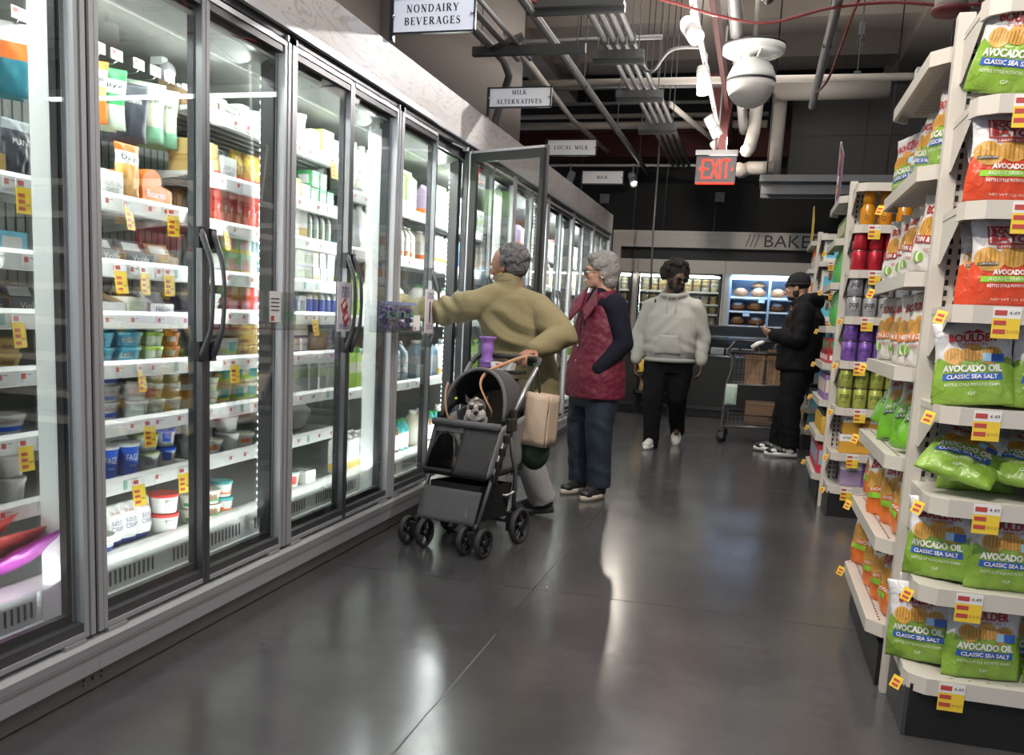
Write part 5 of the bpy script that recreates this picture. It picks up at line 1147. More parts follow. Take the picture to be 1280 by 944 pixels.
pr = MB(); pr.lathe([(.04, 0), (.046, .01), (.046, .10), (.034, .125), (.034, .135)], AMB, n=20); pr = pr.build('jar'); l_ = MB(); l_.lathe([(.037, .133), (.037, .235), (.03, .238)], AMB, n=20); l_.build('neck', pr); l_ = MB(); put_text(l_, 'D', lambda u, v: (.0475, u, v), 0, .05, .02, .03, INK); l_.build('label', pr); pr.location = (0, 0, -50)
for i in range(4): o = dup(pr, (.60+i*.105, 6.46+(i % 2)*.05, 1.85), F_-.2, f'amber glass jar, {ORD[i]} from the post on the upper shelf over the cans', 'amber jars'); o['category'] = 'jar'
for ch in list(pr.children): bpy.data.objects.remove(ch)
bpy.data.objects.remove(pr)
def multipack(loc, c, c2, label, w=.24, h=.12, cm_=None):
    b = MB(); b.box((0, 0, 0), (w, .16, h), mat('multipack_'+c2, c, .4), bev=.002); b.box((-.001, -.001, h*.62), (w+.001, .16, h), WHI); o = b.build('multipack_box'); o.location = loc; tag(o, label, 'box', 'drink multipacks')
    p = MB(); p.box((w*.42, -.0025, .006), (w*.66, -.0012, h*.9), cm_ or mat('multipack_'+c2, c, .4)); put_text(p, 'pop', lambda u, v: (u, -.004, v), w*.54, h*.5, w*.2, h*.25, INK); put_text(p, 'pop', lambda u, v: (u, -.0025, v), w*.18, h*.8, w*.2, h*.15, INK); p.build('print', o, recalc=False)
multipack((.60, 6.45, .202), (.34, .26, .42), 'lilac', 'lilac and white drink multipack on the bottom shelf of the second unit', .30, .17, mat('can_purple', (.24, .12, .48), .3))
multipack((.575, 6.45, .417), (.62, .33, .04), 'amber', 'amber and white drink multipack, lower one, second unit')
multipack((.585, 6.45, .539), (.62, .33, .04), 'amber', 'amber and white drink multipack, upper one, second unit')
multipack((.835, 6.45, .417), (.55, .03, .03), 'red', 'red and white drink multipack beside the amber ones'); multipack((.92, 6.45, .202), (.34, .26, .42), 'lilac', 'second lilac drink multipack on the bottom shelf', .30, .17)
# ---- goods on the second and third end units
for i in range(3):
    for z, zw in ((1.51, 'second'), (1.22, 'third')):
        o = bag('leaf', i % 2, (.545, 7.0+i*.24, z+.004), (0, 0, 0), f'{KDESC["leaf"]}, {ORD[i]} along the {zw} shelf behind the cans', 'green snack bags'); o.rotation_euler = (0, .05, PI-.2+.1*i)
def boxes(y0, x, z, n, w, h, d, m, m2, nm, lab, cat='box', top=None, gap=.006):
    for i in range(n):
        b = MB()
        if nm in ('jar', 'bottle'): b.lathe([(w*.42, 0), (w*.46, .01), (w*.46, h*.72), (w*.3, h*.85)], m, n=16); 
        else: b.box((0, -w/2, 0), (d, w/2, h), m, bev=.003)
        o = b.build(nm); o.location = (x+(w/2 if nm in ('jar', 'bottle') else 0), y0+w/2+i*(w+gap), z+.001); p = MB()
        if nm in ('jar', 'bottle'): p.lathe([(w*.33, h*.85), (w*.33, h)], m2, n=14); p.build('cap', o)
        else: p.box((-.001, -w*.35, h*.3), (0, w*.35, h*.8), m2); p.box((w*.1, -w/2-.001, h*.3), (d*.8, -w/2, h*.8), m2); p.build('label', o)
        tag(o, f'{lab}, {ORD[i]} along its shelf', cat, lab+' row')
REDB = mat('red_carton', (.55, .03, .06), .4); LIL = mat('lilac_carton', (.30, .18, .42), .4); SKB = mat('pale_blue_carton', (.32, .52, .66), .4)
boxes(6.85, .475, .97, 5, .15, .07, .12, REDB, WHI, 'carton', 'low red carton on the end unit behind the cans')
boxes(6.85, .475, .97+.072, 4, .15, .10, .1, MAROON, K('green'), 'carton', 'dark red carton on the low red ones')
boxes(6.85, .475, .72, 7, .085, .17, .06, LIL, K('cream'), 'pouch', 'purple and cream pouch below the red cartons', 'pouch')
boxes(6.85, .475, .48, 8, .085, .15, .06, mat('mustard_glass', (.60, .36, .04), .3), INK, 'jar', 'mustard coloured jar with black cap', 'jar')
boxes(6.85, .475, .21, 7, .11, .20, .08, REDB, SKB, 'carton', 'tall red carton near the foot of the end unit')
boxes(6.85, .50, 1.80, 5, .12, .15, .10, mat('green_pack', (.1, .25, .08), .5), K('cream'), 'pouch', 'dark green pouch on the upper shelf behind the cans', 'pouch')
for i in range(3):
    o = bag('orw', i % 2, (.545, 10.45+i*.24, 1.80), (0, 0, 0), f'{KDESC["orw"]}, {ORD[i]} along the far end unit', 'orange snack bags'); o.rotation_euler = (0, .05, PI-.2)
boxes(10.35, .475, 1.51, 5, .14, .20, .10, K('white'), ORNG, 'carton', 'white and orange carton on the far end unit')
boxes(10.35, .475, .21, 6, .12, .2, .1, SKB, WHI, 'carton', 'pale blue carton at the foot of the far end unit')
for z, zw in zip(G2Z[:7], ['bottom', 'sixth', 'fifth', 'fourth', 'third', 'second', 'top']):
    for i in range(4):
        b = MB(); b.box((0, 0, 0), (.14, .10, .20), SKB if (i+int(z*10)) % 3 else K('white'), bev=.002); o = b.build('tissue_box'); o.location = (.56+i*.15, 9.90, z+.001); p = MB(); p.box((.02, -.001, .04), (.12, 0, .14), WHI if i % 2 else K('sky')); p.box((.06, -.002, .10), (.09, -.001, .17), K('brown')); p.build('label', o)
        tag(o, f'pale blue boxed pack, {ORD[i]} from the post, {zw} shelf of the third unit', 'box', 'boxed packs on the third unit')
# signs standing up over the end units
e = empty('aisle_blade_sign', (.47, 7.20, 2.08), 0, 'tall purple blade sign with orange and white letters over the second end unit', 'sign'); b = MB()
b.prism([(-.02, .0), (.30, .0), (.40, .48), (-.02, .32)], 0, -.004, .004, mat('sign_purple', (.13, .09, .17), .5)); b.build('panel', e)
b = MB(); b.prism([(.28, .0), (.30, .0), (.40, .48), (.375, .48)], 0, -.006, .006, K('cream')); b.build('edge', e); b = MB()
for (u, v, m) in ((.20, .34, ORNG), (.18, .26, RED), (.21, .18, WHI), (.17, .10, ORNG)): b.ball((-.006, u, v), (.003, .035, .035), m, n=10, k=6)
b.build('print', e)
e = empty('aisle_blade_sign', (.47, 10.6, 2.08), 0, 'slim yellow blade sign over the far end unit', 'sign'); b = MB()
b.prism([(-.02, .0), (.26, .0), (.36, .42), (.02, .24)], 0, -.004, .004, mat('sign_yellow', (.62, .42, .02), .5)); b.build('panel', e); b = MB(); b.prism([(.24, 0), (.26, 0), (.36, .42), (.34, .41)], 0, -.006, .006, K('cream')); b.build('edge', e)
for o in BAGS.values():
    for c in list(o.children): bpy.data.objects.remove(c)
    bpy.data.objects.remove(o)
# ================================================================== THE BAKERY AT THE BACK
PANEL = mat('bakery_pale_panel', (.48, .46, .43), .5)
e = empty('bakery_shop_front', (0, 13.0, 0), 0, 'long pale bakery front with a lettered board over glass-door fridges', 'shop front')
b = MB(); b.box((-1.98, 0, 2.19), (4.0, .4, 2.405), PANEL); b.box((-1.98, -.006, 2.285), (4.0, 0, 2.29), CREAM2); b.box((-1.98, -.006, 2.36), (4.0, 0, 2.364), CREAM2); b.build('lettered_board', e)
b = MB(); b.box((-1.98, .1, 2.03), (4, .4, 2.19), BLACKW); b.box((-1.98, -.0, 2.03), (-1.87, .1, 2.19), PANEL); b.build('recess', e)
b = MB(); b.box((-1.98, 0, 1.86), (4, .05, 2.03), PANEL); b.box((-1.98, 0, 1.0), (-1.90, .7, 1.86), PANEL); b.box((-1.68, 0, 1.0), (-1.60, .7, 1.86), PANEL); b.box((-.50, 0, 1.0), (-.40, .7, 1.86), PANEL); b.box((.62, 0, 1.0), (4, .7, 1.86), PANEL)
b.box((-1.62, -.002, 1.0), (-1.615, 0, 2.03), BLKP); b.box((-.475, -.002, 1.0), (-.47, 0, 2.03), BLKP); b.box((-1.98, .7, 0), (4, .75, 2.1), BLACKW); b.box((-1.98, .0, 0), (4, .7, 1.0), BLKP); b.build('panel_frame', e)
b = MB()
for i in range(3): stroke(b, [(-.24+i*.055, 2.215), (-.19+i*.055, 2.375)], .011, INK, -.008)
put_text(b, 'BAKERY', lambda u, v: (u, -.012, v), .42, 2.295, .86, .15, INK); b.build('lettering', e, recalc=False)
area((-1.1, 12.98, 1.83), (-1.1, 13.4, 1.3), 7, 1.0, .04, (1, .93, .78)); area((.1, 12.98, 1.83), (.1, 13.4, 1.3), 13, .9, .04, (.45, .70, 1)); area((-1.8, 12.98, 1.83), (-1.8, 13.4, 1.3), 2.5, .2, .04, (1, .98, .9))
def fridge(x0, x1, label, open_=False):
    f = empty('glass_fridge' if not open_ else 'open_bread_case', (x0, 13.0, 0), 0, label, 'fridge'); W = x1-x0; lin = mat('bread_case_lining', (.35, .45, .60), .5) if open_ else INNERD
    b = MB(); b.box((0, .55, 1.02), (W, .60, 1.86), lin); b.box((0, .05, 1.83), (W, .6, 1.86), lin); b.box((0, 0.02, 1.02), (.02, .6, 1.86), lin); b.box((W-.02, .02, 1.02), (W, .6, 1.86), lin); b.box((0, .02, 1.0), (W, .6, 1.03), lin); b.build('body', f)
    for z in ((1.575, 1.39, 1.20) if open_ else (1.62, 1.46, 1.33, 1.18)):
        b = MB(); b.box((.02, .08, z-.012), (W-.02, .5, z), SHELF); b.box((.02, .07, z-.02), (W-.02, .08, z+.004), WHT); b.build('shelf', f)
    b = MB(); b.box((.02, .06, 1.80), (W-.02, .09, 1.82), mat('case_lamp_blue', (.45, .75, 1), .5, emit=3) if open_ else LEDW); b.build('lamp', f)
    if not open_:
        b = MB(); b.box((0, -.012, 1.03), (.022, .012, 1.85), BLKP); b.box((W-.022, -.012, 1.03), (W, .012, 1.85), BLKP); b.box((0, -.012, 1.83), (W, .012, 1.85), BLKP); b.box((0, -.012, 1.03), (W, .012, 1.05), BLKP)
        if W > .6: b.box((W/2-.012, -.012, 1.03), (W/2+.012, .012, 1.85), BLKP)
        b.build('door', f); b = MB(); b.box((.02, -.002, 1.05), (W-.02, .002, 1.83), GLASS); b.build('pane', f)
    else:
        b = MB(); b.box((W/2-.015, .04, 1.03), (W/2+.015, .06, 1.83), lin); b.build('divider', f)
    return f
fridge(-1.88, -1.69, 'narrow glass-door fridge of stacked tubs beside the burgundy vest'); fridge(-1.60, -.51, 'wide glass-door fridge of stacked tubs behind the man in the hoodie'); fridge(-.40, .62, 'blue-lit open bread case behind the shopping cart', True)
TB = [mat('tub_stack_%d' % i, c, .5) for i, c in enumerate(((.66, .58, .40), (.60, .60, .56), (.50, .42, .30), (.62, .48, .22)))]
ZW = ['lowest', 'second', 'third', 'fourth', 'top']
def tubs(x0, x1, tg):
    for zi, z in enumerate((1.03, 1.18, 1.33, 1.46, 1.62)):
        n = int((x1-x0)/.115)
        for i in range(n):
            for j in range(2 if zi < 4 else 3):
                b = MB(); b.lathe([(.044, 0), (.05, .045), (.053, .046), (.053, .052), (.04, .053)], TB[(i*3+zi+j) % 4], n=14); o = b.build('food_tub'); o.location = (x0+.06+i*.115, 13.17, z+.001+j*.0535)
                tag(o, f'{["lower", "middle", "upper"][j]} food tub, {ORD[i]} stack along, {ZW[zi]} shelf of the {tg}', 'tub', f'stacked tubs in the {tg}')
tubs(-1.87, -1.69, 'narrow fridge'); tubs(-1.58, -.52, 'wide fridge')
CR = mat('bread_crust', (.25, .11, .045), .6, noise=.3, nscale=20, bump=.3); FILMB = mat('bread_bag_blue_white', (.45, .55, .75), .35)
for zi, (z, xs) in enumerate(((1.58, (-.26, -.03, .22, .46)), (1.395, (-.28, -.06, .22, .46)), (1.205, (-.27, -.03)))):
    for i, x in enumerate(xs):
        b = MB(); b.ball((0, 0, .058), (.10, .09, .058), CR, n=18, k=10); o = b.build('bread_loaf'); o.location = (x, 13.25, z); b = MB(); b.ball((0, -.03, .085), (.07, .06, .036), FILMB if (i+zi) % 2 else K('kraft'), n=14, k=8); b.build('wrapper', o)
        tag(o, f'round wrapped loaf, {ORD[i]} along the {["top", "middle", "lower"][zi]} shelf of the bread case', 'bread', 'loaves in the bread case')
        if zi == 0 and i in (1, 3): 
            b = MB(); b.ball((0, 0, .04), (.095, .085, .045), CR, n=18, k=8); o = b.build('bread_loaf'); o.location = (x, 13.27, z+.118); tag(o, f'dark loaf stacked on top of the {ORD[i]} loaf of the bread case', 'bread', 'loaves in the bread case')
for i, (x, z) in enumerate(((.02, 1.54), (-.16, 1.36), (-.18, 1.17))):
    b = MB(); b.box((-.04, -.002, -.035), (.04, 0, .035), mat('card_blue_white', (.55, .68, .85), .5)); b.box((-.03, -.003, .005), (.03, -.002, .02), SKB); o = b.build('shelf_card'); o.location = (x, 13.065, z-.001); tag(o, f'small white card on the {["top", "middle", "lower"][i]} shelf edge of the bread case', 'card')
e = empty('deli_counter', (-.9, 12.5, 0), 0, 'low black counter with a glass top of purple trays behind the men', 'counter')
b = MB(); b.box((-.9, .02, 0), (1.5, .48, .80), DARKBASE, bev=.01); b.box((-.9, 0, .12), (1.5, .02, .72), BLKP); b.box((-.9, -.01, .10), (1.5, .0, .14), mat('counter_trim', (.08, .08, .08), .3, .6)); b.build('base', e)
b = MB(); b.prism([(.0, .80), (.48, .80), (.48, 1.04), (.42, 1.06)], 0, -.9, 1.5, PLASTIC); b.build('glass', e)
b = MB(); b.box((-.9, .44, 1.03), (1.5, .50, 1.06), CHROME); b.box((-.9, 0, .79), (1.5, .5, .81), CHROME); b.build('rail', e)
for i in range(9):
    b = MB(); b.box((0, 0, 0), (.17, .22, .08), mat('tray_violet', (.16, .10, .20), .5) if i % 3 else K('grey'), bev=.01); o = b.build('food_tray'); o.location = (-1.70+i*.19, 12.66, .812); tag(o, f'covered food tray, {ORD[i]} along inside the counter glass', 'tray', 'trays inside the counter'); b = MB(); b.box((.005, .005, .08), (.165, .215, .086), K('clear')); b.build('lid', o)
e = empty('counter_screen', (-.75, 12.6, 1.06), 0, 'black wide screen box standing on the back counter', 'screen'); b = MB(); b.box((0, 0, .0), (.95, .2, .13), BLKP, bev=.008); b.build('case', e); b = MB(); b.box((.03, -.003, .02), (.92, 0, .115), mat('dark_screen', (.02, .03, .035), .2)); b.build('screen', e)
# produce baskets seen between the people
for i, (x, z, c, nm, lb) in enumerate(((-1.30, .30, K('kraft'), 'bread_bag', 'brown bag of rolls'), (-1.12, .30, K('brown'), 'bread_bag', 'dark bag of rolls'), (-1.22, .52, K('kraft'), 'bread_bag', 'brown bag of rolls on top'), (-1.36, .52, K('yellow'), 'snack_bag', 'yellow bag'))):
    vs, fs, fn = pouch_mesh(.20, .20, .12, .006, 60+i, 10, 12); b = MB(); b.add(vs, fs, c, True); o = b.build(nm); o.location = (x, 12.20, z); o.rotation_euler = (0, 0, F_+.3*i); tag(o, f'{lb} in the low rack, {ORD[i]} one', 'bag'); b = MB(); b.box((-.055, -.04, .06), (-.053, .04, .10), WHI); b.build('label', o)
e = empty('low_rack', (-1.45, 12.1, 0), 0, 'low black display rack holding bags of rolls by the back counter', 'rack'); b = MB()
for z in (.27, .50): b.box((0, 0, z), (.45, .3, z+.015), BLKP); b.box((0, 0, z), (.45, .012, z+.06), BLKP)
for x, y in ((0, 0), (.43, 0), (0, .28), (.43, .28)): b.box((x, y, 0), (x+.02, y+.02, .75), BLKP)
b.build('frame', e)

# ================================================================== SHOPPING CART
CG = mat('cart_grey_metal', (.13, .13, .135), .4, .5); CW = mat('cart_wire', (.12, .12, .12), .4, .6)
e = empty('shopping_cart', (-.27, 9.90, 0), 0, 'grey two-tier shopping cart with paper bags beside the man in black', 'cart')
b = MB()
for y in (.0, .50):
    b.tube(catmull([(.0, y, .10), (.01, y, .35), (.02, y, .60), (.045, y, .70), (.06, y, .80), (.05, y, .88), (.0, y, .93), (.07, y, 1.04)], 3), .014, CG, n=8)
    b.tube([(.01, y, .17), (.62, y, .19)], .012, CG, n=8); b.tube([(.02, y, .60), (.66, y, .62)], .012, CG, n=8)
b.tube([(.0, .0, .17), (.0, .5, .17)], .012, CG, n=8); b.build('frame', e)
b = MB(); b.tube([(.07, -.01, 1.04), (.10, -.02, 1.05), (.62, -.02, 1.05), (.64, 0, 1.04)], .014, BLKP, n=8); b.tube([(.07, 0, 1.04), (.07, .5, 1.04)], .015, BLKP, n=8); b.build('handle', e)
def wbox(x0, x1, y0, y1, z0, z1, nm, rim):
    b = MB(); s = .003; n = int((x1-x0)/.04)
    for i in range(n+1): x = x0+(x1-x0)*i/n; b.tube([(x, y0, z1), (x, y0, z0), (x, y1, z0), (x, y1, z1)], s, CW, n=4)
    for i in range(13): y = y0+(y1-y0)*i/12; b.tube([(x0, y, z1), (x0, y, z0), (x1, y, z0), (x1, y, z1)], s, CW, n=4)
    for q in range(1, 5): z = z0+(z1-z0)*q/5; b.tube([(x0, y0, z), (x1, y0, z), (x1, y1, z), (x0, y1, z)], s, CW, n=4, closed=True)
    o = b.build(nm, e); r = MB(); r.tube([(x0, y0, z1), (x1, y0, z1), (x1, y1, z1), (x0, y1, z1)], rim, BLKP, n=8, closed=True); r.tube([(x0, y0, z0), (x1, y0, z0), (x1, y1, z0), (x0, y1, z0)], .006, CG, n=6, closed=True); r.build('rim', o)
wbox(.04, .66, .0, .50, .60, .93, 'basket', .017); wbox(.05, .64, .02, .48, .19, .30, 'lower_basket', .008)
for x, y in ((0, 0), (0, .5), (.60, .03), (.60, .47)):
    b = MB(); b.lathe([(.052, -.013), (.055, -.008), (.055, .008), (.052, .013)], BLKP, n=18, M=Matrix.Translation((x+.01, y, .056)) @ Matrix.Rotation(PI/2, 4, 'X') @ Matrix.Rotation(.5, 4, 'Y')); w_ = b.build('wheel', e)
    b = MB(); b.box((x-.005, y-.022, .05), (x+.025, y-.017, .13), CG); b.box((x-.005, y+.017, .05), (x+.025, y+.022, .13), CG); b.box((x-.005, y-.022, .12), (x+.025, y+.022, .15), CG); b.build('fork', w_)
KR = mat('kraft_paper', (.34, .20, .11), .7, bump=.4, bscale=14)
for i, (x, y, w_, h) in enumerate(((.19, .06, .17, .33), (.40, .07, .18, .37), (.52, .28, .15, .30))):
    b = MB(); b.add([(0, 0, 0), (w_, 0, 0), (w_, .13, 0), (0, .13, 0), (-.01, -.005, h), (w_+.01, .01, h*.96), (w_, .13, h), (.01, .12, h*.97), (w_*.5, .03, h*.5)], [(0, 3, 2, 1), (0, 1, 8), (1, 5, 8), (5, 4, 8), (4, 0, 8), (1, 2, 6, 5), (2, 3, 7, 6), (3, 0, 4, 7)], KR); o = b.build('paper_bag'); o.location = (-.27+x, 9.90+y, .606); h_ = MB(); h_.tube(catmull([(w_*.3, .0, h*.95), (w_*.35, .0, h+.05), (w_*.65, 0, h+.05), (w_*.7, 0, h*.95)], 4), .004, KR, n=5); h_.build('handle', o); tag(o, f'brown paper grocery bag in the cart basket, {["beside the handle", "the tall middle one", "behind the others"][i]}', 'bag')
b = MB(); b.box((0, 0, 0), (.40, .30, .23), mat('carton_brown', (.20, .12, .07), .7), bev=.004); o = b.build('cardboard_box'); o.location = (-.05, 9.98, .198); b = MB(); b.box((.24, -.002, .05), (.34, 0, .09), INK); b.box((0, -.001, .20), (.4, 0, .204), INK); b.build('print', o); tag(o, 'brown cardboard box on the lower tray of the cart', 'box')
vs, fs, fn = pouch_mesh(.12, .20, .05, .006, 77, 10, 12); b = MB(); b.add(vs, fs, mat('pale_mint_bag', (.45, .58, .53), .5), True); o = b.build('mint_bag'); o.location = (-.20, 9.885, .395); o.rotation_euler = (0, 0, F_); b = MB(); b.box((-.001, -.055, .2), (.001, .055, .215), WHI); b.build('seam', o); tag(o, 'pale mint cloth bag hanging from the cart side', 'bag')

# ================================================================== PET STROLLER
GF = mat('stroller_grey_fabric', (.105, .105, .108), .8, noise=.12, nscale=40, bump=.25, bscale=160); GF2 = mat('stroller_pale_fabric', (.20, .20, .205), .75, noise=.1, nscale=30, bump=.2, bscale=120); BF = mat('stroller_black_fabric', (.013, .013, .014), .8, bump=.3, bscale=60); TUBE_ = mat('stroller_grey_tube', (.30, .30, .31), .3, .7); RUB = mat('wheel_rubber', (.035, .035, .036), .6)
ST = empty('pet_stroller', (-1.43, 4.42, 0), math.radians(-14), 'grey and black four-wheeled pet stroller parked by the cases', 'stroller')
def sheet(mb, P, m, th=.006, n=8, sag=0, wr=.0):
    """quad sheet a,b,c,d with thickness"""
    a, b, c, d = [Vector(p) for p in P]; nn = (b-a).cross(d-a).normalized(); vs = []; fs = []
    for s in (0, 1):
        for j in range(n+1):
            for i in range(n+1):
                u, v = i/n, j/n; p = (a*(1-u)+b*u)*(1-v)+(d*(1-u)+c*u)*v
                p = p+nn*(th*s - sag*math.sin(PI*u)*math.sin(PI*v)+wr*math.sin(11*u+3*v)*math.sin(7*v+2)); vs.append(p)
    N = (n+1)**2
    for j in range(n):
        for i in range(n): q = (j*(n+1)+i, j*(n+1)+i+1, (j+1)*(n+1)+i+1, (j+1)*(n+1)+i); fs.append(q[::-1]); fs.append(tuple(N+k for k in q))
    for i in range(n):
        for q in ((i, i+1), (n*(n+1)+i, n*(n+1)+i+1), (i*(n+1), (i+1)*(n+1)), (i*(n+1)+n, (i+1)*(n+1)+n)): fs.append((q[0], q[1], N+q[1], N+q[0]))
    mb.add(vs, fs, m, True)
def wheel(x, y, r, w, nm='wheel'):
    b = MB(); I = Matrix.Translation((x, y, r)) @ Matrix.Rotation(PI/2, 4, 'Y')
    b.lathe([(r*.80, -w/2), (r*.95, -w/2), (r, -w*.3), (r, w*.3), (r*.95, w/2), (r*.80, w/2)], RUB, n=32, M=I, ring=True); o = b.build(nm, ST)
    h = MB(); h.lathe([(r*.79, -w*.30), (r*.82, -w*.30), (r*.82, w*.30), (r*.79, w*.30), (r*.74, w*.2), (r*.74, -w*.2)], BLKP, n=32, M=I, ring=True); h.lathe([(r*.22, -w*.6), (r*.24, w*.6)], BLKP, n=14, M=I)
    for k in range(5):
        a = 2*PI*k/5+.3; h.tube([(x, y+r*.15*math.cos(a), r+r*.15*math.sin(a)), (x, y+r*.80*math.cos(a), r+r*.80*math.sin(a))], r*.11, BLKP, n=6)
    h.build('spokes', o); return o
for s in (-1, 1):
    for q in (-.052, .052): wheel(s*.175+q, 0, .075, .028)
    b = MB(); b.tube([(s*.175-.05, 0, .075), (s*.175+.05, 0, .075)], .01, BLKP, n=8); b.box((s*.175-.022, -.03, .06), (s*.175+.022, .035, .13), BLKP, bev=.006); b.tube([(s*.175, .0, .12), (s*.175, .01, .16)], .018, BLKP, n=10); b.build('caster_fork', ST)
    wheel(s*.215, .40, .095, .032); b = MB(); b.box((s*.17-.02, .36, .06), (s*.17+.025, .44, .17), BLKP, bev=.008); b.tube([(s*.17, .39, .095), (s*.22, .40, .095)], .012, BLKP, n=8); b.build('axle_block', ST)
    b = MB(); b.tube([(s*.175, .015, .15), (s*.19, .17, .46), (s*.195, .24, .60)], .011, TUBE_, n=10); b.build('front_leg', ST)
    b = MB(); b.tube([(s*.195, .26, .64), (s*.20, .40, .80), (s*.205, .53, .93)], .013, TUBE_ , n=10); b.build('push_tube', ST)
    b = MB(); b.tube([(s*.175, .40, .16), (s*.195, .36, .40), (s*.195, .27, .62)], .011, PIPEG, n=10); b.build('rear_leg', ST)
    b = MB(); J0, J1 = Vector((s*.20, .13, .38)), Vector((s*.205, .29, .70))
    for q in range(6): p = J0.lerp(J1, q/5); b.box((p.x-.014, p.y-.018, p.z-.022), (p.x+.014, p.y+.018, p.z+.022), BLKP, bev=.006)
    b.tube([(s*.205, .12, .36), (s*.21, .30, .71)], .010, BLKP, n=8); b.box((s*.205-.02, .23, .61), (s*.205+.022, .30, .68), BLKP, bev=.008); b.build('folding_joint', ST)
b = MB(); b.tube([(-.17, .40, .11), (.17, .40, .11)], .011, BLKP, n=8); b.tube(catmull([(-.13, .40, .12), (-.12, .47, .13), (.12, .47, .13), (.13, .40, .12)], 4), .008, BLKP, n=8); b.build('rear_axle', ST)
b = MB(); b.tube(catmull([(.10, .30, .37), (.12, .31, .29), (.16, .33, .26), (.19, .37, .28)], 5), .009, TUBE_, n=8); b.build('brace', ST)
b = MB(); b.tube(catmull([(-.205, .53, .93), (-.19, .58, .965), (-.12, .60, .975), (.12, .60, .975), (.19, .58, .965), (.205, .53, .93)], 5), .016, BLKP, n=10); b.build('handle_bar', ST)
# fabric body
b = MB(); fp = lambda x, z: (x*(1+.054*(z-.385)/.235), .06+(z-.385)*.489, z)
for xa, xb, za, zb in ((-.008, .185, .385, .62), (-.185, -.166, .385, .62), (-.166, -.008, .585, .62)): sheet(b, [fp(xa, za), fp(xb, za), fp(xb, zb), fp(xa, zb)], GF, .008, 8, -.004 if xa > -.1 and za < .5 else 0, .001); b.build('front_panel', ST)
b = MB(); b.prism([(-.165, .40), (-.165, .40), (-.015, .40), (-.03, .50), (-.06, .565), (-.10, .585), (-.14, .565), (-.16, .50)], 1, .0, .004, MESHM)
I_ = Matrix.Translation((0, .0, 0)); 
for i, v in enumerate(b.v): b.v[i] = (v[0], .045+(v[2]-.385)*.489+(v[1]), v[2])
wi = b.build('mesh_window', ST); b = MB(); pts = [(-.168, .0, .395), (-.165, 0, .50), (-.14, 0, .57), (-.10, 0, .592), (-.055, 0, .572), (-.025, 0, .50), (-.01, 0, .395)]; b.tube([(p[0], .044+(p[2]-.385)*.489, p[2]) for p in pts], .006, BLKP, n=6); b.tube([(-.175, .048, .40), (-.005, .048, .40)], .012, BF, n=6); b.build('zip', wi)
b = MB(); b.tube([(-.20, .165, .635), (.20, .165, .635)], .020, GF, n=12); b.build('front_rim', ST)
b = MB()
for s in (-1, 1):
    b = MB(); sheet(b, [(s*.185, .06, .385), (s*.175, .46, .40), (s*.20, .52, .70), (s*.195, .175, .635)], GF2, .006, 8, .006*s, .003); b.build('side_panel', ST)

b = MB(); sheet(b, [(-.18, .46, .38), (.18, .46, .38), (.185, .555, .86), (-.185, .555, .86)], mat('stroller_inner_taupe', (.07, .055, .045), .8), .006, 8, .02); b.build('back_panel', ST)
b = MB(); sheet(b, [(-.18, .06, .375), (.18, .06, .375), (.175, .46, .385), (-.175, .46, .385)], BF, .012); b.build('floor_panel', ST)
b = MB(); sheet(b, [(-.16, .085, .415), (.10, .085, .415), (.12, .4, .41), (-.15, .4, .41)], mat('pink_blanket', (.48, .33, .31), .9), .015, 8, 0, .012); b.build('blanket', ST)
# canopy: hoop and gathered hood
def hoop(y0, y1, z0, zt, hw, t): a = PI*t; return Vector((-hw*math.cos(a), y0+(y1-y0)*math.sin(a), z0+(zt-z0)*math.sin(a)**.8))
b = MB(); b.tube([hoop(.22, .30, .66, .915, .185, i/24) for i in range(25)], .0105, GF, n=10); b.build('canopy_hoop', ST)
b = MB(); vs = []; fs = []; n = 24; LY = [(.22, .30, .66, .915, .183), (.30, .37, .68, .925, .190), (.36, .44, .70, .91, .195), (.42, .50, .71, .87, .197), (.50, .55, .70, .80, .197)]
for j, (a0, a1, z0, zt, hw) in enumerate(LY):
    for i in range(n+1): p = hoop(a0, a1, z0, zt, hw, i/n); p = p+Vector((0, 0, .006*math.sin(i*.8+j))); vs.append(p)
for j in range(len(LY)-1):
    for i in range(n): fs.append((j*(n+1)+i, j*(n+1)+i+1, (j+1)*(n+1)+i+1, (j+1)*(n+1)+i))
b.add(vs, fs, mat('hood_dark_fabric', (.040, .040, .042), .8, bump=.3, bscale=90), True); o = b.build('canopy_hood', ST); sm = o.modifiers.new('s', 'SOLIDIFY'); sm.thickness = .008
b = MB(); sheet(b, [(-.172, .055, .315), (.172, .055, .315), (.172, -.015, .155), (-.172, -.015, .155)], GF, .006, 8, 0, .002); b.add([(.12, -.022, .20), (.135, -.020, .245), (.145, -.03, .19)], [(0, 1, 2)], GF2); b.build('apron', ST)
b = MB(); vs = [(-.15, .08, .34), (.15, .08, .34), (.16, .40, .32), (-.16, .40, .32), (-.13, .06, .15), (.13, .06, .15), (.14, .38, .14), (-.14, .38, .14)]; b.add(vs, [(4, 5, 6, 7), (0, 1, 5, 4), (1, 2, 6, 5), (2, 3, 7, 6), (3, 0, 4, 7)], BF); o = b.build('storage_basket', ST); sm = o.modifiers.new('s', 'SOLIDIFY'); sm.thickness = .006
b = MB(); b.box((-.11, .50, .885), (.11, .60, .905), BLKP, bev=.006); b.prism([(-.055, .905), (.055, .905), (.065, .945), (-.065, .945)], 1, .50, .56, WHT); b.build('parent_tray', ST)
b = MB(); b.add([(-.035, .497, .938), (.035, .497, .938), (0, .497, .912)], [(0, 1, 2)], RED); b.add([(-.035, .50, .9456), (.035, .50, .9456), (0, .55, .9456)], [(0, 1, 2)], RED); b.build('red_triangle', ST)
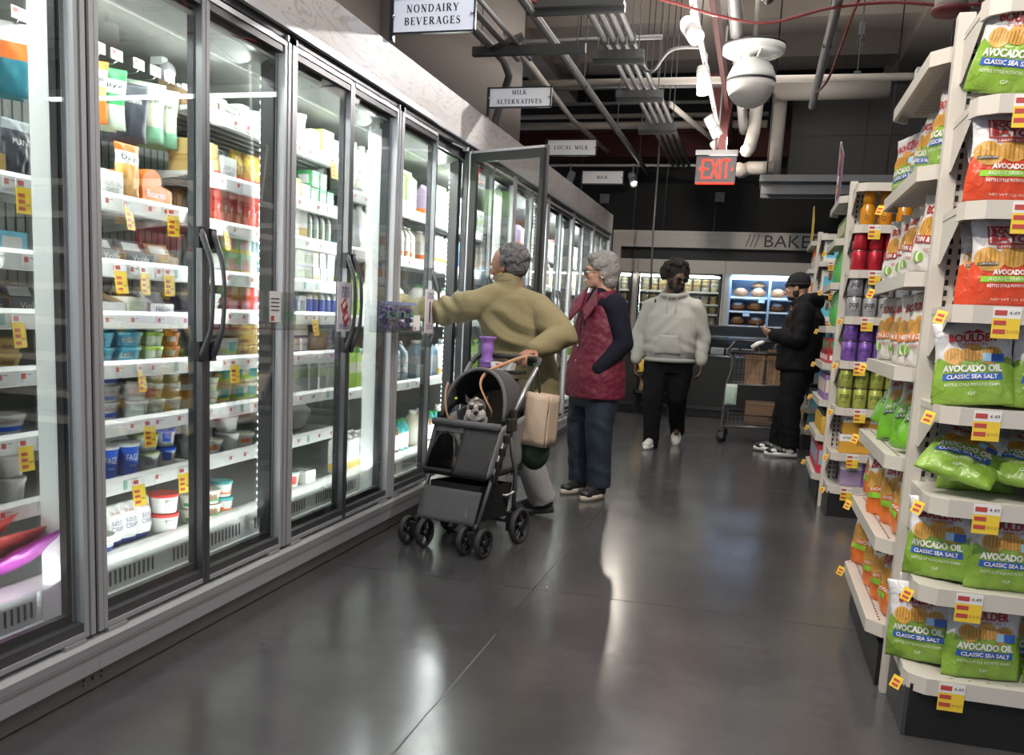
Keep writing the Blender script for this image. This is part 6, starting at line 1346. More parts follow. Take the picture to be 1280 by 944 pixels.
# things in and on the stroller (world coordinates from the stroller frame)
SM = Matrix.Translation((-1.43, 4.42, 0)) @ Matrix.Rotation(math.radians(-14), 4, 'Z')
def SW_(p): return SM @ Vector(p)
PUR = mat('purple_plastic', (.25, .12, .42), .35); b = MB(); b.lathe([(.030, 0), (.036, .01), (.036, .05), (.028, .07), (.036, .09), (.036, .12), (.030, .135), (.034, .15), (.047, .165), (.048, .172), (.044, .172)], PUR, n=28); o = b.build('purple_bottle'); o.location = SW_((-.125, .565, .905)) ; b = MB(); b.lathe([(.0365, .025), (.0368, .03), (.0365, .045)], mat('purple_dark', (.15, .07, .28), .4), n=28); b.build('band', o); tag(o, 'purple plastic water bottle standing on the stroller handle tray', 'bottle')
b = MB(); P = catmull([SW_(p) for p in ((.17, .60, .985), (.10, .58, .98), (.045, .48, .945), (.02, .32, .90), (.03, .24, .84), (.075, .23, .76), (.095, .25, .71), (.08, .28, .68), (.05, .32, .66))], 6); b.tube(P, .010, mat('tan_leather', (.42, .22, .12), .6), n=8, flat=.35); o = b.build('leash'); tag(o, 'tan leather leash looped over the stroller handle down to the dog', 'leash')
b = MB(); P = catmull([SW_(p) for p in ((-.16, .23, .835), (-.155, .20, .78), (-.135, .18, .70), (-.13, .20, .655), (-.12, .26, .60))], 6); b.tube(P, .012, mat('tan_leather2', (.46, .28, .18), .6), n=8, flat=.3); o = b.build('strap'); o.name = 'tan_belt'; tag(o, 'broad tan belt hanging inside the stroller beside the dog', 'strap')
b = MB(); sheet(b, [SW_((-.02, .585, .975)), SW_((.17, .590, .975)), SW_((.175, .62, .93)), SW_((-.0, .63, .935))], mat('green_strap', (.02, .09, .045), .7), .02, 6, -.01, .004); o = b.build('green_wrap'); tag(o, 'dark green cloth wrapped over the stroller handle bar', 'cloth')
# beige tote with dark green foot
e = empty('tote_bag', SW_((.235, .52, 0)), math.radians(-10), 'beige canvas tote with dark green base hanging off the stroller side', 'bag'); TB_ = mat('beige_canvas', (.43, .33, .25), .8, bump=.2, bscale=120); DG = mat('dark_green_cloth', (.008, .028, .014), .85)
b = MB(); sheet(b, [(-.055, -.09, .53), (.075, -.09, .52), (.085, -.07, .795), (-.045, -.07, .81)], TB_, .012, 8, -.02, .004); sheet(b, [(.075, -.09, .52), (.085, .04, .52), (.09, .04, .79), (.085, -.07, .795)], TB_, .008, 6, 0, .003); sheet(b, [(-.055, .05, .53), (.085, .04, .52), (.09, .04, .79), (-.045, .05, .80)], TB_, .008, 6, 0, .003); b.build('body', e)
b = MB(); b.ball((-.005, -.02, .50), (.085, .07, .115), DG, n=18, k=12); b.ball((-.03, -.02, .60), (.07, .06, .20), DG, n=18, k=12); b.build('green_lining', e); b = MB(); b.tube(catmull([(-.03, -.05, .79), (-.04, .0, .90), (-.05, .03, .95), (-.03, .04, .88), (-.02, .045, .79)], 5), .007, DG, n=6); b.build('handle', e)

# ------------------------------------------------------------------ the dog
def at(x, y, z):
    ca, sa = math.cos(.50), math.sin(.50); u, v = x-DX, y-DY; k = 1 if z > .60 else 0
    return SW_((DX+u*ca-v*sa, DY+u*sa+v*ca, z)) if k else SW_((x, y, z))
DX, DY, DZ = .005, .250, .716
b = MB()
b.ball(at(DX, DY, DZ), (.052, .058, .050), BLK); b.ball(at(DX, DY-.045, DZ-.022), (.030, .042, .026), BLK); b.ball(at(DX, DY-.068, DZ-.022), (.022, .022, .020), BLK); b.ball(at(DX-.03, DY-.02, DZ-.02), (.022, .03, .025), BLK); b.ball(at(DX+.03, DY-.02, DZ-.02), (.022, .03, .025), BLK)
limb(b, [at(DX, DY+.02, DZ-.01), at(DX, DY+.06, DZ-.10), at(DX, DY+.08, .49)], [.042, .052, .075])
limb(b, [at(DX, DY+.06, .50), at(DX+.02, .40, .47)], [.078, .075]); 
for s in (-1, 1):
    limb(b, [at(DX+s*.045, DY+.02, .50), at(DX+s*.05, DY-.01, .45), at(DX+s*.048, DY-.03, .415)], [.03, .02, .017]); b.ball(at(DX+s*.048, DY-.05, .413), (.02, .03, .014), BLK)
    limb(b, [at(DX+.02+s*.05, .41, .47), at(DX+s*.075, .36, .44), at(DX+s*.075, .41, .415), at(DX+s*.07, .36, .413)], [.045, .03, .016, .014])
    b.add([at(DX+s*.026, DY-.005, DZ+.035), at(DX+s*.056, DY+.015, DZ+.022), at(DX+s*.060, DY-.002, DZ+.068), at(DX+s*.03, DY+.02, DZ+.04)], [(0, 1, 2), (1, 3, 2), (3, 0, 2), (0, 3, 1)], BLK)
limb(b, [at(DX+.03, .44, .49), at(DX+.05, .45, .54)], [.014, .008])
DM = mat('grey_dog_fur', (.22, .20, .19), .9, noise=.3, nscale=60, bump=.4, bscale=180); DWH = mat('white_dog_fur', (.58, .54, .50), .9, noise=.2, nscale=60, bump=.8, bscale=160); DDK = mat('dark_dog_fur', (.07, .06, .06), .9, bump=.6, bscale=160)
dog = fuse(b, 'dog', .006, 2, m=DM, wr=lambda c: .0007*np.sin(180*c[:, 0])*np.sin(170*c[:, 2]+60*c[:, 1])); tag(dog, 'small grey schnauzer with white muzzle peering out of the stroller', 'dog')
def tuft(nm, balls, m):
    b = MB()
    for c, r in balls: b.ball(at(*c), r, BLK)
    fuse(b, nm, .005, 1, dog, m=m, wr=lambda c: .0008*np.sin(230*c[:, 0])*np.sin(210*c[:, 2]))
tuft('muzzle_fur', [((DX, DY-.062, DZ-.028), (.028, .028, .022)), ((DX-.03, DY-.045, DZ-.032), (.024, .026, .030)), ((DX+.03, DY-.045, DZ-.032), (.024, .026, .030)), ((DX, DY-.06, DZ-.05), (.03, .024, .022)), ((DX-.04, DY-.02, DZ-.06), (.024, .024, .03)), ((DX+.04, DY-.02, DZ-.06), (.024, .024, .03)), ((DX, DY-.05, DZ+.005), (.012, .02, .018))], DWH)
tuft('eyebrow_fur', [((DX-.022, DY-.048, DZ+.020), (.017, .012, .008)), ((DX+.022, DY-.048, DZ+.020), (.017, .012, .008)), ((DX, DY-.035, DZ+.048), (.014, .016, .012))], DWH)
for s in (-1, 1):
    b = MB(); b.ball(at(DX+s*.024, DY-.056, DZ+.004), .0105, mat('dog_eye', (.01, .008, .006), .1), n=12, k=8); b.build('eye', dog)
b = MB(); b.ball(at(DX, DY-.092, DZ-.016), (.014, .010, .011), mat('dog_nose', (.008, .008, .008), .3), n=12, k=8); b.build('nose', dog)
for s in (-1, 1):
    b = MB(); b.add([at(DX+s*.026, DY-.009, DZ+.037), at(DX+s*.055, DY-.006, DZ+.024), at(DX+s*.061, DY-.006, DZ+.070)], [(0, 1, 2)], DDK); o = b.build('ear', dog); o.modifiers.new('s', 'SOLIDIFY').thickness = .004
b = MB(); b.ball(SW_((-.115, .24, .755)), .008, mat('tennis_green', (.45, .60, .08), .6), n=12, k=8); b.tube([SW_((-.115, .24, .763)), SW_((-.118, .24, .80))], .002, BLKP, n=5); o = b.build('charm'); tag(o, 'tiny lime green charm hanging by the tan belt in the stroller', 'charm')
# ================================================================== PEOPLE
def V3(*a): return Vector(a)
def hand(mb, wrist, d, n, side, curl=.5, s=1.0, spread=.10, thumb_in=.6):
    """d: direction of the fingers, n: palm normal (palm faces n), side: +1 thumb towards d x n"""
    d = Vector(d).normalized(); n = (Vector(n)-d*Vector(n).dot(d)).normalized(); t = d.cross(n).normalized()*side; w = Vector(wrist)
    Rm = Matrix((d, t, n)).transposed().to_4x4()
    mb.ball((0, 0, 0), (.048*s, .040*s, .016*s), BLK, M=Matrix.Translation(w+d*.045*s) @ Rm); mb.ball((0, 0, 0), (.03*s, .034*s, .015*s), BLK, M=Matrix.Translation(w+d*.072*s) @ Rm)
    for i, (off, ln) in enumerate(((.028, .070), (.010, .078), (-.009, .072), (-.027, .058))):
        p = w+d*.082*s+t*off*s; dd = (d+t*spread*(off/.028)).normalized(); pts = [p]
        for k, f in enumerate((.42, .32, .26)):
            a = curl*(.55+.45*k); dd2 = dd*math.cos(a)+n*math.sin(a); dd = dd2.normalized(); 
            pts.append(pts[-1]+dd*ln*f*s)
        limb(mb, [p-d*.02*s]+pts, [.0095*s, .0092*s, .0085*s, .0078*s, .0068*s], n=10, sub=2)
    p = w+d*.025*s+t*.030*s; q = p+(d*.6+t*.8+n*.3*thumb_in).normalized()*.036*s; r = q+(d*.95+t*.2+n*.6*thumb_in).normalized()*.028*s; limb(mb, [w+d*.02*s+t*.012*s, p, q, r], [.014*s, .013*s, .0105*s, .008*s], n=10, sub=2)
def headm(pos, yaw, pitch=0, roll=0): return Matrix.Translation(pos) @ Matrix.Rotation(yaw, 4, 'Z') @ Matrix.Rotation(pitch, 4, 'Y') @ Matrix.Rotation(roll, 4, 'X')
def head(mb, M, s=1.0, jaw=1.0, beard=0):
    B = lambda c, r: mb.ball((0, 0, 0), tuple(q*s for q in r), BLK, n=20, k=14, M=M @ Matrix.Translation(Vector(c)*s))
    B((-.012, 0, .035), (.093, .075, .080)); B((.012, 0, .012), (.078, .066, .088)); B((.030, 0, -.045), (.052, .052*jaw, .052)); B((.055, 0, -.072), (.030, .028*jaw, .026)); B((-.03, 0, -.02), (.06, .058, .06))
    B((.080, 0, .018), (.016, .045, .012)); B((.094, 0, -.012), (.014, .010, .026)); B((.106, 0, -.026), (.013, .013, .010)); B((.098, .010, -.030), (.009, .007, .007)); B((.098, -.010, -.030), (.009, .007, .007))
    B((.086, 0, -.053), (.011, .022, .006)); B((.084, 0, -.064), (.011, .019, .007)); B((.058, .034, -.022), (.024, .020, .024)); B((.058, -.034, -.022), (.024, .020, .024))
    for sd in (-1, 1): B((-.006, sd*.074, -.002), (.018, .008, .030)); B((.002, sd*.072, -.022), (.010, .008, .012))
    mb.tube([M @ (Vector((-.02, 0, -.03))*s), M @ (Vector((-.035, 0, -.16))*s)], .054*s, BLK, n=18)
def face_bits(parent, M, s, skin, browc, eyec=(.05, .025, .012), brow=True):
    inv = lambda o: o
    for sd in (-1, 1):
        b = MB(); b.ball((0, 0, 0), .0125*s, mat('eye_white', (.55, .52, .48), .25), n=14, k=10, M=M @ Matrix.Translation(Vector((.080, sd*.031, .001))*s)); b.ball((0, 0, 0), .0068*s, mat('iris_%.2f' % eyec[0], eyec, .2), n=12, k=8, M=M @ Matrix.Translation(Vector((.0875, sd*.031, .001))*s)); b.build('eye', parent)
        b = MB(); limb(b, [M @ (Vector(p)*s) for p in ((.093, sd*.014, .020), (.092, sd*.032, .026), (.078, sd*.050, .020))], [.0035*s, .0042*s, .0028*s], browc, n=8, sub=2); b.build('eyebrow', parent)
    b = MB(); limb(b, [M @ (Vector(p)*s) for p in ((.088, -.020, -.0585), (.0955, 0, -.058), (.088, .020, -.0585))], [.0028*s, .0035*s, .0028*s], mat('lips_'+skin.name, tuple(c*.62+.02*(i == 0) for i, c in enumerate(skin.node_tree.nodes['Principled BSDF'].inputs['Base Color'].default_value[:3])), .5), n=8, sub=2); b.build('mouth', parent)
def wrk(A, f=1.0, ph=0, dx=(1, .4)):
    def w_(c):
        x, y, z = c[:, 0]*f, c[:, 1]*f, c[:, 2]*f
        a = np.sin(34*z+5*np.sin(9*x+ph)+4*np.sin(11*y+ph*2)); b_ = np.sin(14*x*dx[0]+11*y+9*z+ph+2*np.sin(8*z)); c_ = np.sin(26*(x*.7+y*.6+z)+3*np.sin(15*z+ph))
        return A*(a*.45*(.4+.6*b_)+.55*np.abs(c_)**.7*np.sign(c_)*.5)
    return w_
def shoe(parent, ankle, toe_dir, up_m, sole_m, L=.27, pitch=0, laces=None, high=False, extra=None):
    d = Vector(toe_dir).normalized(); yaw = math.atan2(d.y, d.x); M = Matrix.Translation(ankle) @ Matrix.Rotation(yaw, 4, 'Z') @ Matrix.Rotation(pitch, 4, 'Y')
    b = MB(); B = lambda c, r: b.ball((0, 0, 0), r, BLK, n=18, k=12, M=M @ Matrix.Translation(c))
    k = L/.27
    B((.135*k, 0, -.045), (.058*k, .046, .034)); B((.07*k, .002, -.035), (.09*k, .042, .042)); B((-.01, 0, -.035), (.056, .038, .045)); B((.03, 0, -.010), (.045, .038, .045))
    if high: B((-.005, 0, .02), (.045, .040, .05))
    o = fuse(b, 'shoe', .006, 4, parent, m=up_m)
    b = MB(); n = 28; ring = []
    for i in range(n):
        a = 2*PI*i/n; x = .068*k+.134*k*math.cos(a); hw = .047 if x > .07 else .041; y = hw*math.sin(a)*(1 if abs(math.cos(a)) < .8 else .92); ring.append((x, y))
    vs = [M @ Vector((x, y, -.088)) for x, y in ring]+[M @ Vector((x*1.01, y*1.03, -.066)) for x, y in ring]+[M @ Vector((x, y, -.052)) for x, y in ring]; fs = [tuple(range(n))[::-1], tuple(range(2*n, 3*n))]
    for q in (0, n):
        for i in range(n): fs.append((q+i, q+(i+1) % n, q+n+(i+1) % n, q+n+i))
    b.add(vs, fs, sole_m, True); b.build('sole', o)
    if laces:
        b = MB()
        for i in range(4): x = (.055+.022*i)*k; b.tube([M @ Vector((x, -.024, .004-.010*i)), M @ Vector((x+.006, 0, .014-.010*i)), M @ Vector((x, .024, .004-.010*i))], .003, laces, n=6)
        b.build('laces', o)
    if extra: extra(o, M, k)
    return o
def pose(rootloc, rz): return Matrix.Translation(rootloc) @ Matrix.Rotation(rz, 4, 'Z')
def xf(M, p): return M @ Vector(p)
def rings(M, L):   # list of (z, cx, cy, half width y, half depth x, yaw)
    out = []
    for z, cx, cy, hw, hd, yaw in L:
        a = Vector((-math.sin(yaw), math.cos(yaw), 0))*hw; b_ = Vector((math.cos(yaw), math.sin(yaw), 0))*hd; R3 = M.to_3x3(); out.append((M @ Vector((cx, cy, z)), R3 @ a, R3 @ b_))
    return out
def body_of(name, M, J, skin, lb, cat='person'):
    """J: joints in the figure frame (x forward, y left)"""
    b = MB(); X = lambda k: xf(M, J[k])
    loft(b, rings(M, J['torso_skin'])); limb(b, [X('neck'), X('neck')+V3(0, 0, -.05)], [.055, .06])
    for s in 'LR':
        limb(b, [X('sh'+s), X('el'+s), X('wr'+s)], [.052, .041, .027]); hd = J['hand'+s]; hand(b, X('wr'+s), M.to_3x3() @ Vector(hd[0]), M.to_3x3() @ Vector(hd[1]), hd[2], hd[3], J.get('hs', 1.0))
        limb(b, [X('hip'+s), X('kn'+s), X('an'+s)], [.080, .055, .038]); a = X('an'+s); f = M.to_3x3() @ Vector(J['toe'+s]); f = f.normalized(); limb(b, [a+V3(0, 0, -.03), a+f*.10+V3(0, 0, -.052)], [.034, .026])
    head(b, J['headM'], J.get('hscale', 1.0), J.get('jaw', 1.0))
    o = fuse(b, name, .0062, 3, m=skin); tag(o, lb, 'person'); return o
def tshape(parent, name, M, J, torso, sleeve, m, A=.004, wrists='LR', ph=0, voxel=.010, extra=None, smooth=5, short=0):
    b = MB(); loft(b, rings(M, torso))
    for s in wrists:
        p = [xf(M, J['sh'+s]), xf(M, J['el'+s]), xf(M, J['wr'+s])]
        if short: p = [p[0], p[0].lerp(p[1], short)]; limb(b, p, sleeve[:2], n=16)
        else: limb(b, [p[0], p[1], p[1].lerp(p[2], .93)], sleeve, n=16)
    if extra: extra(b)
    return fuse(b, name, voxel, smooth, parent, wr=wrk(A, 1, ph), m=m)
def trousers(parent, M, J, r, m, A=.005, ph=0, top=None, name='trousers', cuff=.04, voxel=.010):
    b = MB(); loft(b, rings(M, top))
    for s in 'LR':
        h, k, a = xf(M, J['hip'+s]), xf(M, J['kn'+s]), xf(M, J['an'+s]); limb(b, [h, h.lerp(k, .5), k, k.lerp(a, .5)], [r[0], r[1], r[2], r[3]], n=18); b.tube([k.lerp(a, .4), a+(a-k).normalized()*cuff*.25], [r[3], r[4]], BLK, n=18)
    return fuse(b, name, voxel, 4, parent, wr=wrk(A, 1.2, ph), m=m)
# ---------------------------------------------------------------- 1. the woman in the burgundy vest
SKW = mat('skin_fair', (.52, .29, .21), .5, bump=.1, bscale=60); M = pose((-1.01, 6.30, 0), math.radians(222))
HM = headm(xf(M, (.02, .0, 1.505)), math.radians(192), math.radians(2))
J = dict(torso_skin=[(.84, 0, 0, .14, .10, 0), (1.0, 0, 0, .13, .095, 0), (1.20, 0, 0, .15, .10, 0), (1.32, 0, 0, .13, .08, 0)], neck=(-.01, 0, 1.38), shL=(0, .165, 1.295), elL=(-.05, .215, 1.05), wrL=(.10, .155, .865), shR=(0, -.165, 1.295), elR=(-.04, -.205, 1.05), wrR=(.10, -.14, .88),
    handL=((.15, -.85, -.5), (-.9, -.1, .1), -1, .35), handR=((.15, .85, -.5), (-.9, .1, .1), 1, .35), hipL=(0, .085, .82), knL=(.03, .115, .46), anL=(0, .115, .09), hipR=(0, -.085, .82), knR=(.03, -.125, .46), anR=(0, -.125, .09), toeL=(1, .35, 0), toeR=(1, .3, 0), headM=HM, hscale=1.06)
wo = body_of('person', M, J, SKW, 'woman in glasses, burgundy quilted vest and jeans standing by the cases')
BLKN = mat('navy_black_jersey', (.010, .011, .022), .85, spec=.2, bump=.2, bscale=150)
tshape(wo, 'jumper', M, J, [(.80, 0, 0, .165, .115, 0), (.95, 0, 0, .16, .115, 0), (1.18, 0, 0, .175, .12, 0), (1.30, 0, 0, .16, .10, 0), (1.36, 0, 0, .085, .07, 0), (1.405, .0, 0, .062, .062, 0)], [.078, .070, .052], BLKN, .004, ph=1)
BUR = mat('burgundy_quilting', (.135, .010, .030), .6); 
nt = BUR.node_tree; tc = nt.nodes.new('ShaderNodeTexCoord'); vo = nt.nodes.new('ShaderNodeTexVoronoi'); vo.inputs['Scale'].default_value = 24; bp = nt.nodes.new('ShaderNodeBump'); bp.inputs['Strength'].default_value = .7; bp.inputs['Distance'].default_value = .012; bp.invert = True
nt.links.new(tc.outputs['Object'], vo.inputs['Vector']); nt.links.new(vo.outputs['Distance'], bp.inputs['Height']); nt.links.new(bp.outputs[0], nt.nodes['Principled BSDF'].inputs['Normal'])
def vest_extra(b):
    for s in (-1, 1): limb(b, [xf(M, (.0, s*.10, 1.325)), xf(M, (-.0, s*.175, 1.285))], [.05, .062])
    limb(b, [xf(M, (.07, .075, 1.345)), xf(M, (.125, .02, 1.25))], [.018, .022]); limb(b, [xf(M, (-.05, .06, 1.38)), xf(M, (.06, .078, 1.355))], [.018, .02]); limb(b, [xf(M, (.07, -.075, 1.345)), xf(M, (.125, -.03, 1.25))], [.018, .022]); limb(b, [xf(M, (-.05, -.06, 1.38)), xf(M, (.06, -.078, 1.355))], [.018, .02]); limb(b, [xf(M, (-.06, -.06, 1.38)), xf(M, (-.06, .06, 1.38))], [.018, .018])
vest = tshape(wo, 'vest', M, J, [(.675, .01, 0, .225, .175, 0), (.70, .01, 0, .225, .178, 0), (.82, .01, 0, .225, .178, 0), (.98, .005, 0, .205, .15, 0), (1.16, 0, 0, .195, .145, 0), (1.27, -.005, 0, .175, .125, 0), (1.33, -.01, 0, .10, .085, 0)], [.05, .05, .05], BUR, .003, wrists='', ph=2, extra=vest_extra)
b = MB()
for sd in (-1, 1): sheet(b, [xf(M, (.075, sd*.050, 1.405)), xf(M, (.135, sd*.150, 1.30)), xf(M, (.185, sd*.085, 1.175)), xf(M, (.150, sd*.012, 1.26))], BUR, .012, 6, -.006)
b.build('lapel', vest)
b = MB(); limb(b, [xf(M, (.150, .0, z)) for z in (1.22, 1.0, .80, .70)], [.004, .004, .004, .004], BLKP, n=6)
for z in (1.02, .92, .80): b.ball(xf(M, (.162 if z < .95 else .155, -.012, z)), .009, CHROME, n=10, k=6)
b.build('button_row', vest)
b = MB(); b.tube([xf(M, (.035, .165, 1.345)), xf(M, (-.02, .19, 1.35)), xf(M, (-.08, .16, 1.28)), xf(M, (-.12, .12, 1.1))], .014, BLKP, n=8, flat=.4); b.build('bag_strap', vest)
JEA = mat('dark_denim', (.011, .021, .040), .75, noise=.7, nscale=7, bump=.2, bscale=200)
trousers(wo, M, J, [.118, .108, .092, .084, .082], JEA, .006, 3, [(.62, 0, 0, .175, .13, 0), (.74, 0, 0, .185, .14, 0), (.86, 0, 0, .17, .125, 0)], 'jeans')
DENL = mat('pale_denim_cuff', (.30, .32, .33), .8)
for s in 'LR':
    a = xf(M, J['an'+s]); b = MB(); b.tube([a+V3(0, 0, .0), a+V3(0, 0, .028)], [.062, .072], DENL, n=20); b.build('jeans_cuff', wo)
    shoe(wo, a, M.to_3x3() @ Vector(J['toe'+s]), mat('black_leather', (.018, .018, .02), .45), mat('cream_sole', (.55, .50, .42), .6), .255)
HG = mat('silver_hair', (.23, .215, .21), .5, noise=.5, nscale=30, bump=.8, bscale=50)
def hair(parent, M, balls, m, s=1.0, vox=.007, A=.003, f=(60, 50, 12), name='hair'):
    b = MB()
    for c, r in balls: b.ball((0, 0, 0), tuple(q*s for q in r), BLK, n=18, k=12, M=M @ Matrix.Translation(Vector(c)*s))
    return fuse(b, name, vox, 2, parent, wr=lambda c: A*np.sin(f[0]*c[:, 0]+3*np.sin(f[2]*c[:, 2]))*np.sin(f[1]*c[:, 1]+2*np.sin(17*c[:, 2])), m=m)
hair(wo, HM, [((-.018, 0, .055), (.102, .086, .082)), ((-.05, 0, .01), (.078, .084, .085)), ((-.055, .03, -.05), (.055, .045, .055)), ((-.055, -.03, -.05), (.055, .045, .055)), ((.035, .030, .088), (.055, .05, .035)), ((.045, -.035, .078), (.042, .04, .032)), ((.0, .068, .045), (.055, .022, .04)), ((.0, -.068, .045), (.055, .022, .04)), ((-.02, .073, -.01), (.028, .014, .04)), ((-.02, -.073, -.01), (.028, .014, .04))], HG, 1.06, A=.0012)
face_bits(wo, HM, 1.06, SKW, mat('brow_grey', (.22, .17, .14), .7))
def glasses(parent, M, s, fm, lens, dark=False):
    b = MB()
    for sd in (-1, 1):
        pts = [(.100, sd*.031+.0255*math.cos(a)*1.0, .000+.019*math.sin(a)*1.0) for a in [2*PI*i/20 for i in range(20)]]; b.tube([M @ (Vector(p)*s) for p in pts], .0028*s, fm, n=6, closed=True)
        b.tube([M @ (Vector(p)*s) for p in ((.099, sd*.057, .008), (.05, sd*.074, .010), (-.01, sd*.080, .006))], .0026*s, fm, n=6)
    b.tube([M @ (Vector(p)*s) for p in ((.103, -.008, .006), (.106, 0, .009), (.103, .008, .006))], .0025*s, fm, n=6); o = b.build('glasses', parent); c = MB()
    for sd in (-1, 1): c.add([M @ (Vector((.099, sd*.031+.024*math.cos(2*PI*i/20), .018*math.sin(2*PI*i/20)))*s) for i in range(20)], [tuple(range(20))], lens)
    c.build('lens', o); return o
glasses(wo, HM, 1.06, BLKP, GLASS)
b = MB(); b.ball(HM @ (Vector((-.004, .083, -.034))*1.06), .006, mat('pearl', (.8, .78, .74), .2), n=10, k=8); b.build('earring', wo)
# ---------------------------------------------------------------- 2. the man in the olive jacket reaching in
SKO = mat('skin_brown', (.30, .145, .095), .5, bump=.1, bscale=60); M = pose((0, 0, 0), PI/2)   # figure frame: x -> +Y world, y -> -X world
def w2(x, y, z): return (y, -x, z)            # world to figure frame
HM = headm((-1.405, 5.30, 1.475), math.radians(168), math.radians(6), math.radians(-4))
J = dict(torso_skin=[(.82, 5.42, 1.30, .15, .11, 0), (1.05, 5.38, 1.33, .14, .10, 0), (1.22, 5.34, 1.36, .16, .10, 0), (1.31, 5.31, 1.38, .12, .08, 0)], neck=w2(-1.385, 5.30, 1.37), shL=w2(-1.585, 5.24, 1.245), elL=w2(-1.83, 5.33, 1.195), wrL=w2(-2.045, 5.20, 1.235), shR=w2(-1.215, 5.34, 1.235), elR=w2(-1.035, 5.22, 1.10), wrR=w2(-1.17, 5.06, 1.015),
    handL=(w2(-1, -.25, .15), (0, 0, -1), 1, .5), handR=(w2(-.35, -.75, -.25), (0, 0, -1), 1, 1.1), hipL=w2(-1.39, 5.44, .80), knL=w2(-1.44, 5.36, .46), anL=w2(-1.47, 5.40, .09), hipR=w2(-1.21, 5.42, .80), knR=w2(-1.27, 5.34, .46), anR=w2(-1.165, 5.50, .105), toeL=w2(-.8, .6, 0), toeR=w2(-.95, -.1, 0), headM=HM, hscale=1.03)
mo = body_of('person', M, J, SKO, 'grey-haired person in olive jacket, back turned, reaching into the open case')
OLV = mat('olive_cotton', (.205, .170, .088), .85, noise=.06, nscale=9, bump=.15, bscale=180)
def ol_extra(b):
    limb(b, [V3(-1.585, 5.24, 1.245), V3(-1.42, 5.28, 1.31), V3(-1.215, 5.34, 1.245)], [.085, .082, .085], n=18); b.tube([V3(-1.388, 5.30, 1.33), V3(-1.395, 5.295, 1.425)], [.085, .074], BLK, n=20)
T = [(.695, 5.42, 1.265, .185, .15, 0), (.72, 5.42, 1.265, .19, .155, 0), (.86, 5.41, 1.29, .195, .155, 0), (1.00, 5.38, 1.32, .195, .15, .05), (1.12, 5.35, 1.36, .205, .145, .1), (1.22, 5.32, 1.39, .20, .13, .15), (1.30, 5.30, 1.39, .14, .10, .15)]
def folds(c):
    x, y, z = c[:, 0], c[:, 1], c[:, 2]
    u = (z-.95)+.55*(x+1.35); a = np.sin(46*u+2.2*np.sin(7*(x-z))+1.1)
    m_ = np.clip((1.26-z)/.2, 0, 1)*np.clip((z-.70)/.12, 0, 1)*np.clip((x+1.66)/.1, 0, 1)
    arm = np.clip((-1.62-x)/.1, 0, 1); return .024*np.sign(a)*np.abs(a)**1.4*m_*(.5+.5*np.sin(9*x-5*z+1))+arm*.010*np.sin(55*(x+.5*z)+2*np.sin(20*z))+.0022*np.sin(60*z+20*x)
b = MB(); loft(b, rings(M, T))
for s in 'LR':
    p = [xf(M, J['sh'+s]), xf(M, J['el'+s]), xf(M, J['wr'+s])]; limb(b, [p[0], p[0].lerp(p[1], .5), p[1], p[1].lerp(p[2], .9)], [.090, .088, .078, .060], n=18)
ol_extra(b); jk = fuse(b, 'jacket', .008, 4, mo, wr=folds, m=OLV)
b = MB(); b.tube([V3(-1.392, 5.298, 1.395), V3(-1.398, 5.294, 1.440)], [.080, .072], BLK, n=24); fuse(b, 'collar', .006, 2, jk, m=OLV)
GRT = mat('light_grey_cotton', (.36, .355, .36), .85, bump=.2, bscale=120)
trousers(mo, M, J, [.110, .100, .088, .085, .085], GRT, .006, 5, [(.66, 5.42, 1.29, .17, .13, 0), (.80, 5.42, 1.29, .175, .135, 0), (.90, 5.41, 1.29, .16, .12, 0)])
for s in 'LR':
    a = xf(M, J['an'+s]); f = M.to_3x3() @ Vector(J['toe'+s]); b = MB(); b.tube([a+V3(0, 0, .0), a+V3(0, 0, .045)], [.070, .078], mat('pale_turnup', (.36, .35, .34), .85), n=20); b.build('turn_up', mo)
    shoe(mo, a+V3(0, 0, .0), f, mat('charcoal_suede', (.03, .03, .034), .8), mat('dark_sole', (.03, .03, .03), .6), .27, pitch=.12 if s == 'R' else 0)
HC = mat('curly_grey_hair', (.10, .095, .10), .8, noise=.8, nscale=45, bump=1.0, bscale=70)
rr = random.Random(5); balls = [((-.035, 0, .045), (.090, .082, .080)), ((-.055, 0, -.005), (.070, .078, .065))]
for i in range(150):
    th = rr.uniform(0, 2*PI); z = rr.uniform(-.35, 1); q = math.sqrt(1-z*z); x, y = q*math.cos(th), q*math.sin(th)
    if x > .50 and z < .75: continue
    balls.append(((-.035+.088*x, .082*y, .035+.080*z), (.0165, .0165, .0165)))
hair(mo, HM, balls, HC, 1.03, .006, .002, (120, 110, 60)); face_bits(mo, HM, 1.03, SKO, BLKP)
b = MB(); b.ball(HM @ (Vector((.0, .078, -.038))*1.03), .006, mat('gold_stud', (.7, .45, .12), .2, 1), n=10, k=8); b.build('earring', mo)
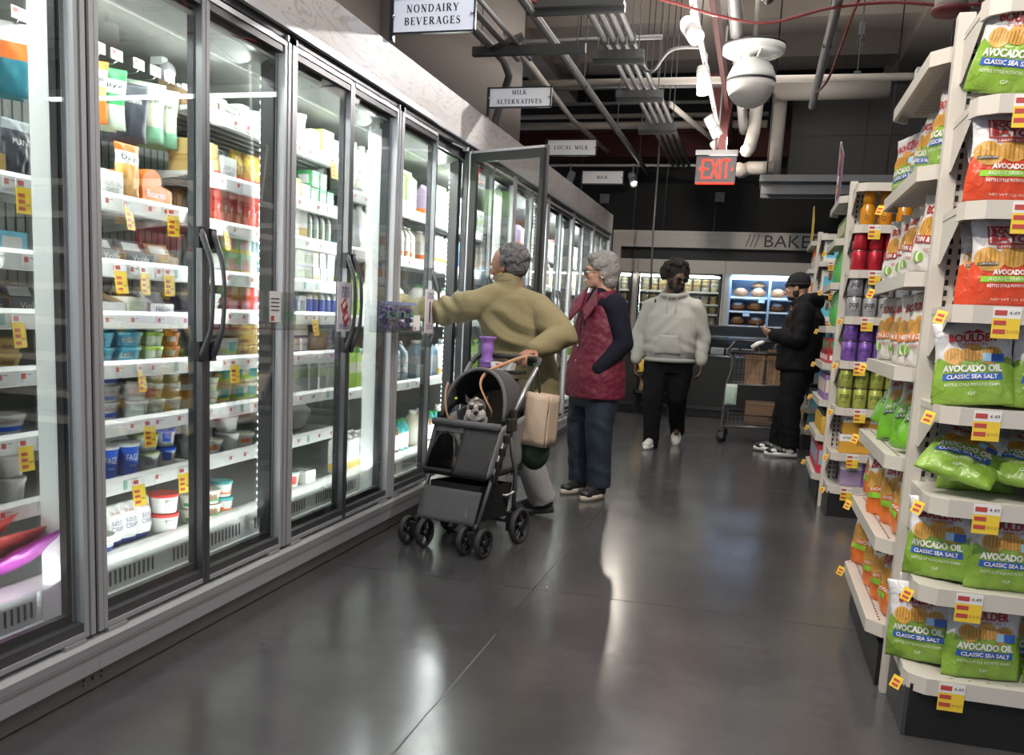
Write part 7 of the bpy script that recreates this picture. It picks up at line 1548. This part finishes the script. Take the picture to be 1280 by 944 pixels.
# ---------------------------------------------------------------- 3. the man in the pale grey hoodie walking
SKD = mat('skin_dark', (.105, .052, .034), .5, bump=.1, bscale=60); M = pose((-.785, 9.20, 0), math.radians(268))
HM = headm(xf(M, (.03, 0.01, 1.60)), math.radians(308), math.radians(4), 0)
J = dict(torso_skin=[(.90, 0, 0, .18, .13, 0), (1.1, 0, 0, .17, .13, 0), (1.27, 0, 0, .17, .10, 0), (1.37, 0, 0, .10, .07, 0)], neck=(0, 0, 1.50), shL=(0, .208, 1.345), elL=(-.04, .295, 1.07), wrL=(.03, .305, .83), shR=(0, -.208, 1.345), elR=(-.02, -.305, 1.07), wrR=(.06, -.305, .82),
    handL=((.2, .0, -1), (.1, -1, 0), 1, .55), handR=((.2, .0, -1), (.1, 1, 0), -1, .55), hipL=(0, .105, .86), knL=(.02, .10, .50), anL=(-.30, .09, .175), hipR=(0, -.105, .86), knR=(.13, -.11, .48), anR=(.14, -.10, .09), toeL=(1, .1, 0), toeR=(1, -.1, 0), headM=HM, hscale=1.08, jaw=1.15, hs=1.1)
hm = body_of('person', M, J, SKD, 'man in pale grey hoodie and black trousers walking toward the viewer')
HOD = mat('pale_grey_fleece', (.40, .40, .375), .9, bump=.15, bscale=160)
def hood(b):
    pts = [xf(M, (.115*math.cos(a)-.01, .115*math.sin(a), 1.465+.018*math.cos(a+PI))) for a in [2*PI*i/20 for i in range(20)]]; b.tube(pts, .026, BLK, n=12, closed=True)
    limb(b, [xf(M, (-.12, -.07, 1.46)), xf(M, (-.14, 0, 1.42)), xf(M, (-.12, .07, 1.46))], [.05, .06, .05]); limb(b, [xf(M, (0, -.195, 1.35)), xf(M, (0, 0, 1.425)), xf(M, (0, .195, 1.35))], [.072, .07, .072], n=18)
hd_ = tshape(hm, 'hoodie', M, J, [(.835, 0, 0, .205, .165, 0), (.86, 0, 0, .225, .185, 0), (.93, .01, 0, .25, .20, 0), (1.10, .01, 0, .25, .19, 0), (1.25, .0, 0, .235, .165, 0), (1.35, -.01, 0, .19, .125, 0), (1.43, -.01, 0, .12, .095, 0)], [.086, .080, .056], HOD, .010, ph=4, extra=hood)
b = MB(); sheet(b, [xf(M, (.20, -.125, .905)), xf(M, (.20, .125, .905)), xf(M, (.19, .085, 1.08)), xf(M, (.19, -.085, 1.08))], HOD, .014, 8, -.014, .004); b.build('pouch_pocket', hd_)
b = MB(); b.tube(catmull([xf(M, (.115, -.04, 1.45)), xf(M, (.155, -.045, 1.38)), xf(M, (.175, -.04, 1.28))], 4), .004, HOD, n=6); b.tube(catmull([xf(M, (.115, .04, 1.45)), xf(M, (.155, .045, 1.38)), xf(M, (.175, .04, 1.29))], 4), .004, HOD, n=6); b.build('drawstring', hd_)
b = MB(); pts = [xf(M, (.20*math.cos(a), .228*math.sin(a), .845)) for a in [2*PI*i/28 for i in range(28)]]; b.tube(pts, .022, HOD, n=8, closed=True); b.build('hem_band', hd_)
BTR = mat('black_jogger_cotton', (.008, .008, .009), .9, spec=.15, bump=.2, bscale=120)
trousers(hm, M, J, [.135, .122, .098, .084, .072], BTR, .006, 6, [(.72, 0, 0, .20, .16, 0), (.84, 0, 0, .215, .17, 0), (.93, 0, 0, .20, .16, 0)], 'joggers', cuff=.36)
WSH = mat('white_trainer', (.62, .61, .58), .5)
shoe(hm, xf(M, J['anR']), M.to_3x3() @ Vector(J['toeR']), WSH, WHI, .29, laces=WHI, high=True); shoe(hm, xf(M, J['anL']), M.to_3x3() @ Vector(J['toeL']), WSH, WHI, .29, pitch=.75, laces=WHI, high=True)
rr = random.Random(8); balls = [((-.03, 0, .065), (.108, .100, .092))]
for i in range(190):
    th = rr.uniform(0, 2*PI); z = rr.uniform(-.5, 1); q = math.sqrt(1-z*z); x, y = q*math.cos(th), q*math.sin(th)
    if x > .35 and z < .62: continue
    balls.append(((-.025+.118*x, .112*y, .062+.106*z), (.024, .024, .024)))
hair(hm, HM, balls, mat('black_curly_hair', (.010, .008, .007), .8, bump=1, bscale=70), 1.08, .007, .003, (110, 100, 60)); face_bits(hm, HM, 1.08, SKD, BLKP)
hair(hm, HM, [((.045, 0, -.075), (.050, .056, .034)), ((.012, .050, -.040), (.040, .022, .045)), ((.012, -.050, -.040), (.040, .022, .045)), ((.085, 0, -.043), (.010, .026, .006))], mat('black_beard', (.010, .008, .007), .8, bump=.8, bscale=90), 1.08, .006, .0015, (150, 140, 60), 'beard')
glasses(hm, HM, 1.08, BLKP, mat('dark_eye_disc', (.012, .010, .010), .15))  # dark discs in round frames across the eyes
b = MB(); b.ball(HM @ (Vector((-.004, -.082, -.030))*1.08), .006, CHROME, n=10, k=8); b.build('earring', hm)
e = MB(); e.tube(catmull([xf(M, (-.11, -.17, 1.40)), xf(M, (-.01, -.17, 1.428)), xf(M, (.07, -.165, 1.385))], 5), .014, BLKP, n=8, flat=.6); e.build('bag_strap', hm)
# ---------------------------------------------------------------- 4. the man in black with a phone
SKT = mat('skin_tan', (.42, .24, .17), .5, bump=.1, bscale=60); M = pose((.375, 9.30, 0), math.radians(176))
HM = headm(xf(M, (.055, 0, 1.565)), math.radians(172), math.radians(12), 0)
J = dict(torso_skin=[(.88, 0, 0, .16, .12, 0), (1.1, 0, 0, .15, .12, 0), (1.28, 0, 0, .17, .12, 0), (1.38, 0, 0, .13, .09, 0)], neck=(-.01, 0, 1.46), shL=(-.02, .20, 1.34), elL=(-.01, .26, 1.10), wrL=(.22, .13, 1.13), shR=(-.02, -.20, 1.34), elR=(.0, -.25, 1.10), wrR=(.22, -.09, 1.12),
    handL=((.85, -.25, .35), (.3, -.6, .6), 1, .7), handR=((.85, .35, .2), (.1, .5, .6), -1, .7), hipL=(-.03, .10, .84), knL=(.02, .13, .47), anL=(-.02, .16, .10), hipR=(-.03, -.10, .84), knR=(.06, -.12, .47), anR=(.10, -.14, .10), toeL=(1, .1, 0), toeR=(1, -.1, 0), headM=HM, hscale=1.04)
bm_ = body_of('person', M, J, SKT, 'man in black beanie and black jacket looking at a phone by the cart')
BJK = mat('black_shell_jacket', (.006, .006, .007), .7, spec=.15, bump=.2, bscale=60)
def bhood(b):
    limb(b, [xf(M, (-.06, -.10, 1.46)), xf(M, (-.12, 0, 1.45)), xf(M, (-.06, .10, 1.46))], [.065, .085, .065]); limb(b, [xf(M, (.05, -.09, 1.42)), xf(M, (-.03, -.10, 1.47))], [.045, .05]); limb(b, [xf(M, (.05, .09, 1.42)), xf(M, (-.03, .10, 1.47))], [.045, .05]); limb(b, [xf(M, (-.02, -.2, 1.33)), xf(M, (-.03, 0, 1.40)), xf(M, (-.02, .2, 1.33))], [.10, .10, .10], n=18)
jkt = tshape(bm_, 'jacket', M, J, [(.80, -.02, 0, .22, .185, 0), (.82, -.02, 0, .24, .20, 0), (.98, -.02, 0, .25, .205, 0), (1.15, -.03, 0, .25, .20, 0), (1.30, -.04, 0, .23, .175, 0), (1.39, -.04, 0, .15, .12, 0)], [.100, .092, .065], BJK, .0065, ph=7, extra=bhood)
trousers(bm_, M, J, [.125, .118, .105, .098, .088], mat('black_canvas', (.007, .007, .008), .85, spec=.15, bump=.3, bscale=70), .008, 8, [(.70, -.02, 0, .19, .15, 0), (.84, -.02, 0, .19, .15, 0)])
def panels(o, M_, k):
    b = MB(); 
    for sd in (-1, 1):
        for c, r in (((.125*k, sd*.028, -.040), (.040, .020, .020)), ((.0, sd*.030, -.035), (.040, .014, .022)), ((.045*k, sd*.034, -.02), (.02, .010, .03))): b.ball((0, 0, 0), r, WHI, n=12, k=8, M=M_ @ Matrix.Translation(c))
        b.tube([M_ @ Vector(p) for p in ((.03, sd*.047, -.035), (.06, sd*.049, -.045), (.11, sd*.046, -.022))], .004, BLKP, n=6)
    b.tube([M_ @ Vector((.0, .044*math.cos(a), .035+.0*math.sin(a))) + M_.to_3x3() @ Vector((.044*math.sin(a), 0, 0)) for a in [2*PI*i/16 for i in range(16)]], .008, WHI, n=6, closed=True); b.build('panel', o)
for s in 'LR': shoe(bm_, xf(M, J['an'+s]), M.to_3x3() @ Vector(J['toe'+s]), BLKP, WHI, .30, laces=WHI, high=True, extra=panels)
b = MB()
for c, r in (((-.020, 0, .052), (.104, .086, .088)), ((-.03, 0, .02), (.088, .084, .05))): b.ball((0, 0, 0), tuple(q*1.04 for q in r), BLK, n=20, k=12, M=HM @ Matrix.Translation(Vector(c)*1.04))
be = fuse(b, 'beanie', .006, 2, bm_, wr=lambda c: .0012*np.sin(320*c[:, 1]), m=mat('black_knit', (.010, .010, .011), .9, bump=.5, bscale=200))
b = MB(); b.tube([HM @ (Vector((-.010+.098*math.cos(a), .084*math.sin(a), .030+.018*math.cos(a)))*1.04) for a in [2*PI*i/28 for i in range(28)]], .013, mat('black_knit', (.010, .010, .011), .9), n=8, closed=True); b.build('cuff', be)
face_bits(bm_, HM, 1.04, SKT, BLKP)
hair(bm_, HM, [((.052, 0, -.078), (.042, .046, .024)), ((.01, .052, -.045), (.03, .018, .035)), ((.01, -.052, -.045), (.03, .018, .035))], mat('dark_beard', (.03, .02, .015), .8, bump=.8, bscale=90), 1.04, .006, .001, (150, 140, 60), 'beard')
b = MB(); I = Matrix.Translation(xf(M, (.335, .055, 1.175))) @ Matrix.Rotation(math.radians(176), 4, 'Z') @ Matrix.Rotation(-.75, 4, 'Y'); b.box((-.075, -.037, -.004), (.075, .037, .004), BLKP, M=I, bev=.003); o = b.build('mobile_phone'); c = MB(); c.box((-.070, -.033, .004), (.070, .033, .0052), mat('phone_screen', (.05, .06, .08), .1), M=I); c.build('screen', o); tag(o, 'black mobile phone held by the man in black', 'phone')
b = MB(); P = [xf(M, p) for p in ((.30, .12, 1.06), (.35, .12, 1.04), (.40, .11, 1.00))]; b.tube(P, [.016, .022, .024], WHI, n=12); o = b.build('white_bottle'); c = MB(); c.tube([P[0]+V3(.008, 0, .006), P[0]], [.012, .013], K('grey'), n=10); c.build('cap', o); tag(o, 'small white bottle lying on the cart rim under the hands of the man in black', 'bottle')
# ------------------------------------------------------------------ every label singles out its thing
seen = {}
for o in [o for o in bpy.data.objects if o.parent is None and o.get('label')]: seen.setdefault(o['label'], []).append(o)
for lb, L in seen.items():
    if len(L) > 1:
        L.sort(key=lambda o: (round(o.location.y, 2), round(o.location.z, 3)))
        for i, o in enumerate(L): o['label'] = f'{lb}, {ORD[min(i, 19)]}'+(' from the front' if len(lb.split()) < 12 else ' one')
